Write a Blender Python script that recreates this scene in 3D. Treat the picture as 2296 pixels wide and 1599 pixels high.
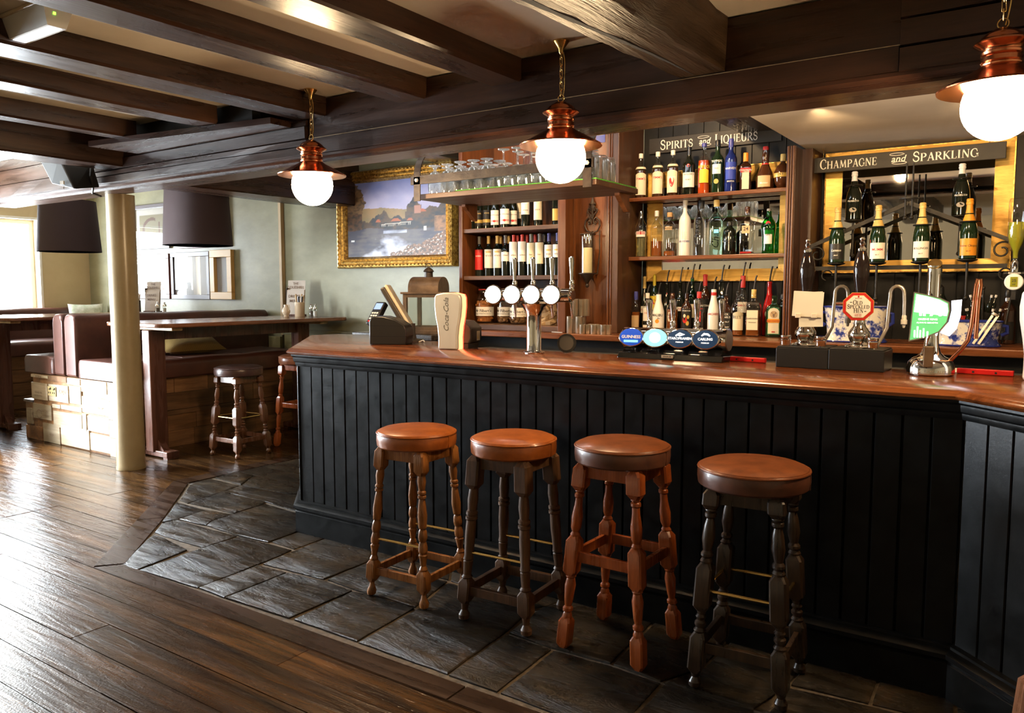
import bpy, math, random
from mathutils import Vector, Matrix
for _o in list(bpy.data.objects): bpy.data.objects.remove(_o)
R = random.Random(11)
S = bpy.context.scene
C = S.collection
PI = math.pi
rad = math.radians

# ---------------------------------------------------------------- camera
F_PX, IMW, IMH = 1760.0, 2296, 1599
CAMZ, YAW, PITCH = 1.45, 34.3, -4.855
cd = bpy.data.cameras.new('camera'); cam = bpy.data.objects.new('camera', cd); C.objects.link(cam)
cd.sensor_fit = 'HORIZONTAL'; cd.sensor_width = 36.0; cd.lens = F_PX / IMW * 36.0
cd.clip_start = 0.05; cd.clip_end = 200
cam.location = (0, 0, CAMZ); cam.rotation_euler = (rad(90 + PITCH), 0, rad(YAW))
S.camera = cam

# ---------------------------------------------------------------- world, daylight, exposure
S.view_settings.view_transform = 'Standard'; S.view_settings.look = 'None'
S.view_settings.gamma = 1.0; S.view_settings.use_curve_mapping = False
S.view_settings.exposure = 0.0
wd = bpy.data.worlds.new('daylight'); S.world = wd; wd.use_nodes = True
wd.node_tree.nodes['Background'].inputs[0].default_value = (0.80, 0.90, 1.0, 1)
wd.node_tree.nodes['Background'].inputs[1].default_value = 9.0
S.cycles.max_bounces = 5; S.cycles.diffuse_bounces = 3; S.cycles.glossy_bounces = 3
S.cycles.transmission_bounces = 3; S.cycles.transparent_max_bounces = 10
S.cycles.use_adaptive_sampling = True; S.cycles.adaptive_threshold = .09; S.cycles.adaptive_min_samples = 14
S.cycles.sample_clamp_indirect = 6.0; S.cycles.caustics_reflective = False; S.cycles.caustics_refractive = False
def area(name, loc, rot, sx, sy, power, color):
    l = bpy.data.lights.new(name, 'AREA'); l.shape = 'RECTANGLE'; l.size = sx; l.size_y = sy
    l.energy = power; l.color = color
    o = bpy.data.objects.new(name, l); C.objects.link(o); o.location = loc; o.rotation_euler = rot
    return o
def spot(name, loc, target, power, color, angle=70, radius=.04):
    l = bpy.data.lights.new(name, 'SPOT'); l.energy = power; l.color = color; l.spot_size = rad(angle)
    l.spot_blend = .6; l.shadow_soft_size = radius
    o = bpy.data.objects.new(name, l); C.objects.link(o); o.location = loc
    o.rotation_euler = (Vector(target) - Vector(loc)).to_track_quat('-Z', 'Y').to_euler()
    return o
DAY = (0.86, 0.93, 1.0)
WARM = (1.0, 0.66, 0.34)
# windows of the room (Y0, Y1, z0, z1) on the side wall, (X0, X1, ...) on the wall behind the viewer
WIN_SIDE = [(-1.7, -0.4, .75, 2.2), (0.0, 1.3, .75, 2.2), (1.72, 3.1, .25, 2.28)]
WIN_REAR = []
XS, YR = -7.9, -3.2
for y0, y1, z0, z1 in WIN_SIDE:
    area('window_daylight', (XS - .16, (y0 + y1) / 2, (z0 + z1) / 2), (0, rad(-90), 0), z1 - z0, y1 - y0, 760 if z0 < .5 else 45, DAY)
for x0, x1, z0, z1 in WIN_REAR:
    area('window_daylight', ((x0 + x1) / 2, YR - .16, (z0 + z1) / 2), (rad(90), 0, 0), x1 - x0, z1 - z0, 8, DAY)
area('window_daylight', (-11.42, 4.3, 1.78), (0, rad(-90), 0), 1.1, 1.5, 300, DAY)
# recessed spotlights in the ceiling over the back bar, hidden by the header beam
for x, y in ((-3.2, 4.15), (-2.0, 4.15), (-1.55, 4.2)):
    spot('bar_downlight', (x, y, 2.7), (x, 5.15, 1.75), 80, WARM, 110)
for x in (-.95, -.3):
    spot('bar_downlight', (x, 3.95, 2.29), (x, 5.2, 1.5), 45, WARM, 100)

# ---------------------------------------------------------------- helpers
_f = Vector((-math.sin(rad(YAW)) * math.cos(rad(PITCH)), math.cos(rad(YAW)) * math.cos(rad(PITCH)), math.sin(rad(PITCH))))
_r = Vector((math.cos(rad(YAW)), math.sin(rad(YAW)), 0)); _u = _r.cross(_f)
def at(x, y, X=None, Y=None, Z=None):
    """the point of the place that the photograph shows at a pixel, on a known plane"""
    d = _f + _r * ((x - IMW / 2) / F_PX) - _u * ((y - IMH / 2) / F_PX)
    if Z is not None: t = (Z - CAMZ) / d.z
    elif Y is not None: t = Y / d.y
    else: t = X / d.x
    return Vector((0, 0, CAMZ)) + d * t
def depth(p): return (Vector(p) - Vector((0, 0, CAMZ))).dot(_f)
def proj(p):
    v = Vector(p) - Vector((0, 0, CAMZ)); z = v.dot(_f)
    if z < .05: return (-9999, -9999)
    return (IMW / 2 + F_PX * v.dot(_r) / z, IMH / 2 - F_PX * v.dot(_u) / z)
def seen(p, m=120):
    x, y = proj(p); return -m < x < IMW + m and -m < y < IMH + m

class MB:
    """collects shapes for one mesh"""
    def __init__(s): s.v = []; s.f = []; s.m = Matrix()
    def add(s, vs, fs):
        n = len(s.v); s.v += [tuple(s.m @ Vector(p)) for p in vs]; s.f += [tuple(i + n for i in f) for f in fs]; return s
    def box(s, x0, x1, y0, y1, z0, z1):
        return s.add([(x0,y0,z0),(x1,y0,z0),(x1,y1,z0),(x0,y1,z0),(x0,y0,z1),(x1,y0,z1),(x1,y1,z1),(x0,y1,z1)],
                     [(0,3,2,1),(4,5,6,7),(0,1,5,4),(1,2,6,5),(2,3,7,6),(3,0,4,7)])
    def frus(s, a, b):
        """two quads (4 points each) joined"""
        return s.add(list(a) + list(b), [(3,2,1,0),(4,5,6,7),(0,1,5,4),(1,2,6,5),(2,3,7,6),(3,0,4,7)])
    def prism(s, poly, axis, a, b):
        n = len(poly)
        def P(p, t): return (t, p[0], p[1]) if axis == 'x' else (p[0], t, p[1]) if axis == 'y' else (p[0], p[1], t)
        vs = [P(p, a) for p in poly] + [P(p, b) for p in poly]
        fs = [tuple(range(n))[::-1], tuple(range(n, 2 * n))] + [(i, (i + 1) % n, n + (i + 1) % n, n + i) for i in range(n)]
        return s.add(vs, fs)
    def lathe(s, prof, seg=20, c=(0, 0, 0), sx=1, sy=1, sq=0, rot=0):
        """profile (r, z); sq squares the section"""
        vs = []; fs = []
        for r, z in prof:
            for k in range(seg):
                a = 2 * PI * k / seg + rot; x, y = math.cos(a), math.sin(a)
                if sq:
                    q = (abs(x) ** sq + abs(y) ** sq) ** (-1 / sq); x *= q; y *= q
                vs.append((c[0] + r * x * sx, c[1] + r * y * sy, c[2] + z))
        n = len(prof)
        for i in range(n - 1):
            for k in range(seg):
                k2 = (k + 1) % seg
                fs.append((i*seg+k, i*seg+k2, (i+1)*seg+k2, (i+1)*seg+k))
        if prof[0][0] > 1e-5: fs.append(tuple(range(seg))[::-1])
        if prof[-1][0] > 1e-5: fs.append(tuple(range((n-1)*seg, n*seg)))
        return s.add(vs, fs)
    def tube(s, pts, r, seg=8, closed=False):
        pts = [Vector(p) for p in pts]; n = len(pts)
        rs = r if isinstance(r, (list, tuple)) else [r] * n
        vs = []; fs = []; up = None
        for i, p in enumerate(pts):
            t = (pts[(i+1) % n] - pts[i-1]) if closed else (pts[min(i+1, n-1)] - pts[max(i-1, 0)])
            if t.length < 1e-9: t = Vector((0, 0, 1))
            t.normalize()
            if up is None: up = t.orthogonal().normalized()
            else:
                up = up - t * up.dot(t)
                up = up.normalized() if up.length > 1e-6 else t.orthogonal().normalized()
            w = t.cross(up)
            for k in range(seg):
                a = 2 * PI * k / seg
                vs.append(tuple(p + (up * math.cos(a) + w * math.sin(a)) * rs[i]))
        m = n if closed else n - 1
        for i in range(m):
            j = (i + 1) % n
            for k in range(seg):
                k2 = (k + 1) % seg; fs.append((i*seg+k, i*seg+k2, j*seg+k2, j*seg+k))
        if not closed: fs += [tuple(range(seg))[::-1], tuple(range((n-1)*seg, n*seg))]
        return s.add(vs, fs)
    def ball(s, c, r, seg=14, sx=1, sy=1, sz=1):
        n = max(6, seg // 2)
        prof = [(r * math.sin(PI * i / n), -r * math.cos(PI * i / n) * sz) for i in range(n + 1)]
        prof[0] = (0.0, prof[0][1]); prof[-1] = (0.0, prof[-1][1])
        vs = []; fs = []
        return s.lathe([(max(a, 1e-6), b) for a, b in prof], seg, c, sx, sy)
    def done(s, name, m, parent=None, smooth=35, bevel=0, kind=None, loc=None):
        me = bpy.data.meshes.new(name); me.from_pydata(s.v, [], s.f); me.validate(clean_customdata=False)
        if smooth:
            for p in me.polygons: p.use_smooth = True
            me.set_sharp_from_angle(angle=rad(smooth))
        me.materials.append(MAT[m] if isinstance(m, str) else m)
        o = bpy.data.objects.new(name, me); C.objects.link(o)
        if parent is not None: o.parent = parent
        if loc is not None: o.location = loc
        if bevel:
            b = o.modifiers.new('bevel', 'BEVEL'); b.width = bevel; b.segments = 2; b.limit_method = 'ANGLE'; b.angle_limit = rad(40)
        if kind: o['kind'] = kind
        return o
def mb(): return MB()
def xf(loc=(0, 0, 0), rz=0, rx=0, ry=0, sc=1):
    return Matrix.Translation(loc) @ Matrix.Rotation(rz, 4, 'Z') @ Matrix.Rotation(ry, 4, 'Y') @ Matrix.Rotation(rx, 4, 'X') @ Matrix.Scale(sc, 4)
def mx(m):
    b = MB(); b.m = m; return b
def tag(o, label, cat, group=None):
    o['label'] = label; o['category'] = cat
    if group: o['group'] = group
    return o
def thing(name, label, cat, loc=(0, 0, 0), rz=0, group=None):
    o = bpy.data.objects.new(name, None); C.objects.link(o); o.empty_display_size = .05
    o.location = loc; o.rotation_euler = (0, 0, rz)
    return tag(o, label, cat, group)
def struct(o): o['kind'] = 'structure'; return o
def copy_tree(o, parent=None):
    c = o.copy(); C.objects.link(c)
    if parent is not None: c.parent = parent
    for ch in KIDS.get(o, []): copy_tree(ch, c)
    return c
KIDS = {}
def kids(root):
    """children lists for copying"""
    KIDS.clear()
    for o in C.objects:
        if o.parent: KIDS.setdefault(o.parent, []).append(o)

# ---- lettering
_tc = {}
def tmesh(s, shear=0, off=0, res=2, space=1):
    k = (s, shear, off, space)
    if k not in _tc:
        cu = bpy.data.curves.new('t', 'FONT'); cu.body = s; cu.align_x = 'CENTER'; cu.align_y = 'CENTER'
        cu.size = 1; cu.resolution_u = res; cu.shear = shear; cu.offset = off; cu.fill_mode = 'FRONT'; cu.space_character = space
        ob = bpy.data.objects.new('t', cu)
        me = bpy.data.meshes.new_from_object(ob)
        _tc[k] = ([tuple(v.co) for v in me.vertices], [tuple(p.vertices) for p in me.polygons])
        bpy.data.objects.remove(ob); bpy.data.curves.remove(cu); bpy.data.meshes.remove(me)
    return _tc[k]
def lettering(b, s, size, fn, sx=1, shear=0, off=.01, space=1):
    """adds words to a mesh; fn maps (u, v) of the flat text to 3D"""
    vs, fs = tmesh(s, shear, off, space=space)
    return b.add([fn(v[0] * size * sx, v[1] * size) for v in vs], fs)
def flat(c, ax=(1, 0, 0), up=(0, 0, 1)):
    c = Vector(c); ax = Vector(ax); up = Vector(up)
    return lambda u, v: c + ax * u + up * v
def wrap(r, z, a0=0, c=(0, 0)):
    """on a cylinder, facing -Y turned by a0"""
    return lambda u, v: (c[0] + r * math.sin(a0 + u / r), c[1] - r * math.cos(a0 + u / r), z + v)
def patch(b, r, z0, z1, ang, a0=0, n=10, c=(0, 0), top=None):
    """label wrapped on a cylinder"""
    vs = []; fs = []
    for i in range(n + 1):
        a = a0 - ang / 2 + ang * i / n; t = z1 if top is None else z1 + top * (1 - (2 * i / n - 1) ** 2)
        vs += [(c[0] + r * math.sin(a), c[1] - r * math.cos(a), z0), (c[0] + r * math.sin(a), c[1] - r * math.cos(a), t)]
    for i in range(n): fs.append((2*i, 2*i+2, 2*i+3, 2*i+1))
    return b.add(vs, fs)
# a small roman face with serifs, thick and thin strokes: letter -> (width, strokes); stroke = points (x, y, half-width)
T, t_ = .075, .032
def _arc(cx, cy, rx, ry, a0, a1, wf, n=12):
    return [(cx + rx * math.cos(rad(a0 + (a1 - a0) * i / n)), cy + ry * math.sin(rad(a0 + (a1 - a0) * i / n)), wf(math.cos(rad(a0 + (a1 - a0) * i / n)))) for i in range(n + 1)]
_wc = lambda c: t_ + (T - t_) * abs(c) ** 1.2
def _stem(x, y0=0, y1=1, s0=1, s1=1, w=T):
    L = [[(x, y0, w), (x, y1, w)]]
    if s0: L.append([(x - .15, y0 + .018, .02), (x + .15, y0 + .018, .02)])
    if s1: L.append([(x - .15, y1 - .018, .02), (x + .15, y1 - .018, .02)])
    return L
def _h(x0, x1, y, w=.025): return [[(x0, y, w), (x1, y, w)]]
SER = {
 'C': (.80, [_arc(.46, .5, .37, .5, 50, 318, _wc), [(.70, .88, .02), (.74, .66, .035)]]),
 'G': (.86, [_arc(.46, .5, .37, .5, 50, 330, _wc), [(.70, .88, .02), (.74, .66, .035)], [(.76, .06, T), (.76, .40, T)]] + _h(.62, .9, .42)),
 'H': (.92, _stem(.18) + _stem(.74) + _h(.18, .74, .52)),
 'A': (.86, [[(.14, 0, t_), (.44, 1, t_)], [(.44, 1.02, T), (.74, 0, T)]] + _h(.22, .62, .33) + _h(.02, .27, .018, .02) + _h(.60, .88, .018, .02)),
 'M': (1.12, [[(.18, 0, t_), (.24, 1, t_)], [(.24, 1, T), (.55, .08, T)], [(.55, .08, t_), (.86, 1, t_)], [(.86, 1, T), (.94, 0, T)]] + _h(.05, .3, .018, .02) + _h(.8, 1.08, .018, .02)),
 'N': (.94, [[(.18, 0, t_), (.18, 1, t_)], [(.18, 1, T), (.78, .02, T)], [(.78, 0, t_), (.78, 1, t_)]] + _h(.04, .32, .018, .02) + _h(.66, .92, .982, .02)),
 'P': (.74, _stem(.18) + [[(.18, .97, .03)] + _arc(.36, .73, .28, .245, 90, -90, _wc) + [(.18, .48, .025)]]),
 'R': (.84, _stem(.18) + [[(.18, .97, .03)] + _arc(.36, .74, .27, .235, 90, -90, _wc) + [(.18, .5, .025)], [(.38, .5, .06), (.76, .02, T)]] + _h(.66, .9, .018, .02)),
 'E': (.74, _stem(.18, s1=0, s0=0) + _h(.05, .64, .975) + _h(.18, .52, .52) + _h(.05, .68, .025) + [[(.63, .98, .02), (.64, .80, .03)], [(.66, .02, .02), (.68, .22, .03)], [(.52, .42, .02), (.52, .62, .02)]]),
 'L': (.68, _stem(.18, s0=0) + _h(.05, .62, .025) + [[(.60, .02, .02), (.63, .24, .03)]]),
 'I': (.38, _stem(.18)),
 'T': (.78, _stem(.38, s1=0) + _h(.04, .72, .97) + [[(.05, .97, .02), (.04, .77, .03)], [(.71, .97, .02), (.72, .77, .03)]]),
 'K': (.86, _stem(.18) + [[(.22, .46, t_), (.70, 1, t_)], [(.34, .56, T), (.76, .01, T)]] + _h(.56, .84, .982, .02) + _h(.64, .9, .018, .02)),
 'U': (.88, [[(.18, .98, T), (.18, .35, T)] + _arc(.45, .32, .27, .31, 180, 360, _wc)[1:] + [(.72, .98, t_)]] + _h(.04, .34, .982, .02) + _h(.6, .86, .982, .02)),
 'Q': (.94, [_arc(.46, .5, .37, .5, 0, 360, _wc, 18), [(.48, .1, .05), (.62, -.08, .05), (.86, -.14, .03)]]),
 'S': (.66, [[(.56, .84, .03)] + _arc(.33, .74, .22, .24, 30, 200, lambda c: .05, 8) + [(.33, .52, .085)] + _arc(.33, .27, .25, .255, 60, -160, lambda c: .05, 10) + [(.07, .2, .03)], [(.56, .86, .02), (.56, .68, .03)], [(.07, .12, .02), (.06, .32, .03)]]),
 'O': (.94, [_arc(.46, .5, .37, .5, 0, 360, _wc, 18)]), 'D': (.9, _stem(.18, s0=0, s1=0) + [[(.05, .97, .03)] + _arc(.36, .5, .44, .47, 90, -90, _wc) + [(.05, .03, .03)]]),
 'B': (.78, _stem(.18, s0=0, s1=0) + [[(.05, .97, .03)] + _arc(.36, .75, .25, .22, 90, -90, _wc) + [(.18, .52, .025)], _arc(.36, .26, .31, .24, 90, -90, _wc) + [(.05, .025, .03)]]),
 "'": (.24, [[(.1, 1.0, .05), (.08, .76, .02)]]), 'Y': (.8, _stem(.4, y1=.5, s1=0) + [[(.12, 1, T), (.4, .48, T)], [(.68, 1, t_), (.4, .48, t_)]]),
 ' ': (.4, [])}
def ribbon(b, pts, fn):
    vs = []; n = len(pts)
    for i, (x, y, w) in enumerate(pts):
        x0, y0, _ = pts[max(i - 1, 0)]; x1, y1, _ = pts[min(i + 1, n - 1)]
        dx, dy = x1 - x0, y1 - y0; l = math.hypot(dx, dy) or 1
        vs += [fn(x - dy / l * w, y + dx / l * w), fn(x + dy / l * w, y - dx / l * w)]
    b.add(vs, [(2*i, 2*i+1, 2*i+3, 2*i+2) for i in range(n - 1)])
def serif(b, s, h, fn, x=0, small=.78, track=.04, shear=0):
    """first letter of each word tall, the rest small capitals; returns the end"""
    first = True
    for ch in s:
        w, st = SER[ch]; k = h if first else h * small
        if ch == ' ': first = True
        else: first = False
        for q in st: ribbon(b, [(x + (p[0] + shear * p[1]) * k * .86, p[1] * k, p[2] * k) for p in q], fn)
        x += (w * .86 + track) * k
    return x

# ---------------------------------------------------------------- materials
MAT = {}
def base(name, col, rough=.5, metal=0, coat=0, trans=0, ior=1.45, emit=None, es=0, spec=.5, alpha=1):
    m = bpy.data.materials.new(name); m.use_nodes = True; MAT[name] = m
    p = m.node_tree.nodes['Principled BSDF']
    p.inputs['Base Color'].default_value = (*col, 1); p.inputs['Roughness'].default_value = rough
    p.inputs['Metallic'].default_value = metal; p.inputs['Coat Weight'].default_value = coat; p.inputs['Coat Roughness'].default_value = .12
    p.inputs['Transmission Weight'].default_value = trans; p.inputs['IOR'].default_value = ior
    p.inputs['Specular IOR Level'].default_value = spec; p.inputs['Alpha'].default_value = alpha
    if emit: p.inputs['Emission Color'].default_value = (*emit, 1); p.inputs['Emission Strength'].default_value = es
    return m, m.node_tree, p
def N(nt, t, **k):
    n = nt.nodes.new(t)
    for a, v in k.items():
        if a in n.inputs: n.inputs[a].default_value = v
        else: setattr(n, a, v)
    return n
def ramp(nt, fac, stops):
    r = N(nt, 'ShaderNodeValToRGB'); e = r.color_ramp.elements
    while len(e) > 1: e.remove(e[-1])
    e[0].position = stops[0][0]; e[0].color = (*stops[0][1], 1)
    for p, c in stops[1:]:
        q = e.new(p); q.color = (*c, 1)
    nt.links.new(fac, r.inputs[0]); return r.outputs[0]
def coords(nt, scale, kind='Object'):
    tc = N(nt, 'ShaderNodeTexCoord'); mp = N(nt, 'ShaderNodeMapping'); mp.inputs['Scale'].default_value = scale
    nt.links.new(tc.outputs[kind], mp.inputs[0]); return mp.outputs[0]
def bump(nt, p, h, st, dist=.01):
    b = N(nt, 'ShaderNodeBump'); b.inputs['Strength'].default_value = st; b.inputs['Distance'].default_value = dist
    nt.links.new(h, b.inputs['Height']); nt.links.new(b.outputs[0], p.inputs['Normal'])
def objvar(nt, col, amt, hue=0):
    """each piece its own shade"""
    oi = N(nt, 'ShaderNodeObjectInfo'); mr = N(nt, 'ShaderNodeMapRange'); mr.inputs[3].default_value = 1 - amt; mr.inputs[4].default_value = 1 + amt
    nt.links.new(oi.outputs['Random'], mr.inputs[0])
    h = N(nt, 'ShaderNodeHueSaturation'); nt.links.new(mr.outputs[0], h.inputs['Value']); nt.links.new(col, h.inputs['Color'])
    return h.outputs[0]
def wood(name, c1, c2, axis='x', scale=1, rough=.4, bm=.3, coat=0, var=0, fine=1, rv=.12, dist=.004):
    m, nt, p = base(name, c1, rough, coat=coat)
    a, s = 1.3 * scale, 16 * scale
    v = coords(nt, {'x': (a, s, s), 'y': (s, a, s), 'z': (s, s, a)}[axis])
    n1 = N(nt, 'ShaderNodeTexNoise', Scale=1.0, Detail=7.0, Roughness=.62, Distortion=.6); nt.links.new(v, n1.inputs[0])
    n2 = N(nt, 'ShaderNodeTexNoise', Scale=7.0 * fine, Detail=4.0, Roughness=.6); nt.links.new(v, n2.inputs[0])
    mix = N(nt, 'ShaderNodeMath', operation='MULTIPLY_ADD'); mix.inputs[1].default_value = .35
    nt.links.new(n2.outputs[0], mix.inputs[0]); nt.links.new(n1.outputs[0], mix.inputs[2])
    mid = tuple((x + y) / 2 * .9 for x, y in zip(c1, c2))
    c = ramp(nt, mix.outputs[0], [(.46, c1), (.66, mid), (.86, c2)])
    if var: c = objvar(nt, c, var)
    nt.links.new(c, p.inputs['Base Color'])
    mr = N(nt, 'ShaderNodeMapRange'); mr.inputs[1].default_value = .3; mr.inputs[2].default_value = .7; mr.inputs[3].default_value = rough - rv; mr.inputs[4].default_value = rough + rv
    nt.links.new(n1.outputs[0], mr.inputs[0]); nt.links.new(mr.outputs[0], p.inputs['Roughness'])
    bump(nt, p, mix.outputs[0], bm, dist)
    return m
def mottle(name, c1, c2, scale=4, rough=.6, bm=.15, var=0, detail=8, coat=0, metal=0, dist=.01, rv=0, sc3=(1, 1, 1), lo=.36, hi=.66, spec=.5):
    m, nt, p = base(name, c1, rough, metal=metal, coat=coat, spec=spec)
    v = coords(nt, sc3)
    n1 = N(nt, 'ShaderNodeTexNoise', Scale=float(scale), Detail=float(detail), Roughness=.62); nt.links.new(v, n1.inputs[0])
    c = ramp(nt, n1.outputs[0], [(lo, c1), (hi, c2)])
    if var: c = objvar(nt, c, var)
    nt.links.new(c, p.inputs['Base Color'])
    if rv:
        mr = N(nt, 'ShaderNodeMapRange'); mr.inputs[1].default_value = .3; mr.inputs[2].default_value = .7; mr.inputs[3].default_value = rough - rv; mr.inputs[4].default_value = rough + rv
        nt.links.new(n1.outputs[0], mr.inputs[0]); nt.links.new(mr.outputs[0], p.inputs['Roughness'])
    if bm: bump(nt, p, n1.outputs[0], bm, dist)
    return m
# wood
wood('beam_wood_y', (.015, .0065, .004), (.056, .024, .012), 'y', .8, .30, .4, rv=.08)
wood('beam_wood_x', (.018, .008, .005), (.056, .022, .012), 'x', .8, .30, .3, rv=.08)
wood('beam_plank', (.018, .008, .005), (.052, .022, .012), 'x', .9, .32, .3, var=.25, rv=.08)
wood('rough_beam', (.012, .006, .003), (.052, .027, .011), 'y', .6, .42, 1.0, dist=.015)
wood('bar_top_wood', (.055, .012, .003), (.21, .058, .013), 'x', 1.0, .22, .10, coat=.2, rv=.05)
wood('shelf_wood', (.075, .022, .006), (.20, .062, .016), 'x', 1.0, .30, .15)
wood('cabinet_wood', (.055, .017, .005), (.165, .053, .013), 'z', .8, .34, .15)
wood('cabinet_dark', (.030, .012, .006), (.085, .033, .014), 'z', .8, .42, .15)
wood('shelf_brown', (.050, .022, .010), (.125, .058, .026), 'x', 1.0, .42, .2)
wood('table_wood', (.09, .030, .014), (.26, .10, .045), 'y', .9, .22, .1, coat=.3)
wood('table_leg_wood', (.060, .022, .014), (.16, .065, .040), 'z', .9, .30, .15)
wood('stool_honey', (.14, .044, .010), (.44, .17, .042), 'z', 1.5, .30, .1, coat=.3)
wood('stool_dark_oak', (.040, .019, .009), (.15, .072, .033), 'z', 1.8, .42, .25)
wood('stool_red', (.19, .036, .007), (.42, .098, .020), 'z', 1.2, .28, .1, coat=.35)
wood('stool_black', (.011, .008, .006), (.065, .035, .018), 'z', 1.6, .34, .15, coat=.2)
wood('stool_brown', (.09, .035, .015), (.22, .09, .042), 'z', 1.4, .28, .1, coat=.3)
wood('crate_wood', (.33, .25, .155), (.52, .425, .30), 'x', .8, .62, .15, var=.20)
wood('crate_dark', (.10, .045, .018), (.30, .15, .065), 'y', .8, .5, .2, var=.35)
wood('pale_wood', (.45, .30, .15), (.66, .49, .28), 'z', 1, .5, .1)
wood('gold_leaf', (.45, .23, .035), (.85, .52, .12), 'x', .7, .36, .35, rv=.08)
MAT['gold_leaf'].node_tree.nodes['Principled BSDF'].inputs['Metallic'].default_value = .35
mottle('gilt', (.20, .095, .02), (.80, .50, .13), 40, .32, .5, metal=.8, dist=.004)
# floor boards: ridged, varnished
def floor_wood(name, c1, c2):
    m, nt, p = base(name, c1, .3, spec=.42)
    v = coords(nt, (.9, 15, 15))
    n1 = N(nt, 'ShaderNodeTexNoise', Scale=1.0, Detail=9.0, Roughness=.68, Distortion=.5); nt.links.new(v, n1.inputs[0])
    c = ramp(nt, n1.outputs[0], [(.34, c1), (.50, tuple((a + b) / 2 * .7 for a, b in zip(c1, c2))), (.68, c2)])
    nt.links.new(objvar(nt, c, .28), p.inputs['Base Color'])
    v2 = coords(nt, (2.2, 26.0, 1)); wv = N(nt, 'ShaderNodeTexNoise', Scale=1.0, Detail=4.0, Roughness=.55, Distortion=1.0); nt.links.new(v2, wv.inputs[0])
    v3 = coords(nt, (110, 110, 110)); n3 = N(nt, 'ShaderNodeTexNoise', Scale=1.0, Detail=2.0); nt.links.new(v3, n3.inputs[0])
    ad2 = N(nt, 'ShaderNodeMath', operation='MULTIPLY_ADD'); ad2.inputs[1].default_value = .22; nt.links.new(n3.outputs[0], ad2.inputs[0]); nt.links.new(wv.outputs[0], ad2.inputs[2])
    mr = N(nt, 'ShaderNodeMapRange'); mr.inputs[1].default_value = .3; mr.inputs[2].default_value = .7; mr.inputs[3].default_value = .17; mr.inputs[4].default_value = .29
    nt.links.new(wv.outputs[0], mr.inputs[0]); nt.links.new(mr.outputs[0], p.inputs['Roughness'])
    bump(nt, p, ad2.outputs[0], .5, .006)
floor_wood('floor_board', (.013, .006, .0028), (.118, .052, .015))
m_, nt_, p_ = base('slate', (.03, .026, .02), .32, spec=.38)
v_ = coords(nt_, (2.2, 2.2, 2.2)); n_ = N(nt_, 'ShaderNodeTexNoise', Scale=1.5, Detail=9.0, Roughness=.65, Distortion=.8); nt_.links.new(v_, n_.inputs[0])
v2_ = coords(nt_, (1.2, 4.5, 1)); n2_ = N(nt_, 'ShaderNodeTexNoise', Scale=2.2, Detail=10.0, Roughness=.7, Distortion=1.2); nt_.links.new(v2_, n2_.inputs[0])
c_ = ramp(nt_, n_.outputs[0], [(.28, (.006, .0045, .003)), (.46, (.017, .012, .007)), (.60, (.034, .023, .012)), (.74, (.085, .045, .017))])
nt_.links.new(objvar(nt_, c_, .3), p_.inputs['Base Color'])
mr_ = N(nt_, 'ShaderNodeMapRange'); mr_.inputs[1].default_value = .3; mr_.inputs[2].default_value = .7; mr_.inputs[3].default_value = .16; mr_.inputs[4].default_value = .44
nt_.links.new(n2_.outputs[0], mr_.inputs[0]); nt_.links.new(mr_.outputs[0], p_.inputs['Roughness'])
bump(nt_, p_, n2_.outputs[0], .75, .022)
mottle('mortar', (.07, .05, .03), (.15, .11, .07), 30, .85, .6)
# paint, plaster
mottle('plaster_ceiling', (.70, .63, .52), (.78, .71, .60), 3, .8, .05)
mottle('plaster_green', (.235, .225, .135), (.315, .295, .185), 2.2, .42, .12, dist=.02, sc3=(1, 1, 2.2))
mottle('plaster_tan', (.50, .385, .22), (.56, .44, .26), 2, .6, .06)
mottle('cream_paint', (.29, .215, .115), (.35, .265, .145), 5, .28, .08)
mottle('white_paint', (.74, .71, .64), (.80, .77, .70), 5, .4, .03)
mottle('dado_paint', (.34, .29, .13), (.40, .345, .17), 3, .4, .05)
mottle('black_paint', (.0045, .0048, .005), (.0085, .009, .0092), 14, .36, .10, var=.18, rv=.08, spec=.2)
mottle('black_panel', (.006, .006, .0055), (.011, .0105, .009), 12, .45, .1, spec=.25)
mottle('charcoal_board', (.017, .015, .012), (.026, .022, .017), 9, .55, .05)
# metal
base('copper', (.72, .27, .13), .17, 1); base('brass', (.75, .50, .18), .24, 1); base('chrome', (.82, .80, .76), .06, 1)
base('steel', (.70, .62, .50), .32, .85); mottle('iron', (.012, .011, .010), (.03, .027, .023), 20, .45, .3, metal=.4)
mottle('iron_brown', (.028, .018, .012), (.06, .042, .028), 16, .45, .3, metal=.3)
mottle('bronze', (.11, .065, .035), (.20, .125, .07), 12, .42, .2, metal=.5)
base('dull_steel', (.30, .28, .24), .35, .9); base('brushed_silver', (.56, .55, .52), .34, .25)
# leather
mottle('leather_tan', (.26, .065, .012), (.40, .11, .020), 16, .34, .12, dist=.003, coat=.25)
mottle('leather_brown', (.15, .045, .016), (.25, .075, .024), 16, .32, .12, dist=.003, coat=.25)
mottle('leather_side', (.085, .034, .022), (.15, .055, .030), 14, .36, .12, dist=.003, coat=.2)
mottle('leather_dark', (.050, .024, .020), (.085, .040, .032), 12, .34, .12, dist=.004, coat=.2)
mottle('leather_ox', (.058, .020, .014), (.090, .032, .022), 6, .38, .12, dist=.004, coat=.15)
mottle('leather_chest', (.20, .062, .026), (.27, .09, .036), 14, .32, .1, dist=.003, coat=.2)
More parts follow.
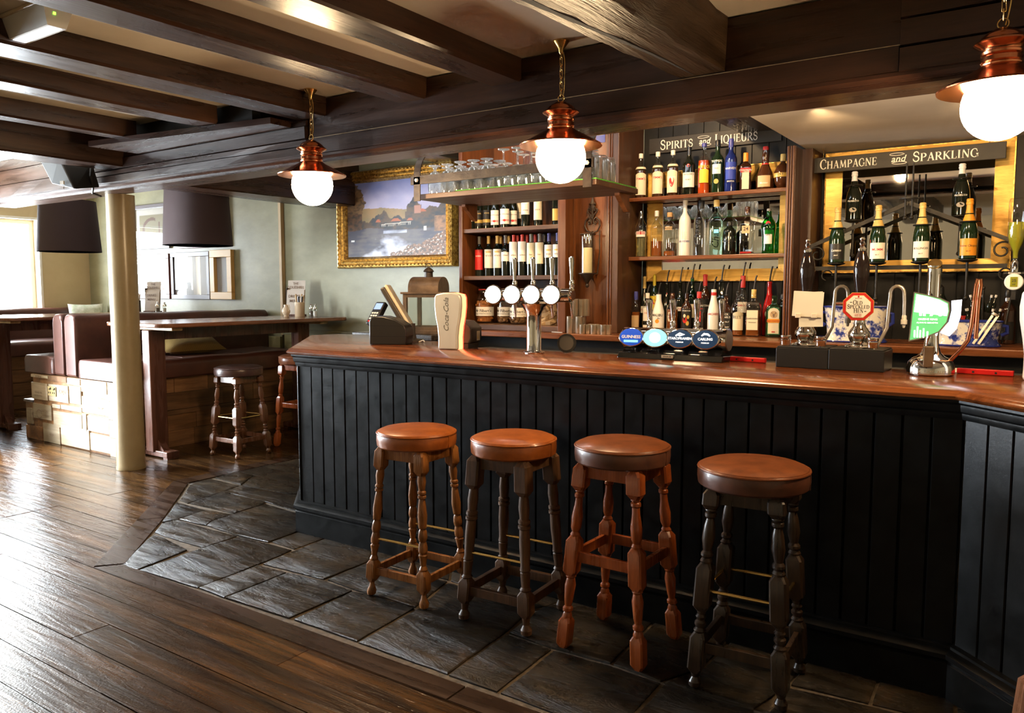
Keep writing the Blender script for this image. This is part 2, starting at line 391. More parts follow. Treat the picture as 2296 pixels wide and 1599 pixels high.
# glass
def thin_glass(name, tint, ior=1.45, rough=.0, highlight_mix=0):
    m = bpy.data.materials.new(name); m.use_nodes = True; MAT[name] = m; nt = m.node_tree
    for n in list(nt.nodes):
        if n.type != 'OUTPUT_MATERIAL': nt.nodes.remove(n)
    out = [n for n in nt.nodes if n.type == 'OUTPUT_MATERIAL'][0]
    tr = N(nt, 'ShaderNodeBsdfTransparent'); tr.inputs[0].default_value = (*tint, 1)
    gl = N(nt, 'ShaderNodeBsdfGlossy'); gl.inputs['Roughness'].default_value = rough; gl.inputs[0].default_value = (1, 1, 1, 1)
    lw = N(nt, 'ShaderNodeLayerWeight'); lw.inputs[0].default_value = .5; pw = N(nt, 'ShaderNodeMath', operation='POWER'); pw.inputs[1].default_value = 3.2
    fr = N(nt, 'ShaderNodeMath', operation='MULTIPLY_ADD'); fr.inputs[1].default_value = (ior - 1) * 1.5; fr.inputs[2].default_value = (ior - 1) * .11; fr.use_clamp = True
    nt.links.new(lw.outputs['Facing'], pw.inputs[0]); nt.links.new(pw.outputs[0], fr.inputs[0]); mx_ = N(nt, 'ShaderNodeMixShader')
    nt.links.new(fr.outputs[0], mx_.inputs[0]); nt.links.new(tr.outputs[0], mx_.inputs[1]); nt.links.new(gl.outputs[0], mx_.inputs[2]); nt.links.new(mx_.outputs[0], out.inputs[0])
    if highlight_mix:       # white translucency mixed in, standing in for bright refraction highlights
        df = N(nt, 'ShaderNodeBsdfTranslucent'); df.inputs[0].default_value = (.9, .9, .88, 1); m2 = N(nt, 'ShaderNodeMixShader'); m2.inputs[0].default_value = highlight_mix
        nt.links.new(mx_.outputs[0], m2.inputs[1]); nt.links.new(df.outputs[0], m2.inputs[2]); nt.links.new(m2.outputs[0], out.inputs[0])
thin_glass('glass', (.93, .94, .92), 1.55); thin_glass('glass_green', (.05, .42, .09), 1.5); thin_glass('glass_pale_green', (.72, .88, .78), 1.6)
thin_glass('glassware', (.97, .97, .96), 1.95, .03, .16); thin_glass('window_glass', (.97, .98, .98), 1.15); thin_glass('picture_glass', (.95, .95, .95), 1.35)
base('glass_frost', (.80, .78, .73), .30, trans=.15, coat=.3)
base('glass_black', (.006, .008, .005), .06, coat=.3); base('glass_darkgreen', (.008, .020, .007), .05, coat=.3)
base('glass_brown', (.030, .011, .005), .06, coat=.3); base('glass_blue', (.010, .018, .12), .05, coat=.4)
base('liquid_amber', (.46, .13, .02), .05, trans=.55, ior=1.36); base('liquid_red', (.48, .012, .010), .05, trans=.25, coat=.3)
base('liquid_orange', (.62, .085, .012), .05, trans=.3, coat=.3); base('liquid_pale', (.80, .74, .36), .03, trans=.85, ior=1.36)
base('liquid_dark', (.055, .018, .006), .06, coat=.3); base('liquid_yellow', (.78, .60, .06), .05, trans=.3, coat=.2)
base('lime_cordial', (.62, .62, .05), .05, trans=.6)
base('mirror', (.80, .78, .74), .02, 1)
# plain
for n, c, r in [('white', (.78, .74, .66), .5), ('paper', (.76, .72, .62), .6), ('label_cream', (.70, .62, .44), .5), ('label_white', (.78, .74, .66), .45),
    ('label_black', (.012, .011, .010), .4), ('label_red', (.50, .018, .016), .4), ('label_gold', (.55, .36, .08), .35), ('label_orange', (.72, .28, .02), .4),
    ('label_blue', (.025, .05, .35), .4), ('label_green', (.02, .13, .05), .4), ('label_tan', (.50, .34, .17), .5), ('label_yellow', (.72, .55, .04), .4), ('label_grey', (.30, .27, .23), .45),
    ('cap_red', (.48, .025, .022), .35), ('cap_black', (.012, .012, .013), .35), ('cap_white', (.74, .70, .62), .4), ('cap_gold', (.62, .42, .13), .3),
    ('cap_orange', (.80, .24, .02), .35), ('cap_blue', (.05, .055, .26), .35), ('cap_grey', (.15, .15, .15), .4), ('cork', (.46, .28, .12), .7), ('foil_silver', (.66, .66, .68), .25),
    ('foil_black', (.010, .010, .011), .22), ('ink', (.012, .010, .008), .5), ('ink_red', (.42, .03, .03), .5), ('ink_white', (.80, .77, .70), .5), ('ink_gold', (.55, .38, .12), .4), ('ink_blue', (.03, .05, .25), .5), ('ink_brown', (.22, .14, .09), .6), ('ink_green', (.04, .30, .10), .5),
    ('black_plastic', (.014, .013, .012), .32), ('dark_plastic', (.045, .037, .030), .45), ('grey_plastic', (.07, .064, .056), .5), ('cream_plastic', (.62, .52, .36), .4),
    ('white_plastic', (.80, .79, .75), .3), ('red_plastic', (.55, .012, .012), .35), ('red_rubber', (.50, .020, .018), .5), ('blue_plastic', (.010, .06, .38), .3), ('black_gloss', (.008, .008, .008), .12),
    ('handle_black', (.014, .009, .008), .07), ('ceramic', (.66, .52, .36), .3), ('stoneware', (.60, .46, .30), .5), ('wax', (.74, .62, .36), .5), ('wick', (.02, .02, .02), .8),
    ('shade_fabric', (.042, .024, .024), .8), ('shade_lining', (.72, .60, .36), .6), ('bag_paper', (.30, .20, .10), .8), ('nuts', (.52, .17, .030), .5), ('nuts_brown', (.20, .10, .04), .6),
    ('mat_green', (.10, .42, .03), .6), ('socket_brass', (.48, .36, .17), .3), ('screen_off', (.02, .02, .025), .1), ('matt_board', (.80, .78, .73), .7), ('frame_dark', (.050, .038, .034), .4),
    ('frame_red', (.16, .050, .028), .35), ('frame_pine', (.62, .38, .13), .4), ('frame_grey', (.15, .13, .14), .4), ('china', (.72, .69, .62), .12), ('clip_white', (.72, .66, .54), .4), ('pale_green', (.55, .60, .40), .6), ('cable', (.012, .012, .012), .5), ('salt', (.75, .72, .66), .3), ('pepper', (.10, .07, .05), .4), ('cutlery_wood', (.52, .34, .16), .5), ('blue_lit_panel', (.030, .045, .070), .35), ('granite', (.035, .03, .027), .3), ('brochure', (.66, .58, .50), .5)]:
    base(n, c, r)
mottle('granite', (.012, .010, .009), (.075, .060, .052), 60, .3, .2)
base('globe_light', (1, .93, .8), .4, emit=(1, .70, .38), es=140)
base('disc_light', (1, 1, 1), .4, emit=(.93, .95, 1), es=9)
base('red_light', (.9, .05, .02), .4, emit=(1, .055, .025), es=3.2); base('amber_light', (1, .5, .25), .4, emit=(1, .30, .13), es=2.6)
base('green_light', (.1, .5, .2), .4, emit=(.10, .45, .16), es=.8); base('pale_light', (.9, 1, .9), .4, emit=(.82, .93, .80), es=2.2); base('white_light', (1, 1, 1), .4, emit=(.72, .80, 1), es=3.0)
base('badge_blue', (.01, .05, .35), .3, emit=(.02, .10, .65), es=.5); base('badge_cyan', (.1, .7, .8), .3, emit=(.25, .80, .90), es=1.5); base('badge_navy', (.01, .03, .08), .3, emit=(.02, .045, .10), es=.5); base('badge_white', (1, 1, 1), .3, emit=(1, 1, 1), es=1.3)
base('screen_blue', (.2, .3, .6), .2, emit=(.22, .32, .66), es=.7); base('led_green', (.2, 1, .1), .3, emit=(.25, 1, .05), es=4); base('tube_light', (1, 1, 1), .4, emit=(.85, .92, 1), es=5)

for n_ in ('disc_light', 'red_light', 'amber_light', 'green_light', 'pale_light', 'white_light', 'badge_blue', 'badge_cyan', 'badge_navy', 'badge_white', 'screen_blue', 'led_green', 'tube_light'):
    MAT[n_].cycles.emission_sampling = 'NONE'
# ---------------------------------------------------------------- the room
XL, YW, ZC, ZC2 = -11.1, 5.82, 2.55, 2.85
YH = 3.20          # front face of the header beam over the bar
floor = struct(mb().box(XL - .4, 3.2, YR - .3, YW + .3, -.15, -.007).done('floor', 'mortar', smooth=0))
# slate zone, convex, counter-clockwise
ZONE = [(-3.99, 2.19), (2.6, 2.21), (2.6, 5.2), (-5.30, 5.2), (-5.29, 3.43)]
def clip(poly, a, b, keep_left):
    out = []
    def side(p): return (b[0]-a[0])*(p[1]-a[1]) - (b[1]-a[1])*(p[0]-a[0])
    for i, p in enumerate(poly):
        q = poly[(i+1) % len(poly)]; sp, sq = side(p), side(q)
        if not keep_left: sp, sq = -sp, -sq
        if sp >= 0: out.append(p)
        if sp * sq < 0:
            t = sp / (sp - sq); out.append((p[0] + (q[0]-p[0])*t, p[1] + (q[1]-p[1])*t))
    return out
def minus(poly, zone):
    res = []; cur = poly
    for i in range(len(zone)):
        a, b = zone[i], zone[(i+1) % len(zone)]
        o = clip(cur, a, b, False)
        if len(o) > 2: res.append(o)
        cur = clip(cur, a, b, True)
        if len(cur) < 3: break
    return res
def parea(p): return abs(sum(p[i][0]*p[(i+1)%len(p)][1] - p[(i+1)%len(p)][0]*p[i][1] for i in range(len(p)))) / 2
# border boards round the slate
BZ = [(-4.075, 2.075), (2.6, 2.075), (2.6, 5.2), (-5.42, 5.2), (-5.44, 3.40)]
def slab(name, poly, z0, z1, m, parent, inset=.002):
    cx = sum(p[0] for p in poly) / len(poly); cy = sum(p[1] for p in poly) / len(poly)
    q = []
    for p in poly:
        d = math.hypot(p[0]-cx, p[1]-cy) or 1; q.append((p[0] - (p[0]-cx)/d*inset, p[1] - (p[1]-cy)/d*inset))
    return mb().prism(q, 'z', z0, z1).done(name, m, parent, smooth=0)
rows = []; y = .42; k = 0
while y < YW:
    x = XL + .02 - R.random() * .9
    while x < 2.4:
        L = 1.0 + R.random() * 1.1; x1 = min(x + L, 2.5)
        poly = [(x + .0018, y + .0018), (x1 - .0018, y + .0018), (x1 - .0018, y + .1632), (x + .0018, y + .1632)]
        if any(seen((px, py, 0), 200) for px, py in poly) or seen(((x + x1) / 2, y, 0), 200):
            for pc in minus(poly, BZ):
                if parea(pc) > .002: slab('floor_plank', pc, -.02, R.uniform(-.0012, .0012), 'floor_board', floor, .0)
        x = x1
    y += .165
struct(mb().box(XL - .4, 3.2, YR - .3, .42, -.007, 0).done('floor_plank_field', 'floor_board', floor, smooth=0)); 
C.objects[-1]['kind'] = 'stuff'
wood('border_board', (.014, .007, .004), (.055, .026, .012), 'x', .8, .30, .4)
slab('border_plank', [(-4.07, 2.075), (-1.7, 2.078), (-1.7, 2.19), (-3.985, 2.187)], -.02, .001, 'border_board', floor)
slab('border_plank', [(-1.695, 2.078), (2.5, 2.085), (2.5, 2.208), (-1.695, 2.19)], -.02, .001, 'border_board', floor)
slab('border_plank', [(-4.085, 2.085), (-3.99, 2.197), (-4.60, 2.80), (-4.69, 2.67)], -.02, .0015, 'border_board', floor)
slab('border_plank', [(-4.695, 2.675), (-4.605, 2.803), (-5.29, 3.425), (-5.435, 3.395)], -.02, .0015, 'border_board', floor)
slab('border_plank', [(-5.44, 3.40), (-5.295, 3.43), (-5.305, 5.2), (-5.425, 5.2)], -.02, .0012, 'border_board', floor)
STONES = [
 [(272,1268),(330,1210),(345,1199),(365,1204),(421,1233),(305,1279)], [(346,1193),(363,1172),(398,1165),(443,1178),(532,1202),(453,1227),(367,1202)],
 [(363,1170),(396,1126),(462,1143),(398,1164)], [(401,1164),(462,1143),(512,1151),(523,1153),(477,1167),(462,1178),(443,1175)],
 [(462,1178),(477,1167),(595,1130),(669,1151),(669,1191),(601,1216),(527,1199)], [(403,1121),(428,1083),(472,1073),(538,1088),(462,1115),(420,1128)],
 [(424,1128),(462,1115),(512,1107),(595,1124),(591,1130),(523,1151)], [(466,1114),(538,1089),(645,1107),(671,1110),(671,1147),(599,1126),(515,1106)],
 [(481,1071),(531,1057),(569,1066),(540,1087)], [(534,1057),(672,1028),(674,1106),(648,1107),(542,1088),(570,1065)],
 [(312,1278),(454,1228),(538,1203),(656,1233),(575,1267),(442,1318)], [(607,1214),(668,1193),(730,1205),(659,1231)],
 [(588,1264),(661,1234),(734,1206),(832,1226),(830,1257),(725,1299)], [(445,1318),(579,1267),(643,1283),(502,1340)],
 [(504,1340),(645,1284),(727,1303),(791,1324),(648,1386)], [(733,1299),(830,1259),(1003,1303),(932,1361),(868,1341),(795,1322)],
 [(838,1227),(1010,1270),(1006,1300),(834,1257)], [(658,1389),(790,1326),(827,1332),(930,1363),(800,1438)],
 [(802,1440),(936,1364),(1006,1305),(1190,1368),(1140,1413),(1003,1511)], [(1014,1271),(1292,1338),(1213,1360),(1195,1366),(1010,1301)],
 [(1005,1513),(1137,1422),(1237,1455),(1114,1551)], [(1121,1553),(1242,1457),(1365,1490),(1483,1530),(1410,1612),(1240,1597)],
 [(1141,1419),(1215,1362),(1294,1341),(1470,1389),(1369,1488),(1237,1453)], [(1374,1489),(1474,1391),(1640,1432),(1570,1500),(1480,1528)],
 [(1488,1530),(1575,1502),(1645,1434),(1812,1473),(1769,1533),(1690,1590)], [(1490,1533),(1690,1593),(1640,1660),(1415,1615)],
 [(1815,1476),(1972,1517),(1948,1577),(1772,1535)], [(1975,1519),(2141,1562),(2141,1625),(1954,1578)], [(1766,1540),(1948,1580),(2060,1612),(2000,1690),(1690,1640)], [(2145,1565),(2420,1640),(2420,1720),(2145,1630)]]
for st in STONES:
    pl = []
    for px, py in st:
        p = at(px, py, Z=0); pl.append((p.x, p.y))
    # worn edges: extra points along the sides, a low uneven top, a chamfer
    n = len(pl); cx = sum(p[0] for p in pl)/n; cy = sum(p[1] for p in pl)/n
    ring = []
    for i in range(n):
        a, b = pl[i], pl[(i+1) % n]; L = math.hypot(b[0]-a[0], b[1]-a[1]); ks = max(2, int(L / .07))
        for j in range(ks):
            t = j / ks; x = a[0] + (b[0]-a[0])*t; yy = a[1] + (b[1]-a[1])*t; w = .003 + R.uniform(-.002, .003)
            d = math.hypot(x-cx, yy-cy) or 1; ring.append((x - (x-cx)/d*w, yy - (yy-cy)/d*w))
    h = R.uniform(-.001, .003); tx, ty = R.uniform(-.004, .004), R.uniform(-.004, .004)
    m = len(ring); b = mb(); vs = []
    for (x, yy) in ring: vs.append((x, yy, -.03))
    for (x, yy) in ring: vs.append((x, yy, -.0015 + h + R.uniform(-.001, .0006)))
    for (x, yy) in ring:
        d = math.hypot(x-cx, yy-cy) or 1; k = .004 + R.uniform(0, .006)
        vs.append((x - (x-cx)/d*k, yy - (yy-cy)/d*k, h + (x-cx)*tx + (yy-cy)*ty + R.uniform(-.001, .001)))
    fs = [(i, (i+1) % m, m+(i+1) % m, m+i) for i in range(m)] + [(m+i, m+(i+1) % m, 2*m+(i+1) % m, 2*m+i) for i in range(m)] + [tuple(range(2*m, 3*m))]
    b.add(vs, fs).done('flagstone', 'slate', floor, smooth=25)
# walls
def wall_open(name, axis, pos, th, u0, u1, z0, z1, holes, m):
    """a wall with rectangular openings; axis is its normal"""
    b = mb()
    def bx(a0, a1, c0, c1):
        if a1 - a0 < 1e-4 or c1 - c0 < 1e-4: return
        if axis == 'x': b.box(min(pos, pos+th), max(pos, pos+th), a0, a1, c0, c1)
        else: b.box(a0, a1, min(pos, pos+th), max(pos, pos+th), c0, c1)
    u = u0
    for h0, h1, a, c in sorted(holes):
        bx(u, h0, z0, z1); bx(h0, h1, z0, a); bx(h0, h1, c, z1); u = h1
    bx(u, u1, z0, z1)
    return struct(b.done(name, m, smooth=0))
WL = (4.02, 5.13, 1.12, 2.37)
wall_open('wall_left', 'x', XL, -.32, 3.22, YW, 0, ZC2, [WL], 'plaster_tan')
struct(mb().box(XL, XS, 3.12, 3.22, 0, ZC2).done('wall_left_return', 'plaster_tan', smooth=0))
wall_open('wall_side', 'x', XS, -.3, YR, 3.12, 0, ZC, WIN_SIDE, 'plaster_tan')
wall_open('wall_rear', 'y', YR, -.3, XS, 3.0, 0, ZC, WIN_REAR, 'plaster_tan')
struct(mb().box(3.0, 3.2, YR, YW, 0, ZC2).done('wall_right', 'plaster_tan', smooth=0))
wall_back = struct(mb().box(XL, 3.0, YW, YW + .2, 0, ZC2).done('wall_back', 'plaster_green', smooth=0))
# panelled face of the left part of the back wall with its batten
mb().box(XL, -7.06, YW - .03, YW, .0, ZC2).done('wall_panel', 'plaster_green', wall_back, smooth=0)
mb().box(-7.06, -7.02, YW - .045, YW, .95, ZC2).done('batten', 'pale_wood', wall_back, smooth=0)
tr = mb()
for z0, z1, d in ((.955, .97, .05), (.97, 1.0, .035), (1.0, 1.015, .055)): tr.box(-7.02, -3.6, YW - d, YW, z0, z1)
struct(tr.done('trim_1', 'plaster_green', smooth=0))
struct(mb().box(-7.02, -3.6, YW - .03, YW, 0, .955).done('trim_2', 'dado_paint', smooth=0))
struct(mb().box(XL, -7.06, YW - .06, YW - .03, .0, .93).done('trim_3', 'dado_paint', smooth=0))
struct(mb().box(-7.02, -3.6, YW - .05, YW - .03, 0, .16).done('baseboard_back', 'dado_paint', smooth=0))
# windows
def window(n, axis, pos, h, th, bars):
    a0, a1, z0, z1 = h; b = mb(); t = .055; d0, d1 = pos - th * .55, pos - th * .55 + .05
    def bx(u0, u1, c0, c1):
        if axis == 'x': b.box(d0, d1, u0, u1, c0, c1)
        else: b.box(u0, u1, d0, d1, c0, c1)
    bx(a0, a0+t, z0, z1); bx(a1-t, a1, z0, z1); bx(a0+t, a1-t, z1-t, z1); bx(a0+t, a1-t, z0, z0+t)
    w = struct(b.done('window_%d' % n, 'white_paint', smooth=0))
    b = mb(); m = (a0 + a1) / 2
    if bars:
        bx(m - .02, m + .02, z0+t, z1-t)
        for k in range(1, bars): zz = z0 + t + (z1 - z0 - 2*t) * k / bars; bx(a0+t, m-.02, zz-.012, zz+.012); bx(m+.02, a1-t, zz-.012, zz+.012)
        b.done('glazing_bars', 'white_paint', w, smooth=0)
    g = mb()
    if axis == 'x': g.box(d0+.02, d0+.026, a0+t, a1-t, z0+t, z1-t)
    else: g.box(a0+t, a1-t, d0+.02, d0+.026, z0+t, z1-t)
    g.done('pane', 'window_glass', w, smooth=0)
    s = mb()
    if axis == 'x': s.box(d1, pos + .06, a0 - .04, a1 + .04, z0 - .04, z0)
    else: s.box(a0 - .04, a1 + .04, d1, pos + .06, z0 - .04, z0)
    s.done('sill', 'white_paint', w, smooth=0)
    return w
window(1, 'x', XL, WL, .32, 0)
for i, h in enumerate(WIN_SIDE): window(2 + i, 'x', XS, h, .3, 3)
for i, h in enumerate(WIN_REAR): window(5 + i, 'y', YR, h, .3, 3)
# white painted window surround on the left wall
sr = mb()
sr.box(XL, XL + .012, 5.13, 5.16, 1.1, 2.40); sr.box(XL, XL + .012, 3.98, 5.16, 2.37, 2.40)
struct(sr.done('trim_4', 'white_paint', smooth=0))
# ceilings
struct(mb().box(XS - .3, 3.0, YR, YH + .25, ZC, ZC + .1).done('ceiling', 'plaster_ceiling', smooth=0))
struct(mb().box(XL, 3.0, YH + .25, YW, ZC2, ZC2 + .1).done('ceiling_back', 'plaster_ceiling', smooth=0))
struct(mb().box(XL, XS - .3, 3.22, YH + .25, ZC2, ZC2 + .1).done('ceiling_corner', 'plaster_ceiling', smooth=0))
struct(mb().box(-1.26, 3.0, YH + .26, 5.3, 2.302, 2.38).done('ceiling_soffit', 'plaster_ceiling', smooth=0))
# ---------------------------------------------------------------- beams
def beam(label, xl0, xl1, xr0, xr1, y0, y1, zb, zt, m, irr=.004, name='ceiling_joist', n=16):
    """old timber: left and right edge at y0 and y1, uneven faces, worn arrises"""
    b = mb(); vs = []; ch = .012
    for i in range(n + 1):
        t = i / n; y = y0 + (y1 - y0) * t; xl = xl0 + (xl1 - xl0) * t; xr = xr0 + (xr1 - xr0) * t
        j = lambda: R.uniform(-irr, irr)
        vs += [(xl + j(), y, zt), (xl + j(), y, zb + ch), (xl + ch + j(), y, zb + j() * .4), (xr - ch + j(), y, zb + j() * .4), (xr + j(), y, zb + ch), (xr + j(), y, zt)]
    fs = []
    for i in range(n):
        for k in range(5): fs.append((6*i+k, 6*i+k+1, 6*i+6+k+1, 6*i+6+k))
    fs += [(0, 5, 4, 3, 2, 1), tuple(6*n + k for k in range(6))]
    o = b.add(vs, fs).done(name, m, smooth=30)
    return tag(o, label, 'beam', 'ceiling joists')
YJ = YH - .001
beam('dark ceiling joist next to the thick rough timber, lamp glare on its underside', -2.40, -2.31, -2.16, -2.13, -1.2, YJ, 2.442, ZC, 'beam_wood_y')
beam('dark ceiling joist just right of the far left copper pendant lamp', -3.06, -2.92, -2.86, -2.72, -1.2, YJ, 2.442, ZC, 'beam_wood_y')
beam('dark ceiling joist just left of the far left copper pendant lamp', -3.82, -3.70, -3.62, -3.47, -1.2, YJ, 2.442, ZC, 'beam_wood_y')
beam('dark ceiling joist ending on the ledger board, third from the column', -4.38, -4.35, -4.18, -4.17, -.6, 2.98, 2.442, ZC, 'beam_wood_y')
beam('narrow dark ceiling joist ending at the left tip of the ledger board', -5.13, -5.13, -4.99, -4.99, -.6, 2.95, 2.442, ZC, 'beam_wood_y')
o = beam('deep dark main beam that ends over the cream column', -6.06, -5.82, -5.62, -5.55, -.6, YJ + .1, 2.335, ZC, 'beam_wood_y', .006, 'main_beam')
o = beam('thick rough-hewn timber beam with a long split, right of the middle pendant', -1.66, -1.335, -1.20, -1.125, -1.4, YJ, 2.336, ZC, 'rough_beam', .010, 'main_beam', 40)
# the long split along its underside
b = mb(); pts = []
for i in range(30):
    t = i / 29; pts.append((-1.45 + .19 * t + .012 * math.sin(9 * t), .9 + 2.27 * t, 2.3362 - .001))
ws = [.002 + .010 * abs(math.sin(3.1 * i / 29)) * (1 + R.uniform(-.3, .3)) for i in range(30)]
vs = []
for p, w in zip(pts, ws): vs += [(p[0] - w, p[1], p[2] - .002), (p[0] + w, p[1], p[2] - .002)]
b.add(vs, [(2*i, 2*i+1, 2*i+3, 2*i+2) for i in range(29)]).done('split', 'wick', o, smooth=0)
# ledger board under the joist ends, left
o = mb().frus([(-5.35, 2.82, 2.405), (-3.75, 3.03, 2.405), (-3.75, YH - .002, 2.405), (-5.35, YH - .002, 2.405)], [(-5.35, 2.82, 2.44), (-3.75, 3.03, 2.44), (-3.75, YH - .002, 2.44), (-5.35, YH - .002, 2.44)]).done('ledger_board', 'beam_wood_x', smooth=0)
tag(o, 'brown ledger board along the top of the header, under the joist ends', 'board')
o = mb().box(-5.32, -3.9, 3.02, 3.08, 2.441, 2.549).done('noggin_board', 'black_panel', smooth=0); tag(o, 'black boarding between the joist ends above the ledger board', 'board')
# header over the bar: core with boards on its face
hd = thing('header_beam', 'long dark boarded header beam running over the whole bar front', 'beam', (0, YH, 2.21))
LOC = lambda o: setattr(o, 'location', (0, -YH, -2.21)) or o
LOC(mb().box(-7.88, 2.9, YH + .03, YH + .25, 2.21, ZC).done('core', 'beam_wood_x', hd, smooth=0))
def hb(x0, x1, z0, z1, d=0, m='beam_plank'):
    b = mb(); n = max(3, int((x1 - x0) / .25)); vs = []
    for i in range(n + 1):
        x = x0 + (x1 - x0) * i / n; j = lambda: R.uniform(-.0025, .0025)
        vs += [(x, YH + .03, z0), (x, YH - d + j(), z0 + .002 + j() * .5), (x, YH - d + j(), z1 - .002 + j() * .5), (x, YH + .03, z1)]
    fs = []
    for i in range(n):
        for k in range(3): fs.append((4*i+k, 4*i+4+k, 4*i+5+k, 4*i+1+k))
    fs += [(0, 1, 2, 3), (4*n+3, 4*n+2, 4*n+1, 4*n)]
    LOC(b.add(vs, fs).done('board', m, hd, smooth=0))
x2 = at(2020, 100, Y=YH).x
hb(-3.62, x2 - .004, 2.332, 2.545); hb(-3.62, x2 - .004, 2.236, 2.328, .012)
hb(x2, 2.8, 2.42, 2.545, .02); hb(x2, 2.8, 2.322, 2.416, .02); hb(x2, 2.8, 2.232, 2.318, .02)
for z0, z1, d in ((2.236, 2.285, .03), (2.288, 2.325, .022), (2.328, 2.40, .03), (2.403, 2.438, .02)): hb(-6.4, -3.625, z0, z1, d)
hb(-7.88, -6.41, 2.236, 2.34, .03); hb(-7.88, -6.41, 2.343, 2.46, .025); hb(-7.88, -6.41, 2.463, 2.545, .02)
LOC(mb().box(-3.62, x2, YH - .006, YH + .03, 2.3285, 2.3318).done('pale_strip', 'pale_wood', hd, smooth=0))
b = mb(); prof = [(YH - .005, 2.236), (YH - .005, 2.222), (YH + .02, 2.213), (YH + .05, 2.21), (YH + .05, 2.198), (YH + .25, 2.198), (YH + .25, 2.236)]
LOC(b.prism(prof, 'x', -7.88, 2.8).done('moulding', 'beam_wood_x', hd, smooth=0))
# cross beam behind the column, running back to the far wall
o = beam('dark cross beam running back from the column to the painting wall', -6.28, -6.28, -5.90, -5.85, YH + .26, YW - .002, 2.30, 2.85, 'beam_wood_y', .003, 'cross_beam'); o['group'] = 'cross beams'
o = beam('dark cross beam over the painting, left of the hanging glass rack', -4.75, -4.75, -4.45, -4.45, YH + .26, YW - .002, 2.62, 2.85, 'beam_wood_y', .003, 'cross_beam'); o['group'] = 'cross beams'
o = beam('dark cross beam above the spirits sign, beside the white soffit', -1.75, -1.75, -1.45, -1.45, YH + .26, 5.22, 2.48, 2.85, 'beam_wood_y', .003, 'cross_beam'); o['group'] = 'cross beams'
# column
col = mb().lathe([(.112, 0), (.112, .02), (.108, .03), (.106, 1.2), (.105, 2.1976)], 40).done('column', 'cream_paint', loc=(-6.125, 3.462, 0))
tag(col, 'round cream-painted iron column standing between bench and bar', 'column')
# ---------------------------------------------------------------- bar
YB, ZB = 3.12, 1.106
A0 = (-3.665, YB); A1 = (-.222, YB); A2 = (.60, YB - .822)       # front line, kink toward the viewer
L0 = (-4.62, 4.075)                                             # end of the left return
bar = thing('bar_counter', 'black panelled bar counter below the polished wooden bar top', 'counter', (-2, 3.4, 0))
def BL(o): o.location = (2, -3.4, 0); return o
def strip(p, q, prof, name, m, parent, e0=0, e1=0):
    """moulding profile (out, z) swept along p-q; out is to the right-hand side seen from p"""
    d = Vector((q[0]-p[0], q[1]-p[1])); L = d.length; d.normalize(); n = Vector((d.y, -d.x))
    b = mb(); vs = []
    for base_, e in ((Vector(p), e0), (Vector(q), e1)):
        for o, z in prof:
            w = base_ + n * o + d * (o * e); vs.append((w.x, w.y, z))
    k = len(prof); fs = [(i, (i+1) % k, k+(i+1) % k, k+i) for i in range(k)] + [tuple(range(k)), tuple(range(2*k-1, k-1, -1))]
    return BL(b.add(vs, [f[::-1] for f in fs]).done(name, m, parent, smooth=30))
T8 = math.tan(rad(22.5))
SEG = [(L0, A0, 0, T8), (A0, A1, -T8, -T8), (A1, A2, T8, 0)]
for i, (p, q, e0, e1) in enumerate(SEG):
    strip(p, q, [(-.04, 0), (.035, 0), (.035, .125), (.030, .13), (.034, .137), (.046, .147), (.046, .163), (.034, .173), (.020, .176), (.020, .186), (.010, .19), (-.04, .19)], 'skirting', 'black_paint', bar, e0, e1)
    strip(p, q, [(-.04, 1.0), (.012, 1.0), (.018, 1.012), (.018, 1.022), (.026, 1.03), (.030, 1.045), (.030, 1.053), (.040, 1.062), (.040, 1.073), (-.04, 1.073)], 'cornice_moulding', 'black_paint', bar, e0, e1)
    strip(p, q, [(-.06, 0), (-.022, 0), (-.022, 1.073), (-.06, 1.073)], 'carcass', 'black_panel', bar)
def boards(p, q, xs):
    d = Vector((q[0]-p[0], q[1]-p[1])).normalized(); n = Vector((d.y, -d.x)); P = Vector(p)
    for a, c in zip(xs[:-1], xs[1:]):
        g = .0025; e = R.uniform(-.0012, .0012); b = mb()
        prof = [(a + g, -.02), (a + g, -.005), (a + g + .003, e), (c - g - .003, e), (c - g, -.005), (c - g, -.02)]
        vs = []
        for z in (.186, 1.004):
            for u, o in prof:
                w = P + d * u + n * o; vs.append((w.x, w.y, z))
        k = 6; fs = [(i, i+1, k+i+1, k+i) for i in range(k-1)] + [(0, k, 2*k-1, k-1)]
        BL(b.add(vs, fs).done('panel_board', 'black_paint', bar, smooth=0))
LB = [699, 723, 747, 773, 799, 826, 853, 882, 911, 940, 970, 1001, 1034, 1067, 1100, 1136, 1167, 1202, 1240, 1278, 1317, 1356, 1399, 1443, 1487, 1532, 1578, 1628, 1680, 1733, 1787, 1843, 1901, 1962, 2026, 2092]
xs = [0] + [at(px, 900, Y=YB).x - A0[0] for px in LB] + [A1[0] - A0[0]]
boards(A0, A1, xs)
Lk = math.hypot(A2[0]-A1[0], A2[1]-A1[1]); boards(A1, A2, [Lk * i / 11 for i in range(12)])
boards(L0, A0, [1.355 * i / 12 for i in range(13)])
# corner beads
BL(mb().tube([(A0[0], YB, .186), (A0[0], YB, 1.004)], .008, 8).done('corner_bead', 'black_paint', bar))
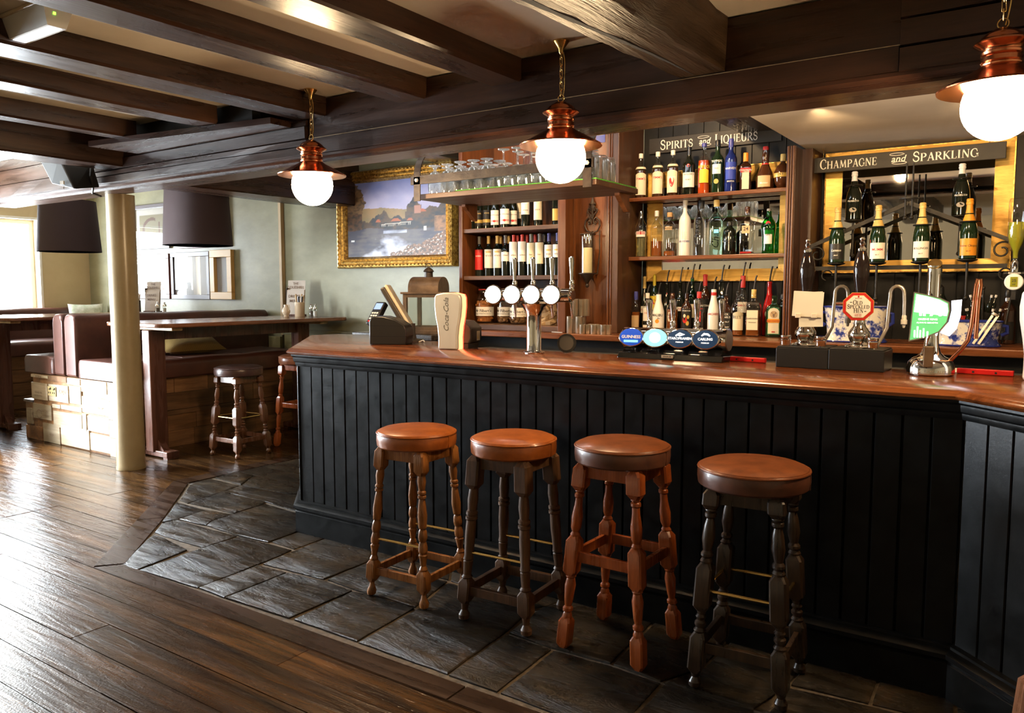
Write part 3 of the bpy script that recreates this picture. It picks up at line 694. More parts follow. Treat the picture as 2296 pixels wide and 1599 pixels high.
# bar top: a thick slab with a rounded nose, following the bends
out = [(-3.69, 3.058), (-.247, 3.058), (.61, 2.20), (1.1, 2.69), (.02, 3.77), (-2.98, 3.78), (-3.10, 4.06), (-3.80, 4.08), (-4.28, 4.40), (-4.60, 4.30), (-4.64, 4.06)]
def insets(poly, d):
    n = len(poly); res = []
    for i in range(n):
        p0, p1, p2 = Vector(poly[i-1]), Vector(poly[i]), Vector(poly[(i+1) % n])
        a = (p1-p0).normalized(); c = (p2-p1).normalized(); na = Vector((-a.y, a.x)); nc = Vector((-c.y, c.x))
        m = (na + nc).normalized(); k = d / max(.3, m.dot(na)); res.append(p1 + m * k)
    return res
b = mb(); lay = [(.02, 1.0735), (.004, 1.0735), (.0, 1.078), (-.004, 1.086), (.001, 1.094), (.006, 1.0965), (.008, 1.1005), (.016, ZB)]
vs = []; n = len(out)
for d, z in lay:
    for p in insets(out, d): vs.append((p.x, p.y, z))
fs = [tuple(range(n))[::-1]] + [(l*n+i, l*n+(i+1) % n, (l+1)*n+(i+1) % n, (l+1)*n+i) for l in range(len(lay)-1) for i in range(n)] + [tuple(range((len(lay)-1)*n, len(lay)*n))]
top = b.add(vs, fs).done('bar_worktop', 'bar_top_wood', smooth=40)
tag(top, 'long polished orange-brown wooden bar top with a rounded nosing', 'worktop')
# ---------------------------------------------------------------- back bar
ZK, YK = 1.152, 4.62
o = mb().box(-3.72, 1.2, YK, 5.24, ZK - .04, ZK).done('back_counter', 'shelf_wood', smooth=0, bevel=.006); tag(o, 'polished wooden back counter along the bottles behind the bar', 'worktop')
fr = thing('back_bar_fridges', 'dark under-counter cabinets below the back counter with a grey rail', 'cabinet', (-1.5, 4.7, 0))
def FL(o): o.location = (1.5, -4.7, 0); return o
FL(mb().box(-3.7, 1.2, 4.72, 5.2, 0, ZK - .041).done('body', 'black_panel', fr, smooth=0))
for x0, x1 in ((-3.42, -2.22), (-1.80, -.62), (-.55, .6)): FL(mb().box(x0, x1, 4.50, 4.72, .95, 1.03).done('rail', 'grey_plastic', fr, smooth=0, bevel=.01))
for x0, x1 in ((-3.5, -2.6), (-2.58, -1.7), (-1.68, -.8), (-.78, .1)): FL(mb().box(x0, x1, 4.70, 4.72, .1, .92).done('door', 'black_gloss', fr, smooth=0))
# low panelled end with a worn stone ledge, left of the shelves
le = thing('end_ledge', 'low dark panelled end cupboard with a worn dark stone ledge, under the lantern', 'cabinet', (-4.0, 4.6, 0))
def EL(o): o.location = (4.0, -4.6, 0); return o
EL(mb().box(-4.55, -3.73, 4.42, 4.80, 1.075, 1.118).done('ledge', 'granite', le, smooth=0, bevel=.006))
EL(mb().box(-4.45, -3.73, 4.50, 4.78, 0, 1.045).done('body', 'blue_lit_panel', le, smooth=0))  # bluish light on the dark panelling is put into its colour
for i in range(12): x = -4.45 + i * .06; EL(mb().box(x + .002, x + .058, 4.488, 4.50, .1, 1.0).done('panel_board', 'blue_lit_panel', le, smooth=0))
EL(mb().prism([(4.50, 1.0), (4.475, 1.01), (4.475, 1.03), (4.455, 1.045), (4.455, 1.074), (4.50, 1.074)], 'x', -4.47, -3.73).done('moulding', 'blue_lit_panel', le, smooth=0))
# wine shelf unit
YF = 4.72
def px(x, Y, y=600): return at(x, y, Y=Y).x
wx0, wx1, wi0, wi1 = px(1029, YF), px(1268, YF), px(1037, YF), px(1250, YF)
ws = thing('wine_shelves', 'tall brown wooden wine shelf unit beside the painting', 'shelf', ((wx0 + wx1) / 2, YF, ZK))
def WS(o): o.location = (-(wx0 + wx1) / 2, -YF, -ZK); return o
zA, zBs = 1.905, 1.553
WS(mb().box(wx0, wi0, YF, 5.16, ZK, 2.6).done('side', 'cabinet_wood', ws, smooth=0, bevel=.004))
WS(mb().box(wi1, wx1, YF, 5.16, ZK, 2.6).done('side', 'cabinet_wood', ws, smooth=0, bevel=.004))
WS(mb().box(wi0, wi1, 5.13, 5.16, ZK, 2.6).done('back_panel', 'cabinet_wood', ws, smooth=0))
for z in (zA, zBs): WS(mb().box(wi0, wi1, YF + .012, 5.13, z - .03, z).done('shelf', 'shelf_brown', ws, smooth=0, bevel=.003))
WS(mb().box(wi0, wi1, YF + .005, 5.13, ZK, 1.195).done('base_board', 'shelf_brown', ws, smooth=0, bevel=.004))
WS(mb().box(wi0, wi1, YF + .012, 5.13, 2.26, 2.29).done('shelf', 'shelf_brown', ws, smooth=0))
# panelled pier with the candle sconce
pr = thing('panelled_pier', 'reddish-brown panelled wooden pier carrying the candle sconce', 'panel', (-2.6, 4.9, ZK))
def PR(o): o.location = (2.6, -4.9, -ZK); return o
p0, p1, p2, p3 = px(1270, 4.86), px(1300, 4.90), px(1368, 4.90), px(1385, 4.85)
PR(mb().box(wx1 + .002, p1, 4.83, 5.16, ZK, 2.7).done('pilaster', 'cabinet_wood', pr, smooth=0))
for k, (a, c, d) in enumerate(((.22, .34, .016), (.42, .52, .010), (.62, .80, .016))):
    w = p1 - wx1; PR(mb().box(wx1 + w * a, wx1 + w * c, 4.83 - d, 4.83, ZK, 2.6).done('reed_moulding', 'cabinet_wood', pr, smooth=0, bevel=.004))
PR(mb().box(p1, p2, 4.90, 5.16, ZK, 2.7).done('panel', 'cabinet_wood', pr, smooth=0))
PR(mb().box(p2, p3, 4.85, 5.24, ZK, 2.7).done('post', 'cabinet_dark', pr, smooth=0, bevel=.004))
PR(mb().box(p2 + .008, p2 + .02, 4.838, 4.85, ZK, 2.6).done('reed_moulding', 'cabinet_wood', pr, smooth=0, bevel=.003)); PR(mb().box(p2 + .028, p2 + .036, 4.842, 4.85, ZK, 2.6).done('reed_moulding', 'cabinet_wood', pr, smooth=0, bevel=.003))
# spirits alcove
q0, q1 = px(1757, 4.85), px(1777, 4.85)
YBK = 5.24
sp = thing('spirits_alcove', 'open wooden alcove shelves holding the spirits, dark boarded back', 'shelf', (-1.9, 5.0, ZK))
def SP(o): o.location = (1.9, -5.0, -ZK); return o
xa = p3
nb = 10
for i in range(nb):
    x = xa + (q0 - xa) * i / nb; SP(mb().box(x + .003, x + (q0 - xa) / nb - .003, YBK, YBK + .018, ZK, 2.8).done('back_board', 'black_panel', sp, smooth=0))
SP(mb().box(xa, q0, YBK + .012, YBK + .04, ZK, 2.8).done('back_panel', 'wick', sp, smooth=0))
zS = (2.082, 1.678)
for z in zS: SP(mb().box(xa + .001, q0 + .02, 5.01, YBK - .038, z - .026, z).done('shelf', 'shelf_wood', sp, smooth=0, bevel=.004))
SP(mb().box(q0, q1, 4.85, YBK, ZK, 2.300).done('post', 'cabinet_dark', sp, smooth=0, bevel=.003))
for a, c in ((.1, .35), (.45, .6), (.7, .92)): SP(mb().box(q0 + (q1-q0)*a, q0 + (q1-q0)*c, 4.836, 4.85, ZK, 2.300).done('reed_moulding', 'cabinet_wood', sp, smooth=0, bevel=.003))
SP(mb().box(q1, q1 + .06, 5.0, YBK, ZK, 2.300).done('inner_jamb', 'cabinet_dark', sp, smooth=0))
# champagne alcove: dark boarded wall
cb = struct(mb().box(q1 + .06, 1.3, YBK + .012, YBK + .06, 0, 2.85).done('wall_bar', 'wick', smooth=0))
x = q1 + .06
while x < .6:
    mb().box(x + .003, x + .107, YBK, YBK + .012, ZK, 2.300).done('wall_board', 'black_panel', cb, smooth=0); x += .11
def mirror(label, x0, x1, z0, z1, wl, wb, wt, y, bar_w=.09):
    """gilt framed mirror"""
    t = thing('gilt_mirror', label, 'mirror', ((x0 + x1) / 2, y, z0)); off = (-(x0 + x1) / 2, -y, -z0)
    def side(name, pts):
        b = mb(); q = [(p[0], y - .03, p[1]) for p in pts[:2]] + [(p[0], y - .012, p[1]) for p in pts[2:]]
        w = [(p[0], y + .004, p[1]) for p in pts]
        o = b.frus([q[0], q[1], q[2], q[3]], w).done(name, 'gold_leaf', t, smooth=0); o.location = off
    side('frame_rail', [(x0, z1), (x1, z1), (x1 - wl, z1 - wt), (x0 + wl, z1 - wt)]); side('frame_rail', [(x1, z0), (x0, z0), (x0 + wl, z0 + wb), (x1 - wl, z0 + wb)])
    side('frame_stile', [(x0, z0), (x0, z1), (x0 + wl, z1 - wt), (x0 + wl, z0 + wb)]); side('frame_stile', [(x1, z1), (x1, z0), (x1 - wl, z0 + wb), (x1 - wl, z1 - wt)])
    b = mb(); e = .006
    for a in ((x0 - e, x0, z0, z1), (x1, x1 + e, z0, z1)): b.box(a[0], a[1], y - .036, y, a[2], a[3])
    for a in ((z0 - e, z0), (z1, z1 + e)): b.box(x0 - e, x1 + e, y - .036, y, a[0], a[1])
    o = b.done('outer_bead', 'gilt', t, smooth=0); o.location = off
    o = mb().box(x0 + wl - .004, x1 - wl + .004, y - .008, y - .004, z0 + wb - .004, z1 - wt + .004).done('glass', 'mirror', t, smooth=0); o.location = off
mirror('gold framed mirror behind the spirit bottles', px(1453, 5.22), px(1790, 5.22) - .03, 1.515, 2.265, .10, .075, .10, YBK - .001)
mirror('large gold framed mirror behind the champagne rack', px(1845, 5.2), px(2262, 5.2), 1.56, 2.286, .092, .068, .075, YBK - .001)
# ---------------------------------------------------------------- bar stools
def leg_mesh(p_top, p_bot, runs, seg=16):
    """runs: ('t', [(r, z)...]) turned or ('b', z0, z1, half) chamfered square block; z measured from the floor, follows the splayed axis"""
    a, c = Vector(p_bot), Vector(p_top); b = mb(); H = c.z - a.z
    def ax(z): return a + (c - a) * ((z - a.z) / H)
    for r in runs:
        if r[0] == 't':
            pts = [ax(z) for _, z in r[1]]; vs = []; fs = []; n = len(pts)
            for p, (rr, z) in zip(pts, r[1]):
                for k in range(seg): an = 2*PI*k/seg; vs.append((p.x + rr*math.cos(an), p.y + rr*math.sin(an), p.z))
            for i in range(n - 1):
                for k in range(seg): fs.append((i*seg+k, i*seg+(k+1) % seg, (i+1)*seg+(k+1) % seg, (i+1)*seg+k))
            fs += [tuple(range(seg))[::-1], tuple(range((n-1)*seg, n*seg))]
            b.add(vs, fs)
        else:
            _, z0, z1, hf = r; e = hf * .55; hh = min(.02, (z1 - z0) * .25); rings = []
            for z, k in ((z0, .62), (z0 + hh, 1), (z1 - hh, 1), (z1, .62)):
                p = ax(z); ch = hf * .22 if k == 1 else hf * .3; q = hf * k
                rings.append([(p.x + sx * q - (sx * ch if t else 0), p.y + sy * q - (0 if t else sy * ch), z) for sx, sy, t in ((-1,-1,0),(-1,-1,1),(1,-1,1),(1,-1,0),(1,1,0),(1,1,1),(-1,1,1),(-1,1,0))])
            vs = [v for rg in rings for v in rg]; fs = [(i*8+k, i*8+(k+1) % 8, i*8+8+(k+1) % 8, i*8+8+k) for i in range(3) for k in range(8)]
            fs += [tuple(range(8))[::-1], tuple(range(24, 32))]; b.add(vs, fs)
    return b
def bar(b, p, q, w, h):
    """rectangular rail from p to q"""
    p, q = Vector(p), Vector(q); d = (q - p).normalized(); s = Vector((-d.y, d.x, 0)).normalized(); u = d.cross(s)
    if u.z < 0: u = -u
    c = [(-w, -h), (w, -h), (w, h), (-w, h)]
    return b.frus([p + s*x + u*y for x, y in c], [q + s*x + u*y for x, y in c])
def stool(label, loc, rz, H, rs, foot, topw, style, wm, lt, ls, seat_h=.085, group='leather topped bar stools'):
    t = thing('bar_stool', label, 'stool', loc, rz, group)
    zs = H - seat_h
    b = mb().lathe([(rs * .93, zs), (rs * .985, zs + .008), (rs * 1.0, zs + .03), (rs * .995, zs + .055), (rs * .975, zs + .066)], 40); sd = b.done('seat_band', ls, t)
    mb().lathe([(rs * .97, zs + .062), (rs * .985, zs + .066), (rs * .96, zs + .074), (rs * .85, zs + .083), (rs * .55, zs + .088), (rs * .2, zs + .0895), (.0001, zs + .09)], 40).done('seat_cushion', lt, t)
    ring = [(rs * .985 * math.cos(2*PI*k/40), rs * .985 * math.sin(2*PI*k/40), zs + .066) for k in range(40)]
    mb().tube(ring, .0045, 6, True).done('piping', lt, sd)
    mb().box(rs * .995 - .004, rs * 1.004, -.004, .004, zs + .008, zs + .062).done('seam', ls, sd)
    tops = [(sx * topw, sy * topw, zs) for sx, sy in ((-1,-1),(1,-1),(1,1),(-1,1))]; bots = [(sx * foot, sy * foot, 0) for sx, sy in ((-1,-1),(1,-1),(1,1),(-1,1))]
    def axp(i, z): a, c = Vector(bots[i]), Vector(tops[i]); return a + (c - a) * (z / zs)
    k = H / .76
    if style == 'A':      # spindle legs, low stretcher box, bun feet
        runs = [('t', [(.013, 0), (.021, .006), (.023, .022), (.014, .045), (.011, .062), (.018, .072)]), ('b', .065*k, .165*k, .026),
                ('t', [(.018, .16*k), (.020, .17*k), (.013, .185*k), (.017, .21*k), (.022, .232*k), (.016, .238*k), (.021, .245*k), (.022, .265*k), (.016, .29*k), (.019, .296*k), (.022, .31*k), (.019, .335*k), (.014, .345*k), (.019, .35*k), (.023, .40*k), (.018, .45*k), (.014, .475*k), (.020, .48*k), (.020, .488*k), (.014, .492*k), (.020, .498*k), (.020, .506*k), (.015, .512*k), (.021, .55*k), (.016, .585*k), (.019, .59*k), (.017, .60*k)]),
                ('b', .575*k, zs, .0275)]
        rails = [(.115*k, .009, .018)]; brass_z = .262*k
    elif style == 'B':    # plain tapering legs
        runs = [('t', [(.014, 0), (.023, .006), (.025, .024), (.014, .045), (.019, .078)]), ('b', .07*k, .175*k, .029),
                ('t', [(.017, .17*k), (.025, .18*k), (.018, .19*k), (.022, .245*k), (.018, .25*k), (.023, .255*k), (.020, .27*k), (.024, .36*k), (.022, .415*k), (.027, .42*k), (.027, .43*k), (.021, .434*k), (.026, .44*k), (.026, .45*k), (.020, .456*k), (.024, .50*k), (.020, .545*k), (.024, .55*k), (.022, .56*k)]),
                ('b', .545*k, zs, .032)]
        rails = [(.125*k, .011, .020)]; brass_z = .282*k
    elif style == 'C':    # red, high stretcher, long square feet
        runs = [('b', 0, .118*k, .0265), ('t', [(.02, .112*k), (.021, .12*k), (.015, .135*k), (.021, .14*k), (.021, .15*k), (.014, .158*k), (.018, .18*k), (.023, .235*k), (.017, .262*k), (.021, .268*k), (.019, .28*k)]),
                ('b', .27*k, .42*k, .0285), ('t', [(.019, .415*k), (.021, .425*k), (.015, .435*k), (.021, .45*k), (.023, .49*k), (.016, .535*k), (.015, .56*k), (.020, .565*k), (.020, .575*k), (.015, .58*k), (.020, .586*k), (.018, .60*k)]), ('b', .588*k, zs, .030)]
        rails = [(.345*k, .009, .021)]; brass_z = None
    else:                 # D, dark: block in the middle, bobbins, low stretcher and brass bars
        runs = [('t', [(.013, 0), (.021, .006), (.023, .022), (.014, .040), (.019, .055)]), ('b', .05*k, .19*k, .028),
                ('t', [(.018, .185*k), (.023, .195*k), (.015, .205*k), (.021, .215*k), (.021, .223*k), (.014, .23*k), (.020, .242*k), (.014, .25*k), (.019, .268*k)]),
                ('b', .262*k, .425*k, .029), ('t', [(.019, .42*k), (.023, .43*k), (.016, .44*k), (.022, .448*k), (.022, .456*k), (.015, .465*k), (.024, .505*k), (.020, .55*k), (.014, .572*k), (.021, .58*k), (.021, .59*k), (.015, .595*k), (.022, .60*k), (.020, .615*k)]), ('b', .602*k, zs, .030)]
        rails = [(.14*k, .009, .019)]; brass_z = .33*k
    for i in range(4): leg_mesh(tops[i], bots[i], runs).done('leg', wm, t, smooth=30)
    zr = zs - .028
    for i in range(4):
        bar(mb(), axp(i, zr), axp((i + 1) % 4, zr), .010, .027).done('apron', wm, t, smooth=0)
        for z, w, h in rails: bar(mb(), axp(i, z), axp((i + 1) % 4, z), w, h).done('stretcher', wm, t, smooth=0, bevel=.002)
    if brass_z:
        for i in ((0, 2) if style != 'D' else (0, 1, 2, 3)):
            mb().tube([axp(i, brass_z), axp((i + 1) % 4, brass_z)], .0065, 10).done('brass_bar', 'brass', t)
    return t
stool('honey oak bar stool with tan leather seat, leftmost of the row along the bar', (-2.452, 2.79, .002), rad(3), .797, .190, .158, .115, 'A', 'stool_honey', 'leather_tan', 'leather_tan')
stool('dark oak bar stool with tan leather seat and plain tapering legs, second along the bar', (-1.915, 2.82, .002), rad(3), .815, .190, .160, .118, 'B', 'stool_dark_oak', 'leather_tan', 'leather_tan')
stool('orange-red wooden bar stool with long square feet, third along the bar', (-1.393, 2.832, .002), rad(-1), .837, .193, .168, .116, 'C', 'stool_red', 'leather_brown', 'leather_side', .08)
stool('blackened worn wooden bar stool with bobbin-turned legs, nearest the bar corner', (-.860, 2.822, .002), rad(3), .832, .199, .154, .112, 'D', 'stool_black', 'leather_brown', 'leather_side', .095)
stool('brown bar stool with dark leather seat beside the wooden poseur table', (-5.86, 4.32, .002), rad(2), .79, .205, .168, .118, 'D', 'stool_brown', 'leather_dark', 'leather_dark', .09)
stool('reddish bar stool with chestnut seat half hidden behind the bar end', (-5.72, 4.90, .002), rad(4), .85, .20, .165, .115, 'C', 'stool_red', 'leather_chest', 'leather_chest', .085)
stool('brown wooden bar stool cut off by the right edge, in front of the bar corner', (.185, 2.36, .002), rad(20), .76, .185, .16, .115, 'D', 'stool_brown', 'leather_tan', 'leather_tan', .085)
# ---------------------------------------------------------------- pendant lamps
def pendant(label, x, y, zc, D=.225, ztop=ZC):
    r = D / 2; t = thing('pendant_lamp', label, 'lamp', (x, y, ztop), 0, 'copper pendant lamps over the bar')
    g = zc - ztop
    zn = g + r * .92     # shade height
    mb().lathe([(.0001, -r)] + [(r * math.sin(PI * i / 18), -r * math.cos(PI * i / 18)) for i in range(1, 15)] + [(.055, r * .80)], 32, (0, 0, g)).done('globe', 'globe_light', t)
    prof = [(.185, zn - .052), (.187, zn - .048), (.15, zn - .028), (.105, zn - .004), (.075, zn + .012), (.062, zn + .022)]
    sh = mb().lathe(prof + [(.060, zn + .020), (.073, zn + .009), (.103, zn - .007), (.148, zn - .032), (.185, zn - .053)], 40).done('shade', 'copper', t)
    mb().lathe([(.060, zn + 0.0180), (.062, zn + 0.0270), (.056, zn + 0.0312), (.060, zn + 0.0354), (.060, zn + 0.0494), (.054, zn + 0.0536), (.060, zn + 0.0578), (.062, zn + 0.0648), (.056, zn + 0.0690), (.058, zn + 0.0760), (.064, zn + 0.0816), (.078, zn + 0.0886), (.083, zn + 0.0928), (.080, zn + 0.0984), (.070, zn + 0.1026), (.066, zn + 0.1082)], 32).done('lamp_body', 'copper', t)
    mb().lathe([(.066, zn + 0.1068), (.060, zn + 0.1166), (.046, zn + 0.1278), (.030, zn + 0.1341), (.026, zn + 0.1390), (.012, zn + 0.1432), (.0001, zn + 0.1439)], 32).done('cap', 'copper', t)
    z = zn + .144; ch = mb()
    ch.tube([(.016 * math.cos(2*PI*k/14), 0, z + .013 + .016 * math.sin(2*PI*k/14)) for k in range(14)], .0025, 6, True); z += .026
    zc_ = -.05; n = max(2, int((zc_ - z) / .026)); st = (zc_ - z) / n
    for i in range(n):
        pts = []; L = st * .62
        for k in range(12):
            a = 2*PI*k/12; u = .0062 * math.cos(a); w = math.sin(a) * .0062 + (L if math.sin(a) > 0 else -L) * .78
            pts.append((u, 0, w) if i % 2 else (0, u, w))
        ch.m = Matrix.Translation((0, 0, z + st * (i + .5))); ch.tube(pts, .0017, 5, True)
    ch.m = Matrix(); ch.done('chain', 'brass', t)
    mb().tube([(.006 + .014 * math.sin(PI * i / 10), .004 * math.sin(i), zn + .15 + (-.03 - zn - .15) * i / 10) for i in range(11)], .0022, 6).done('flex', 'brass', t)
    mb().lathe([(.006, -.058), (.011, -.05), (.013, -.035), (.030, -.012), (.036, -.004), (.036, 0)], 24).done('ceiling_rose', 'brass', t)
pendant('lit copper pendant lamp with a white globe, in front of the painting', -3.415, 3.035, 2.030)
pendant('lit copper pendant lamp with a white globe, in front of the glass rack', -1.84, 3.085, 2.040)
pendant('lit copper pendant lamp with a white globe, cut off at the right edge', -.165, 3.075, 2.052)
# ---------------------------------------------------------------- seating corner
zs_, zt_ = .652, 1.225
YE = 3.62
# wine crate base: boards of old crates
bench = thing('upholstered_bench', 'double-sided brown leather bench on a plinth of pale wine crate boards', 'bench', (-7.4, 4.6, 0))
def BN(o): o.location = (7.4, -4.6, 0); return o
def BB(o): return o
bb = BN(mb().box(-8.1, -6.66, YE + .012, 5.76, 0, .648).done('plinth', 'crate_dark', bench, smooth=0))
BB(mb().box(-8.27, -8.1, YE + .012, 5.76, 0, .36).done('step', 'crate_dark', bb, smooth=0))
BB(mb().box(-8.285, -8.1, YE - .002, 5.76, .362, .384).done('step_board', 'frame_grey', bb, smooth=0))
def pX(x, y): p = at(x, y, Y=YE); return p.x, p.z
CR = [((69,838,108,850),0),((108,841,149,859),2),((150,847,180,865),1),((181,848,240,886),1),((70,856,108,899),0),((109,860,155,905),1),((155,864,183,908),1),((183,888,246,934),0),((74,903,117,944),1),((118,905,137,917),3),((137,907,184,925),1),((119,920,185,969),0),((59,913,74,951),1),((59,951,96,989),2),((96,947,136,999),0),((136,952,202,1010),1),((185,927,196,968),0),((196,931,246,975),1),((202,970,250,1019),0)]
for (x0, y0, x1, y1), kq in CR:
    a = pX(x0, y0); c = pX(x1, y1); z1 = min(a[1], .648); z0 = max(c[1], .0)
    BB(mb().box(a[0] + .003, c[0] - .003, YE - .004 + R.uniform(-.003, .003), YE + .012, z0 + .002, z1 - .002).done('crate_board', ('crate_wood', 'crate_wood', 'crate_dark', 'crate_wood')[kq], bb, smooth=0))
x = -6.735
for z0, z1 in ((.0, .16), (.163, .32), (.323, .48), (.483, .648)):
    u = -6.73
    while u < -6.63: BB(mb().box(u + .002, min(u + .1, -6.63) - .002, YE - .002, YE + .012, z0, z1).done('crate_board', 'crate_wood', bb, smooth=0)); u += .1
# dark boards along the long side
for j, (z0, z1) in enumerate(((0, .15), (.153, .30), (.345, .50), (.503, .648))):
    u = YE + .012
    while u < 5.75:
        L = .3 + R.random() * .35; BB(mb().box(-6.66, -6.648 + R.uniform(0, .004), u + .002, min(u + L, 5.755) - .002, z0, z1).done('crate_board', 'crate_dark', bb, smooth=0)); u += L
BB(mb().box(-6.67, -6.625, YE, 5.755, .302, .342).done('rail', 'crate_dark', bb, smooth=0))
# stencilled prints on the crates
pb = mb()
for (xx, yy, s, sz) in ((88, 880, 'GRAND VIN', .026), (88, 887, 'MIS EN BOUTEILLE', .018), (141, 879, 'CAJA', .055), (102, 922, 'CHATEAU', .03), (104, 932, 'BORDEAUX', .022), (206, 862, 'GRAND CRU', .03), (206, 872, 'MEDOC', .026), (222, 925, 'BORDEAUX', .032), (224, 914, 'CHATEAU', .026), (168, 884, 'VINO TINTO', .022), (88, 845, 'RESERVA', .03), (118, 975, 'RIOJA', .03)):
    q = pX(xx, yy); lettering(pb, s, sz, flat((q[0], YE - .0085, q[1])))
for (xx, yy, rr) in ((207, 866, .05), (90, 928, .05), (225, 905, .06), (79, 968, .045)):
    q = pX(xx, yy); ribbon(pb, [(q[0] + rr * math.cos(a * .35), q[1] + rr * .8 * math.sin(a * .35), .003) for a in range(0, 18)], lambda u, v: (u, YE - .0085, v))
BB(pb.done('stencil_print', 'ink_brown', bb, smooth=0))
q = pX(119, 877)
so = thing('power_socket', 'brass double wall socket set in the pale crate boards', 'socket', (q[0], YE - .008, q[1] - .045))
mb().box(-.075, .075, -.006, 0, 0, .09).done('plate', 'socket_brass', so, smooth=0, bevel=.002)
for u in (-.038, .038):
    for (a, c) in ((0, .062), (-.016, .03), (.016, .03)): mb().box(u + a - .005, u + a + .005, -.008, -.005, c - .008, c + .008).done('pin_hole', 'black_plastic', so, smooth=0)
    mb().box(u + .018, u + .032, -.011, -.005, .06, .08).done('switch', 'black_plastic', so, smooth=0)
# upholstery: rounded leather blocks
def pad(name, label, x0, x1, y0, y1, z0, z1, m, r=.05, par=None, fix=None, wr=True, ny=20):
    lean = 0
    b = mb(); ring = []
    cs = [(x0 + r, z0 + .012, 180, 270, .012), (x1 - r, z0 + .012, 270, 360, .012), (x1 - r, z1 - r, 0, 90, r), (x0 + r, z1 - r, 90, 180, r)]
    def sec(k):
        pts = []
        for (cx, cz, a0, a1, q) in cs:
            cx2 = x0 + q if cx < (x0 + x1) / 2 else x1 - q
            for i in range(6):
                a = rad(a0 + (a1 - a0) * i / 5); pts.append((cx2 + q * math.cos(a), cz + q * math.sin(a)))
        mx_, mz_ = (x0 + x1) / 2, (z0 + z1) / 2
        return [(mx_ + (u - mx_) * k + lean * (w - z0), mz_ + (w - mz_) * (1 - (1 - k) * .6)) for u, w in pts]
    vs = []; Ys = [(y0, .86), (y0 + .004, .94), (y0 + .018, .985), (y0 + .04, 1)] + [(y0 + .04 + (y1 - y0 - .05) * i / ny, 1) for i in range(1, ny + 1)] + [(y1, .95)]
    for i, (y, k) in enumerate(Ys):
        for u, w in sec(k): vs.append((u, y + (R.uniform(-.003, .003) if i < 3 and wr else 0), w + (.0035 * math.sin(y * 9 + u * 5) if w > z1 - .02 else 0)))
    n = 24; fs = [(i*n+k, i*n+(k+1) % n, (i+1)*n+(k+1) % n, (i+1)*n+k) for i in range(len(Ys)-1) for k in range(n)] + [tuple(range(n)), tuple(range((len(Ys)-1)*n, len(Ys)*n))[::-1]]
    o = fix(b.add(vs, [f[::-1] for f in fs]).done(name, m, par, smooth=45)); o['label'] = label
    for q in (.33, .66):       # seams across the long pad
        yy = y0 + (y1 - y0) * q; mb().box(x0 + r, x1 - r, yy - .002, yy + .002, z1 - .004, z1 + .0015).done('seam', m, o, smooth=0)
    return o
pad('seat', 'purplish brown leather bench seat facing the left table', -8.25, -7.665, YE, 5.76, zs_, .825, 'leather_ox', .05, bench, BN)
pad('backrest', 'brown leather bench backrest, left one of the back-to-back pair', -7.65, -7.475, YE + .002, 5.76, zs_, zt_, 'leather_ox', .06, bench, BN)
pad('backrest', 'brown leather bench backrest, right one of the back-to-back pair behind the column', -7.44, -7.25, YE + .002, 5.76, zs_, zt_, 'leather_ox', .06, bench, BN)
pad('seat', 'long brown leather bench seat under the wooden poseur table', -7.235, -6.56, YE, 5.60, zs_, .825, 'leather_ox', .06, bench, BN)
# bench along the window wall
wbn = thing('window_bench', 'dark leather bench along the window wall behind the left table', 'bench', (-10.6, 4.6, 0))
def WB(o): o.location = (10.6, -4.6, 0); return o
wb_ = WB(mb().box(-10.95, -10.3, 3.4, 5.78, 0, .648).done('plinth', 'crate_dark', wbn, smooth=0))
for k in range(4): mb().box(-10.3, -10.288, 3.4, 5.78, .01 + k * .16, .155 + k * .16).done('board', 'crate_dark', wb_, smooth=0)
pad('seat', 'leather seat shining in daylight', -10.90, -10.22, 3.4, 5.76, .65, .825, 'leather_ox', .06, wbn, WB)
pad('backrest', 'leather backrest', -11.07, -10.91, 3.4, 5.76, .65, 1.215, 'leather_ox', .06, wbn, WB)
def cushion(name, label, loc, rz, rx, w, h, t, m, ry=0):
    b = mx(xf(loc, rz, rx, ry)); n = 12; vs = []; fs = []
    for s in (1, -1):
        for i in range(n + 1):
            for j in range(n + 1):
                u, v = i / n * 2 - 1, j / n * 2 - 1
                e = (1 - abs(u) ** 3) * (1 - abs(v) ** 3); k = 1 - .06 * (1 - abs(u)) * abs(v) ** 2 - .0
                vs.append((u * w / 2 * (1 - .07 * (1 - v * v)), v * h / 2 * (1 - .07 * (1 - u * u)), s * t / 2 * e ** .6))
    q = (n + 1) ** 2
    for s in range(2):
        for i in range(n):
            for j in range(n):
                f = (s*q + i*(n+1)+j, s*q + (i+1)*(n+1)+j, s*q + (i+1)*(n+1)+j+1, s*q + i*(n+1)+j+1); fs.append(f if s == 0 else f[::-1])
    o = b.add(vs, fs).done(name, m, smooth=60); tag(o, label, 'cushion'); return o
m_, nt_, p_ = base('corduroy', (.30, .20, .06), .85)
v_ = coords(nt_, (1, 1, 1)); w_ = N(nt_, 'ShaderNodeTexWave', Scale=55.0, Distortion=.3); nt_.links.new(v_, w_.inputs[0]); w_.bands_direction = 'Y'
nt_.links.new(ramp(nt_, w_.outputs[0], [(.2, (.20, .13, .035)), (.8, (.38, .26, .08))]), p_.inputs['Base Color']); bump(nt_, p_, w_.outputs[0], .6, .004)
cushion('cushion', 'mustard corduroy cushion lying on the long bench seat', (-6.93, 4.55, .935), rad(84), rad(24), .62, .36, .15, 'corduroy')
mottle('cushion_print', (.72, .72, .66), (.30, .36, .22), 9, .8, .1)
cushion('cushion', 'white and green printed cushion propped on the far bench back', (-10.72, 5.52, 1.06), rad(70), rad(75), .42, .42, .12, 'cushion_print')
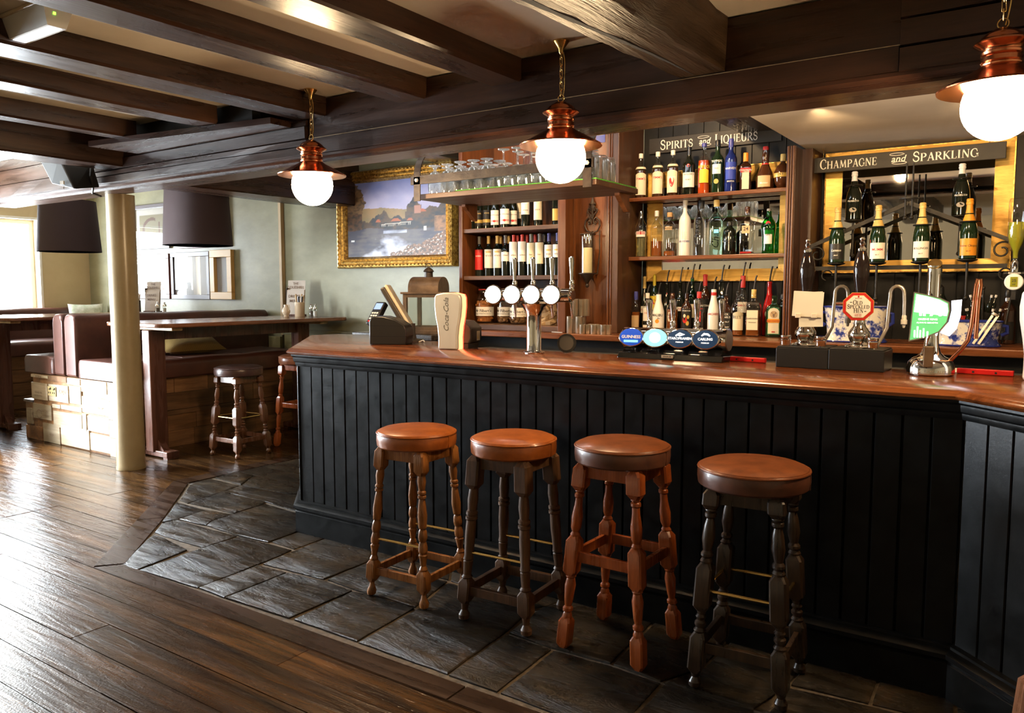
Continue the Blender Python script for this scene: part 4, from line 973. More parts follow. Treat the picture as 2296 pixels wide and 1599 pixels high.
# tables
def table(label, x0, x1, y0, y1, zt, legs):
    t = thing('poseur_table', label, 'table', ((x0 + x1) / 2, (y0 + y1) / 2, 0)); off = (-(x0 + x1) / 2, -(y0 + y1) / 2, 0)
    def D(o): o.location = off; return o
    r = .12; poly = []
    for cx, cy, a0 in ((x1 - r, y0 + r, 270), (x1 - r, y1 - r, 0), (x0 + r, y1 - r, 90), (x0 + r, y0 + r, 180)):
        for i in range(6): a = rad(a0 + 18 * i); poly.append((cx + r * math.cos(a), cy + r * math.sin(a)))
    D(mb().prism(poly, 'z', zt - .035, zt).done('tabletop', 'table_wood', t, smooth=30, bevel=.008))
    xm = (x0 + x1) / 2
    for yl in legs:
        D(mb().box(xm - .36, xm + .36, yl - .05, yl + .05, zt - .065, zt - .037).done('bearer', 'pale_wood', t, smooth=0, bevel=.006))
        D(mb().box(xm - .055, xm + .055, yl - .075, yl + .075, .045, zt - .066).done('leg', 'table_leg_wood', t, smooth=0, bevel=.008))
        D(mb().box(xm - .235, xm + .235, yl - .06, yl + .06, .012, .062).done('foot', 'table_leg_wood', t, smooth=0, bevel=.006))
        for s in (-1, 1):
            D(mb().prism([(xm + s * .056, .063), (xm + s * .14, .063), (xm + s * .056, .15)], 'y', yl - .03, yl + .03).done('brace', 'table_leg_wood', t, smooth=0))
            D(mb().box(xm + s * .20 - .03, xm + s * .20 + .03, yl - .055, yl + .055, 0, .013).done('foot_pad', 'table_leg_wood', t, smooth=0))
    D(mb().box(xm - .025, xm + .025, legs[0] + .076, legs[1] - .076, zt - .155, zt - .037).done('apron_rail', 'table_leg_wood', t, smooth=0))
    return t
ZT = 1.172
table('long wooden poseur table with trestle legs between the bench and back stools', -6.86, -5.93, 3.66, 5.76, ZT, (3.86, 5.48))
table('wooden poseur table at the left edge, in front of the window', -9.62, -8.48, 3.56, 5.72, ZT, (3.76, 5.5))
# ---------------------------------------------------------------- drum lampshades
def drum(label, x, y, z0, z1, r0, r1):
    t = thing('drum_pendant', label, 'lamp', (x, y, z0), 0, 'brown drum shades over the tables'); h = z1 - z0
    mb().lathe([(r0, 0), (r1, h), (r1 - .004, h), (r0 - .004, 0), (r0, 0)], 48).done('shade', 'shade_fabric', t)
    mb().lathe([(r0 - .0055, .002), (r1 - .0055, h - .002), (r1 - .008, h - .002), (r0 - .008, .002), (r0 - .0055, .002)], 48).done('lining', 'shade_lining', t)
    mb().tube([(0, 0, h * .55), (0, 0, 2.85 - z0)], .006, 8).done('flex', 'cream_plastic', t)
    mb().lathe([(.02, h * .45), (.045, h * .5), (.05, h * .6), (.02, h * .72)], 16).done('bulb_holder', 'cream_plastic', t)
    b = mb()
    for k in range(3): a = 2*PI*k/3; b.tube([(0, 0, h * .7), (math.cos(a) * r1 * .985, math.sin(a) * r1 * .985, h * .98)], .0025, 6)
    b.done('spider', 'brass', t)
    mb().lathe([(.05, 2.85 - z0 - .04), (.055, 2.85 - z0)], 20).done('ceiling_rose', 'cream_plastic', t)
drum('large brown fabric drum shade hanging right of the column', -6.80, 4.60, 1.875, 2.44, .318, .285)
drum('large brown fabric drum shade hanging left of the column', -9.13, 4.55, 1.875, 2.44, .325, .285)
# ---------------------------------------------------------------- pictures
def colour_grid(name, w, h, nx, ny, fn, parent, y=0, z0=0, rough=.5, x0=None):
    """flat picture: fn(u, v) gives the colour of the print"""
    if x0 is None: x0 = -w / 2
    vs = [(x0 + w * i / nx, y, z0 + h * j / ny) for j in range(ny + 1) for i in range(nx + 1)]
    fs = [(j*(nx+1)+i, j*(nx+1)+i+1, (j+1)*(nx+1)+i+1, (j+1)*(nx+1)+i) for j in range(ny) for i in range(nx)]
    me = bpy.data.meshes.new(name); me.from_pydata(vs, [], fs)
    ca = me.color_attributes.new('print', 'FLOAT_COLOR', 'POINT')
    buf = []
    for j in range(ny + 1):
        for i in range(nx + 1): buf += list(fn(i / nx, j / ny)) + [1]
    ca.data.foreach_set('color', buf)
    k = 'printed_%.2f' % rough
    if k not in MAT:
        m, nt, p = base(k, (1, 1, 1), rough); a = N(nt, 'ShaderNodeVertexColor'); a.layer_name = 'print'; nt.links.new(a.outputs[0], p.inputs['Base Color'])
    me.materials.append(MAT[k]); o = bpy.data.objects.new(name, me); C.objects.link(o); o.parent = parent; return o
from mathutils import noise as mn
def nz(x, y, s=1, o=0): return mn.noise((x * s + o, y * s, o * 1.7))
def fb(x, y, s, o=0): return sum(nz(x, y, s * 2 ** k, o + k) / 2 ** k for k in range(4))
def mixc(a, b, t): t = max(0, min(1, t)); return tuple(p + (q - p) * t for p, q in zip(a, b))
def landscape(u, v):
    n = fb(u, v, 6, 3)
    sky = mixc((.30, .26, .34), (.13, .14, .27), (v - .62) * 2.6 + n * .35)
    c = sky
    hill = .60 + .05 * math.sin(u * 4.2 + .6) + .01 * n
    if v < hill: c = mixc((.25, .145, .055), (.17, .12, .05), .5 + n)
    # tree masses
    tl = .50 + .10 * max(0, math.sin(u * 21 + 2 * nz(u, 0, 7))) * (1 if u > .15 else 0) + .05 * fb(u, 1, 14, 8) + (.10 if u > .6 else 0) + (.06 if .62 < u < .76 else 0)
    if v < tl and v > .34: c = mixc((.018, .016, .018), (.075, .040, .018), .35 + n * 1.2 + fb(u, v, 30, 5) * .6)
    # tall tree at the left
    e = ((u - .085) / .10) ** 2 + ((v - .74) / .22) ** 2
    if e < 1 + .5 * fb(u, v, 18, 2): c = mixc((.055, .030, .014), (.16, .085, .032), .5 + fb(u, v, 34, 9))
    if u < .16 and .36 < v < .58: c = mixc((.03, .018, .012), (.10, .045, .018), .5 + fb(u, v, 25, 4))
    # red roofs, tower, white bridge
    for (a, w, y0, h) in ((.33, .03, .455, .04), (.51, .05, .46, .04), (.65, .035, .46, .03), (.76, .05, .56, .035)):
        if abs(u - a) < w * (1 - (v - y0) / h * .6) and y0 < v < y0 + h: c = (.30, .075, .025)
    if abs(u - .725) < .032 and .54 < v < .64: c = (.30, .13, .085)
    if abs(v - (.425 + .05 * (u - .36))) < .004 and .36 < u < .66: c = (.48, .42, .34)
    if abs(v - (.405 + .05 * (u - .36))) < .012 and .36 < u < .66 and (u * 60) % 1 < .25: c = (.42, .37, .30)
    # water
    bank = .36 + .02 * math.sin(u * 7) + .015 * n
    if v < bank:
        c = mixc((.045, .042, .060), (.10, .085, .085), .5 + n * 1.3 + fb(u * .5, v * 4, 9, 6) * .5)
        s = .30 - abs(u - .52 + (v - .1) * .55) * .55 + .05 * fb(u, v, 9, 1)
        br = (.29 - v) * 3.2 + .2 * math.sin(u * 5) - abs(u - .50 - (.2 - v) * .8) * 1.6 + n * .5
        if br > .25: c = mixc(c, (.46, .47, .58), (br - .25) * 2.4)
        if .30 < v < .34 and .38 < u < .62: c = mixc(c, (.40, .42, .52), .5 + n)
    # reeds and blossom lower right
    g = .05 + max(0, u - .5) * .52 + .06 * fb(u, 0, 10, 3)
    if v < g and u > .45:
        c = mixc((.05, .028, .016), (.20, .095, .05), .5 + fb(u, v, 40, 7) * 1.2)
        if fb(u, v, 60, 11) > .42: c = (.52, .44, .38)
    if u > .88 and .3 < v < .5: c = mixc((.09, .05, .025), (.26, .12, .05), .5 + fb(u, v, 30, 2))
    if abs(u - .795) < .012 and .315 < v < .37: c = (.60, .52, .46)
    if abs(u - .80) < .05 and abs(v - .31) < .008: c = (.05, .04, .05)
    if abs(u - .06) < .018 and abs(v - .225) < .012: c = (.62, .58, .55)
    return c
X0, X1, Z0, Z1 = -6.08, -4.55, 1.667, 2.632
pt = thing('landscape_painting', 'large river landscape painting in an ornate gilt frame on the green wall', 'painting', ((X0 + X1) / 2, YW - .07, Z0))
W_, H_ = X1 - X0, Z1 - Z0; fw = .115
colour_grid('canvas', W_ - 2 * fw + .01, H_ - 2 * fw + .01, 190, 130, lambda u, v: tuple(min(.85, c * 1.55) for c in landscape(u, v)), pt, .01, fw - .005, .45)
FP = [(0, .04), (0, -.02), (.012, -.045), (.03, -.05), (.045, -.028), (.062, -.034), (.078, -.02), (.092, -.03), (.102, -.012), (.115, .005), (.115, .04)]
def frame_side(L, rot, c, name='frame_side'):
    b = mb(); b.m = Matrix.Translation(c) @ Matrix.Rotation(rot, 4, 'Y'); vs = []
    for s in (-1, 1):
        for d, y in FP: vs.append((s * (L / 2 - d), y, d))
    n = len(FP); b.add(vs, [(i, i+1, n+i+1, n+i) for i in range(n-1)])
    # carved leaf ornament and bead rows
    for off_, y, st, rx, rz_ in ((.028, -.046, .045, .016, .010), (.062, -.032, .022, .007, .006), (.092, -.028, .016, .005, .005)):
        k = int((L - 2 * off_) / st)
        for i in range(k):
            u = -L / 2 + off_ + (L - 2 * off_) * (i + .5) / k; b.lathe([(.0001, -rz_), (rx * .7, -rz_ * .6), (rx, 0), (rx * .7, rz_ * .6), (.0001, rz_)], 6, (u, y, off_), 1, .6)
    return b.done(name, 'gilt', pt, smooth=40)
frame_side(W_, 0, (0, 0, 0)); frame_side(W_, PI, (0, 0, H_)); frame_side(H_, PI / 2, (-W_ / 2, 0, H_ / 2)); frame_side(H_, -PI / 2, (W_ / 2, 0, H_ / 2))
mb().box(-W_ / 2 + .02, W_ / 2 - .02, .035, .066, .02, H_ - .02).done('backing', 'frame_dark', pt, smooth=0)
def print_a(u, v):      # brown horseshoe-like arch and a spoon on olive ground
    if not (.13 < u < .87 and .22 < v < .82): return (.74, .72, .66)
    c = (.30, .27, .16); r = math.hypot((u - .52) / .30, (v - .38) / .36)
    if .82 < r < 1.05 and v > .38 and u < .62: c = (.13, .055, .035)
    if abs(u - .74) < .03 and .3 < v < .62: c = (.16, .075, .045)
    return c
def print_b(u, v):
    if not (.08 < u < .92 and .1 < v < .9): return (.70, .67, .60)
    c = mixc((.52, .48, .42), (.66, .64, .60), .5 + fb(u, v, 3, 2))
    if u < .3 and v > .35 + u: c = (.10, .085, .08)
    if .55 < u < .9 and .12 < v < .45: c = (.34, .15, .05)
    return c
def print_c(u, v):
    c = (.62, .62, .62)
    if .1 < u < .55 and abs(v - .62) < .02: c = (.40, .39, .36)
    if abs(u - .5) < .05 and .2 < v < .8: c = (.50, .49, .46)
    return c
def print_d(u, v): return (.10, .10, .11) if abs(u - .8) < .05 and .1 < v < .9 else (.52, .55, .60)
def print_e(u, v): return (.10, .11, .10) if (.2 < u < .8 and (.55 < v < .85 or .15 < v < .42)) else (.70, .68, .62)
def framed(label, x0, x1, z0, z1, fm, fn, fw=.05, d=.03, mw=0, rot=0, y=YW - .03):
    t = thing('framed_print', label, 'picture', ((x0 + x1) / 2, y, z0), 0, 'framed prints over the benches'); w, h = x1 - x0, z1 - z0
    for a in ((-w/2, w/2, 0, fw), (-w/2, w/2, h - fw, h), (-w/2, -w/2 + fw, fw, h - fw), (w/2 - fw, w/2, fw, h - fw)): mb().box(a[0], a[1], -d, -.001, a[2], a[3]).done('frame_rail', fm, t, smooth=0, bevel=.004)
    colour_grid('print', w - 2 * fw, h - 2 * fw, 44, 44, fn, t, -.006, fw, .5)
    mb().box(-w/2 + fw, w/2 - fw, -.016, -.014, fw, h - fw).done('glazing', 'picture_glass', t, smooth=0)
framed('dark framed print of a brown arch shape, upper row right of the column', -9.94, -9.12, 1.97, 2.535, 'frame_grey', print_a)
framed('pine framed print at the column edge, upper row', -10.42, -9.98, 1.93, 2.52, 'frame_pine', print_e, .06)
framed('dark red framed print hidden behind the drum shade, upper row', -8.92, -7.93, 1.955, 2.58, 'frame_red', print_c)
framed('red-brown framed print, lower row beside the column', -10.12, -9.15, 1.335, 1.905, 'frame_red', print_b, .06)
framed('grey framed print with pale glare, middle of the lower row', -9.11, -8.32, 1.335, 1.91, 'frame_grey', print_c, .055)
framed('narrow pine framed print at the right end of the lower row', -8.28, -7.87, 1.338, 1.918, 'frame_pine', print_d, .085, .05)
# ---------------------------------------------------------------- things on the tables
def menu_stand(label, x, y, z, rz, pages=2):
    t = thing('menu_holder', label, 'menu', (x, y, z), rz)
    mb().box(-.10, .10, -.05, .05, 0, .02).done('block', 'table_leg_wood', t, smooth=0, bevel=.003)
    for k in range(pages):
        o = mx(xf((0, -.02 + .022 * k, .02), 0, rad(-6))).box(-.1, .1, 0, .003, 0, .36 - .1 * (1 - k)).done('menu_card', 'brochure', t, smooth=0)
        lt = mx(xf((0, -.0235 + .022 * k, .02), 0, rad(-6)))
        for s, zz, sz in ((('DRINKS', .19, .040), ('MENU', .14, .040)) if k == 0 else (('THE', .325, .035), ('COLESHILL', .285, .040))): lettering(lt, s, sz, flat((-.01, 0, zz)))
        lt.done('lettering', 'ink_brown', o, smooth=0)
    mb().box(-.105, -.1, .0, .05, .02, .30).done('leaflet', 'frame_dark', t, smooth=0)
def pot(label, x, y, z, m='stoneware'):
    t = thing('cutlery_pot', label, 'cutlery pot', (x, y, z)); mb().lathe([(.048, 0), (.05, .004), (.05, .15), (.046, .15), (.045, .01), (.0001, .008)], 24).done('pot', m, t)
    for k in range(7): a = k * .9; mb().tube([(.02 * math.cos(a), .02 * math.sin(a), .03), (.045 * math.cos(a), .04 * math.sin(a), .21 + .012 * (k % 3))], [.004, .008], 6).done('cutlery_handle', 'cutlery_wood' if k % 3 else 'black_plastic', t)
def jug(label, x, y, z):
    t = thing('cream_jug', label, 'jug', (x, y, z)); mb().lathe([(.026, 0), (.028, .004), (.024, .012), (.040, .04), (.043, .06), (.032, .085), (.021, .105), (.023, .125), (.020, .125), (.018, .105), (.03, .08), (.0001, .06)], 20).done('body', 'ceramic', t)
    mb().tube([(.02, 0, .118), (.045, 0, .12), (.055, 0, .095), (.05, 0, .07), (.04, 0, .055)], .005, 8).done('handle', 'ceramic', t)
def mill(label, x, y, z, m):
    t = thing('grinder', label, 'grinder', (x, y, z)); mb().lathe([(.027, 0), (.030, .004), (.024, .02), (.022, .075), (.024, .08), (.0001, .08)], 20).done('body', 'glass', t)
    mb().lathe([(.0001, .004), (.0195, .006), (.0195, .06), (.0001, .06)], 16).done('contents', m, t)
    mb().lathe([(.024, .08), (.026, .088), (.020, .105), (.010, .112), (.009, .118), (.012, .124), (.010, .132), (.0001, .135)], 20).done('top', 'chrome', t)
menu_stand('drinks menus in a wooden holder on the long poseur table by the wall', -6.60, 5.60, ZT, rad(22))
pot('stoneware pot of wooden-handled cutlery on the long poseur table', -6.42, 5.50, ZT); jug('small cream china jug beside the cutlery pot', -6.56, 5.44, ZT)
mill('pepper grinder with chrome top beside the cutlery pot', -6.30, 5.55, ZT, 'pepper'); mill('salt grinder with chrome top, rightmost on the long poseur table', -6.22, 5.53, ZT, 'salt')
menu_stand('menus in a holder on the left table, in front of the red-brown print', -9.10, 5.50, ZT, rad(20), 2)
pot('dark pot of cutlery on the left table by the menus', -9.22, 5.36, ZT, 'frame_dark')
mill('pepper grinder on the left table by the menus', -8.93, 5.46, ZT, 'pepper'); mill('salt grinder on the left table, rightmost of the two', -8.82, 5.48, ZT, 'salt')
# leaded lantern on the window sill
t = thing('wood_lantern', 'small wooden lantern on the sill of the left window', 'lantern', (-11.20, 4.52, 1.122))
for sx in (-1, 1):
    for sy in (-1, 1): mb().box(sx*.085-.012, sx*.085+.012, sy*.085-.012, sy*.085+.012, .03, .30).done('post', 'frame_red', t, smooth=0)
mb().box(-.11, .11, -.11, .11, 0, .03).done('base', 'frame_red', t, smooth=0); mb().box(-.11, .11, -.11, .11, .30, .33).done('top', 'frame_red', t, smooth=0)
mb().lathe([(.09, .33), (.06, .37), (.02, .40), (.0001, .405)], 16).done('cap', 'iron', t)
base('speaker_grey', (.10, .11, .12), .5)
# ---------------------------------------------------------------- speaker, emergency light, cable
t = thing('wall_speaker', 'grey wedge-shaped loudspeaker fixed under the main beam by the column', 'speaker', (-6.0, 3.09, 2.205))
b = mx(xf((0, 0, 0), rad(20), rad(0), rad(0)))
b.frus([(-.12, -.13, .02), (.10, -.16, -.03), (.16, .02, .0), (-.04, .04, .05)], [(-.24, -.10, .19), (-.03, -.15, .20), (.08, .04, .20), (-.10, .06, .19)]).done('cabinet', 'black_plastic', t, smooth=0, bevel=.012)
b = mx(xf((0, 0, 0), rad(20))); b.frus([(-.118, -.142, .022), (.098, -.170, -.026), (.10, -.158, -.03), (-.12, -.128, .02)], [(-.238, -.112, .19), (-.032, -.160, .198), (-.03, -.148, .20), (-.24, -.098, .19)]).done('grille', 'speaker_grey', t, smooth=0, bevel=.004)
b = mx(xf((0, 0, 0), rad(20))); b.box(-.01, .02, -.180, -.166, .005, .03).done('badge', 'white_plastic', t, smooth=0)
mb().tube([(.10, .02, .08), (.13, .02, .12), (.12, .03, .14)], .012, 8).done('bracket', 'iron', t)
o = mb().tube([(-5.86, 3.10, 2.335), (-5.83, 3.08, 2.28), (-5.88, 3.12, 2.20), (-5.93, 3.14, 2.170), (-6.0, 3.24, 2.160)], .008, 8).done('speaker_cable', 'cable'); tag(o, 'black cable looping from the loudspeaker round the column top', 'cable')
EM = .8
t = thing('emergency_light', 'box-shaped emergency light between the ceiling joists at the top left corner', 'light', (-3.26, 1.575, ZC))
mb().box(-.36, .10, -.06, .10, -.018, 0).done('base', 'cream_plastic', t, smooth=0, bevel=.004)
mb().frus([(-.34, -.02, -.11), (.055, -.02, -.11), (.055, .07, -.11), (-.34, .07, -.11)], [(-.36, -.05, -.019), (.085, -.05, -.019), (.085, .09, -.019), (-.36, .09, -.019)]).done('diffuser', 'glass_frost', t, smooth=0)
mb().box(-.33, .04, -.005, .055, -.112, -.1105).done('lit_face', 'tube_light', t, smooth=0); t.scale = (.8, .8, .8)
mb().box(.071, .076, .0, .012, -.06, -.048).done('indicator', 'led_green', t, smooth=0)

# dark track fitting on the rear ceiling, seen past the column
t = thing('ceiling_track_light', 'dark low ceiling fitting seen just right of the column top', 'light', (-8.35, 4.9, 2.55))
mb().box(-.30, .30, -.05, .05, 0, .03).done('track', 'iron', t, smooth=0, bevel=.006)
for u in (-.2, 0, .2): mb().lathe([(.03, -.03), (.035, 0)], 14, (u, 0, 0)).done('lamp_head', 'iron', t)
mb().tube([(0, 0, .03), (0, 0, .30)], .008, 8).done('stem', 'iron', t)
# ---------------------------------------------------------------- bottles
SH = {
 'spirit': [(.88, 0), (1, .012), (1, .60), (.97, .64), (.78, .70), (.48, .755), (.36, .79), (.34, .90), (.34, .97)],
 'wine': [(.9, 0), (1, .01), (1, .60), (.96, .645), (.72, .70), (.45, .745), (.36, .79), (.34, .95), (.38, .955), (.38, .985), (.34, .99)],
 'burgundy': [(.9, 0), (1, .01), (1, .42), (.95, .50), (.78, .60), (.52, .70), (.38, .78), (.33, .95), (.37, .955), (.37, .985), (.33, .99)],
 'champ': [(.86, 0), (1, .015), (1, .40), (.96, .47), (.84, .56), (.62, .66), (.44, .745), (.36, .83), (.34, .90), (.40, .905), (.40, .94), (.36, .95), (.40, .98), (.30, 1.0)],
 'tall': [(.9, 0), (1, .012), (1, .66), (.96, .70), (.74, .745), (.48, .78), (.40, .81), (.40, .97)],
 'flask': [(.9, 0), (1, .02), (1, .56), (.9, .64), (.5, .70), (.34, .74), (.32, .95)],
 'curvy': [(.78, 0), (.84, .02), (.80, .18), (.86, .40), (.98, .56), (1, .62), (.88, .70), (.56, .78), (.38, .84), (.34, .95)],
 'bulb': [(.8, 0), (.95, .03), (1, .14), (.98, .26), (.82, .40), (.55, .52), (.40, .60), (.36, .72), (.40, .74), (.34, .92)],
 'malibu': [(.86, 0), (1, .02), (1, .46), (.94, .54), (.74, .66), (.52, .78), (.44, .86), (.44, .97)],
 'square': [(.94, 0), (1, .012), (1, .62), (.92, .68), (.55, .735), (.36, .77), (.34, .95)],
 'squat': [(.94, 0), (1, .02), (1, .70), (.92, .76), (.55, .82), (.42, .86), (.42, .98)],
 'orb': [(.45, 0), (.62, .04), (.9, .18), (1, .34), (.95, .50), (.72, .64), (.42, .72), (.26, .76), (.26, .95)]}
def bottle(label, name, x, y, z, H, r, shape, glass, fill=None, lvl=0, cap=None, caph=.1, capr=None, labs=(), texts=(), sq=0, sy=1, rz=None, foil=None, pour=0, cat='bottle', group=None, extra=None):
    """labs: (z0, z1 as parts of H, material, angular width, curve); texts: (words, z, size, material, shear)"""
    if rz is None: rz = math.atan2(-x, y) * .75 + R.uniform(-.12, .12)
    t = thing(name, label, cat, (x, y, z), rz, group)
    prof = [(a * r, c * H) for a, c in SH[shape]]
    seg = 32 if sq else 24
    body = mb().lathe(prof, seg, (0, 0, 0), 1, sy, sq).done('glass_body', glass, t, smooth=40)
    if fill:
        pf = [(max(.001, a * r * .90), max(c * H, .006)) for a, c in SH[shape] if c <= lvl]; k = 0
        last = [a for a, c in SH[shape] if c <= lvl][-1]; pf.append((last * r * .90, lvl * H)); pf.append((.0005, lvl * H))
        mb().lathe(pf, seg, (0, 0, 0), 1, sy, sq).done('contents', fill, t, smooth=40)
    nr = SH[shape][-2][0] * r
    if cap:
        cr = capr or nr * 1.1; z0 = H * (1 - caph)
        mb().lathe([(cr * .98, z0), (cr, z0 + .002), (cr, H - .003), (cr * .9, H + .001), (.0005, H + .001)], 18).done('cap', cap, t)
    if foil:
        m, f0 = foil; pf = [(a * r * 1.03, c * H) for a, c in SH[shape] if c >= f0]
        j = [i for i, (a, c) in enumerate(SH[shape]) if c >= f0][0]; a0, c0 = SH[shape][j-1]; a1, c1 = SH[shape][j]; q = (f0 - c0) / (c1 - c0)
        pf = [((a0 + (a1 - a0) * q) * r * 1.03, f0 * H)] + pf + [(.0005, H * 1.001)]
        mb().lathe(pf, 20).done('foil', m, t)
    if pour:
        mb().lathe([(nr * .9, H * .97), (nr * .8, H * .99), (.006, H * 1.0)], 12).done('stopper', 'cap_black', t)
        a = rad(10); mb().tube([(0, 0, H * .99), (.004, 0, H + pour * .4), (.010, 0, H + pour * .8), (.016, 0, H + pour)], [.0055, .005, .0055, .005], 8).done('pourer', 'black_plastic' if pour > .05 else 'chrome', t)
    for z0, z1, m, ang, tp in labs:
        if sq:
            w = r * ang / 2; q = mb().add([(-w, -r * sy - .0012, z0 * H), (w, -r * sy - .0012, z0 * H)] + [(w * (1 - 2 * i / 8), -r * sy - .0012, z1 * H + tp * (1 - (1 - 2 * i / 8) ** 2)) for i in range(9)], [tuple(range(11))])
            q.done('label', m, t, smooth=0)
        else:
            rr = max([a for a, c in SH[shape] if z0 - .02 <= c <= z1 + .02] + [np_(SH[shape], (z0 + z1) / 2)]) * r + .0009
            patch(mb(), rr, z0 * H, z1 * H, ang, 0, 12, (0, 0), tp).done('label', m, t, smooth=60)
    for s, zz, size, m, sh in texts:
        b = mb()
        if sq: lettering(b, s, size, flat((0, -r * sy - .0022, zz * H)), shear=sh)
        else: lettering(b, s, size, wrap(np_(SH[shape], zz) * r + .0016, zz * H), shear=sh)
        b.done('lettering', m, t, smooth=0)
    if extra: extra(t, r, H)
    return t
def np_(pr, z):
    for (a, c), (a1, c1) in zip(pr[:-1], pr[1:]):
        if c <= z <= c1: return a + (a1 - a) * ((z - c) / (c1 - c) if c1 > c else 0)
    return pr[-1][0]
def bx_(pxx, Y): return at(pxx, 600, Y=Y).x
def disc_on(t, r, H, zz, rad_, m, name='emblem', sx=1, y=None, n=20):
    rr = r + .0017
    vs = [wrap(rr, zz * H)(rad_ * sx * math.cos(2*PI*i/n), rad_ * math.sin(2*PI*i/n)) if y is None else (rad_ * sx * math.cos(2*PI*i/n), y, zz * H + rad_ * math.sin(2*PI*i/n)) for i in range(n)]
    mb().add(vs, [tuple(range(n))]).done(name, m, t, smooth=0)
G1 = 'spirits on the top alcove shelf'; Y1 = 5.10; z1s = 2.0823
def pimm(t, r, H):
    mb().lathe([(np_(SH['spirit'], .66) * r + .001, .655 * H), (np_(SH['spirit'], .70) * r + .001, .70 * H)], 24).done('neck_band', 'label_cream', t)
def strawb(t, r, H):
    pimm(t, r, H); b = mb(); n = 16
    b.add([wrap(r + .0018, .33 * H)(.021 * math.sin(2*PI*i/n) * (1 - .35 * (1 - math.cos(2*PI*i/n)) / 2 * 1), .034 * math.cos(2*PI*i/n) * (1 if math.cos(2*PI*i/n) > 0 else 1.5) * .8) for i in range(n)], [tuple(range(n))]); b.done('strawberry_print', 'label_red', t, smooth=0)
for k, (pxx, nm, ex, tx) in enumerate(((1434, 'clear-necked fruit cup bottle with cream label and berry print, leftmost on the top alcove shelf', pimm, 'ink_red'), (1471.5, 'fruit cup bottle with plain cream label, second on the top alcove shelf', pimm, 'ink_red'), (1505, 'fruit cup bottle with a red strawberry on its label, third on the top alcove shelf', strawb, 'ink_white'))):
    bottle(nm, 'liqueur_bottle', bx_(pxx, Y1), Y1, z1s, .31, .040, 'spirit', 'glass', 'liquid_dark', .62, 'cap_white', .10, .0155, [(.08, .53, 'label_cream', 2.0, .012)], [("PIMM'S", .43 if k < 2 else .40, .022, tx, 0)], group=G1, extra=ex)
def crest(t, r, H): disc_on(t, r * .96, H, .60, .011, 'label_red')
bottle('near-black port bottle with a white label, fourth on the top alcove shelf', 'port_bottle', bx_(1541, Y1), Y1, z1s, .325, .043, 'wine', 'glass_black', labs=[(.16, .46, 'label_white', 2.1, 0)], texts=[("TAYLOR'S", .42, .017, 'ink', 0), ('PORT', .31, .014, 'ink', 0)], foil=('foil_black', .82), group=G1, extra=crest)
bottle('bright orange-red aperitif bottle with yellow lettering on the top alcove shelf', 'aperitif_bottle', bx_(1574, Y1), Y1, z1s, .335, .042, 'spirit', 'glass', 'liquid_orange', .66, 'cap_blue', .07, .0165, [(.22, .46, 'label_yellow', 1.5, .01)], [('APEROL', .53, .027, 'label_yellow', 0)], group=G1)
bottle('green sherry bottle with white square label on the top alcove shelf', 'sherry_bottle', bx_(1604, Y1), Y1, z1s, .345, .043, 'wine', 'glass_darkgreen', labs=[(.36, .54, 'label_white', 1.3, 0)], texts=[('TIO PEPE', .595, .020, 'ink_white', 0), ('FINO', .46, .012, 'ink', 0)], cap='cap_black', caph=.12, group=G1, extra=lambda t, r, H: disc_on(t, r, H, .22, .016, 'label_gold'))
bottle('cobalt blue cream sherry bottle on the top alcove shelf', 'sherry_bottle', bx_(1633.5, Y1), Y1, z1s, .345, .039, 'wine', 'glass_blue', labs=[(.24, .56, 'label_blue', 1.8, 0)], texts=[('HARVEYS', .44, .019, 'ink_white', 0), ('BRISTOL', .20, .013, 'ink_white', 0)], cap='cap_blue', caph=.16, group=G1)
bottle('square orange liqueur bottle with bright orange cap on the top alcove shelf', 'liqueur_bottle', bx_(1666.5, Y1), Y1, z1s, .245, .036, 'square', 'glass_brown', cap='cap_orange', caph=.22, capr=.0165, sq=6, labs=[(.05, .52, 'label_cream', 1.2, 0), (.48, .60, 'label_red', 1.7, 0)], texts=[('COINTREAU', .54, .014, 'ink_white', 0)], group=G1)
bottle('round-bellied cognac liqueur bottle with red ribbon neck on the top alcove shelf', 'liqueur_bottle', bx_(1710, Y1), Y1, z1s, .272, .055, 'bulb', 'liquid_dark', cap='cap_red', caph=.14, capr=.018, labs=[(.06, .32, 'label_tan', 1.5, 0)], texts=[('Grand', .24, .016, 'ink_white', .2), ('Marnier', .15, .016, 'ink_white', .2)], group=G1, extra=lambda t, r, H: mb().lathe([(.0225, .46*H), (.0235, .5*H), (.0235, .60*H), (.0215, .62*H)], 16).done('ribbon', 'label_red', t))
def gold_band(t, r, H):
    mb().lathe([(r * 1.005, .33*H), (r * 1.02, .34*H), (r * 1.015, .44*H), (r * .985, .45*H)], 24).done('band', 'label_gold', t)
bottle('round dark berry liqueur bottle with a gold band, rightmost on the top alcove shelf', 'liqueur_bottle', bx_(1749, Y1), Y1, z1s, .215, .054, 'orb', 'liquid_dark', cap='cap_gold', caph=.2, capr=.017, texts=[('CHAMBORD', .40, .020, 'ink', 0)], group=G1, extra=gold_band)
G2 = 'spirits on the middle alcove shelf'; z2s = 1.6783
bottle('clear vermouth bottle with pale yellow wine, leftmost on the middle alcove shelf', 'vermouth_bottle', bx_(1436, Y1), Y1, z2s, .318, .043, 'curvy', 'glass', 'liquid_pale', .52, 'chrome', .15, .013, [(.44, .56, 'label_white', 1.6, 0), (.49, .555, 'label_red', 1.5, 0)], [('CINZANO', .52, .019, 'ink_white', 0)], group=G2)
bottle('clear bottle a third full of amber spirit on the middle alcove shelf', 'whisky_bottle', bx_(1471, Y1), Y1, z2s, .315, .042, 'spirit', 'glass', 'liquid_amber', .34, 'cap_white', .12, .015, (), [('AMARETTO', .45, .018, 'label_gold', 0)], group=G2)
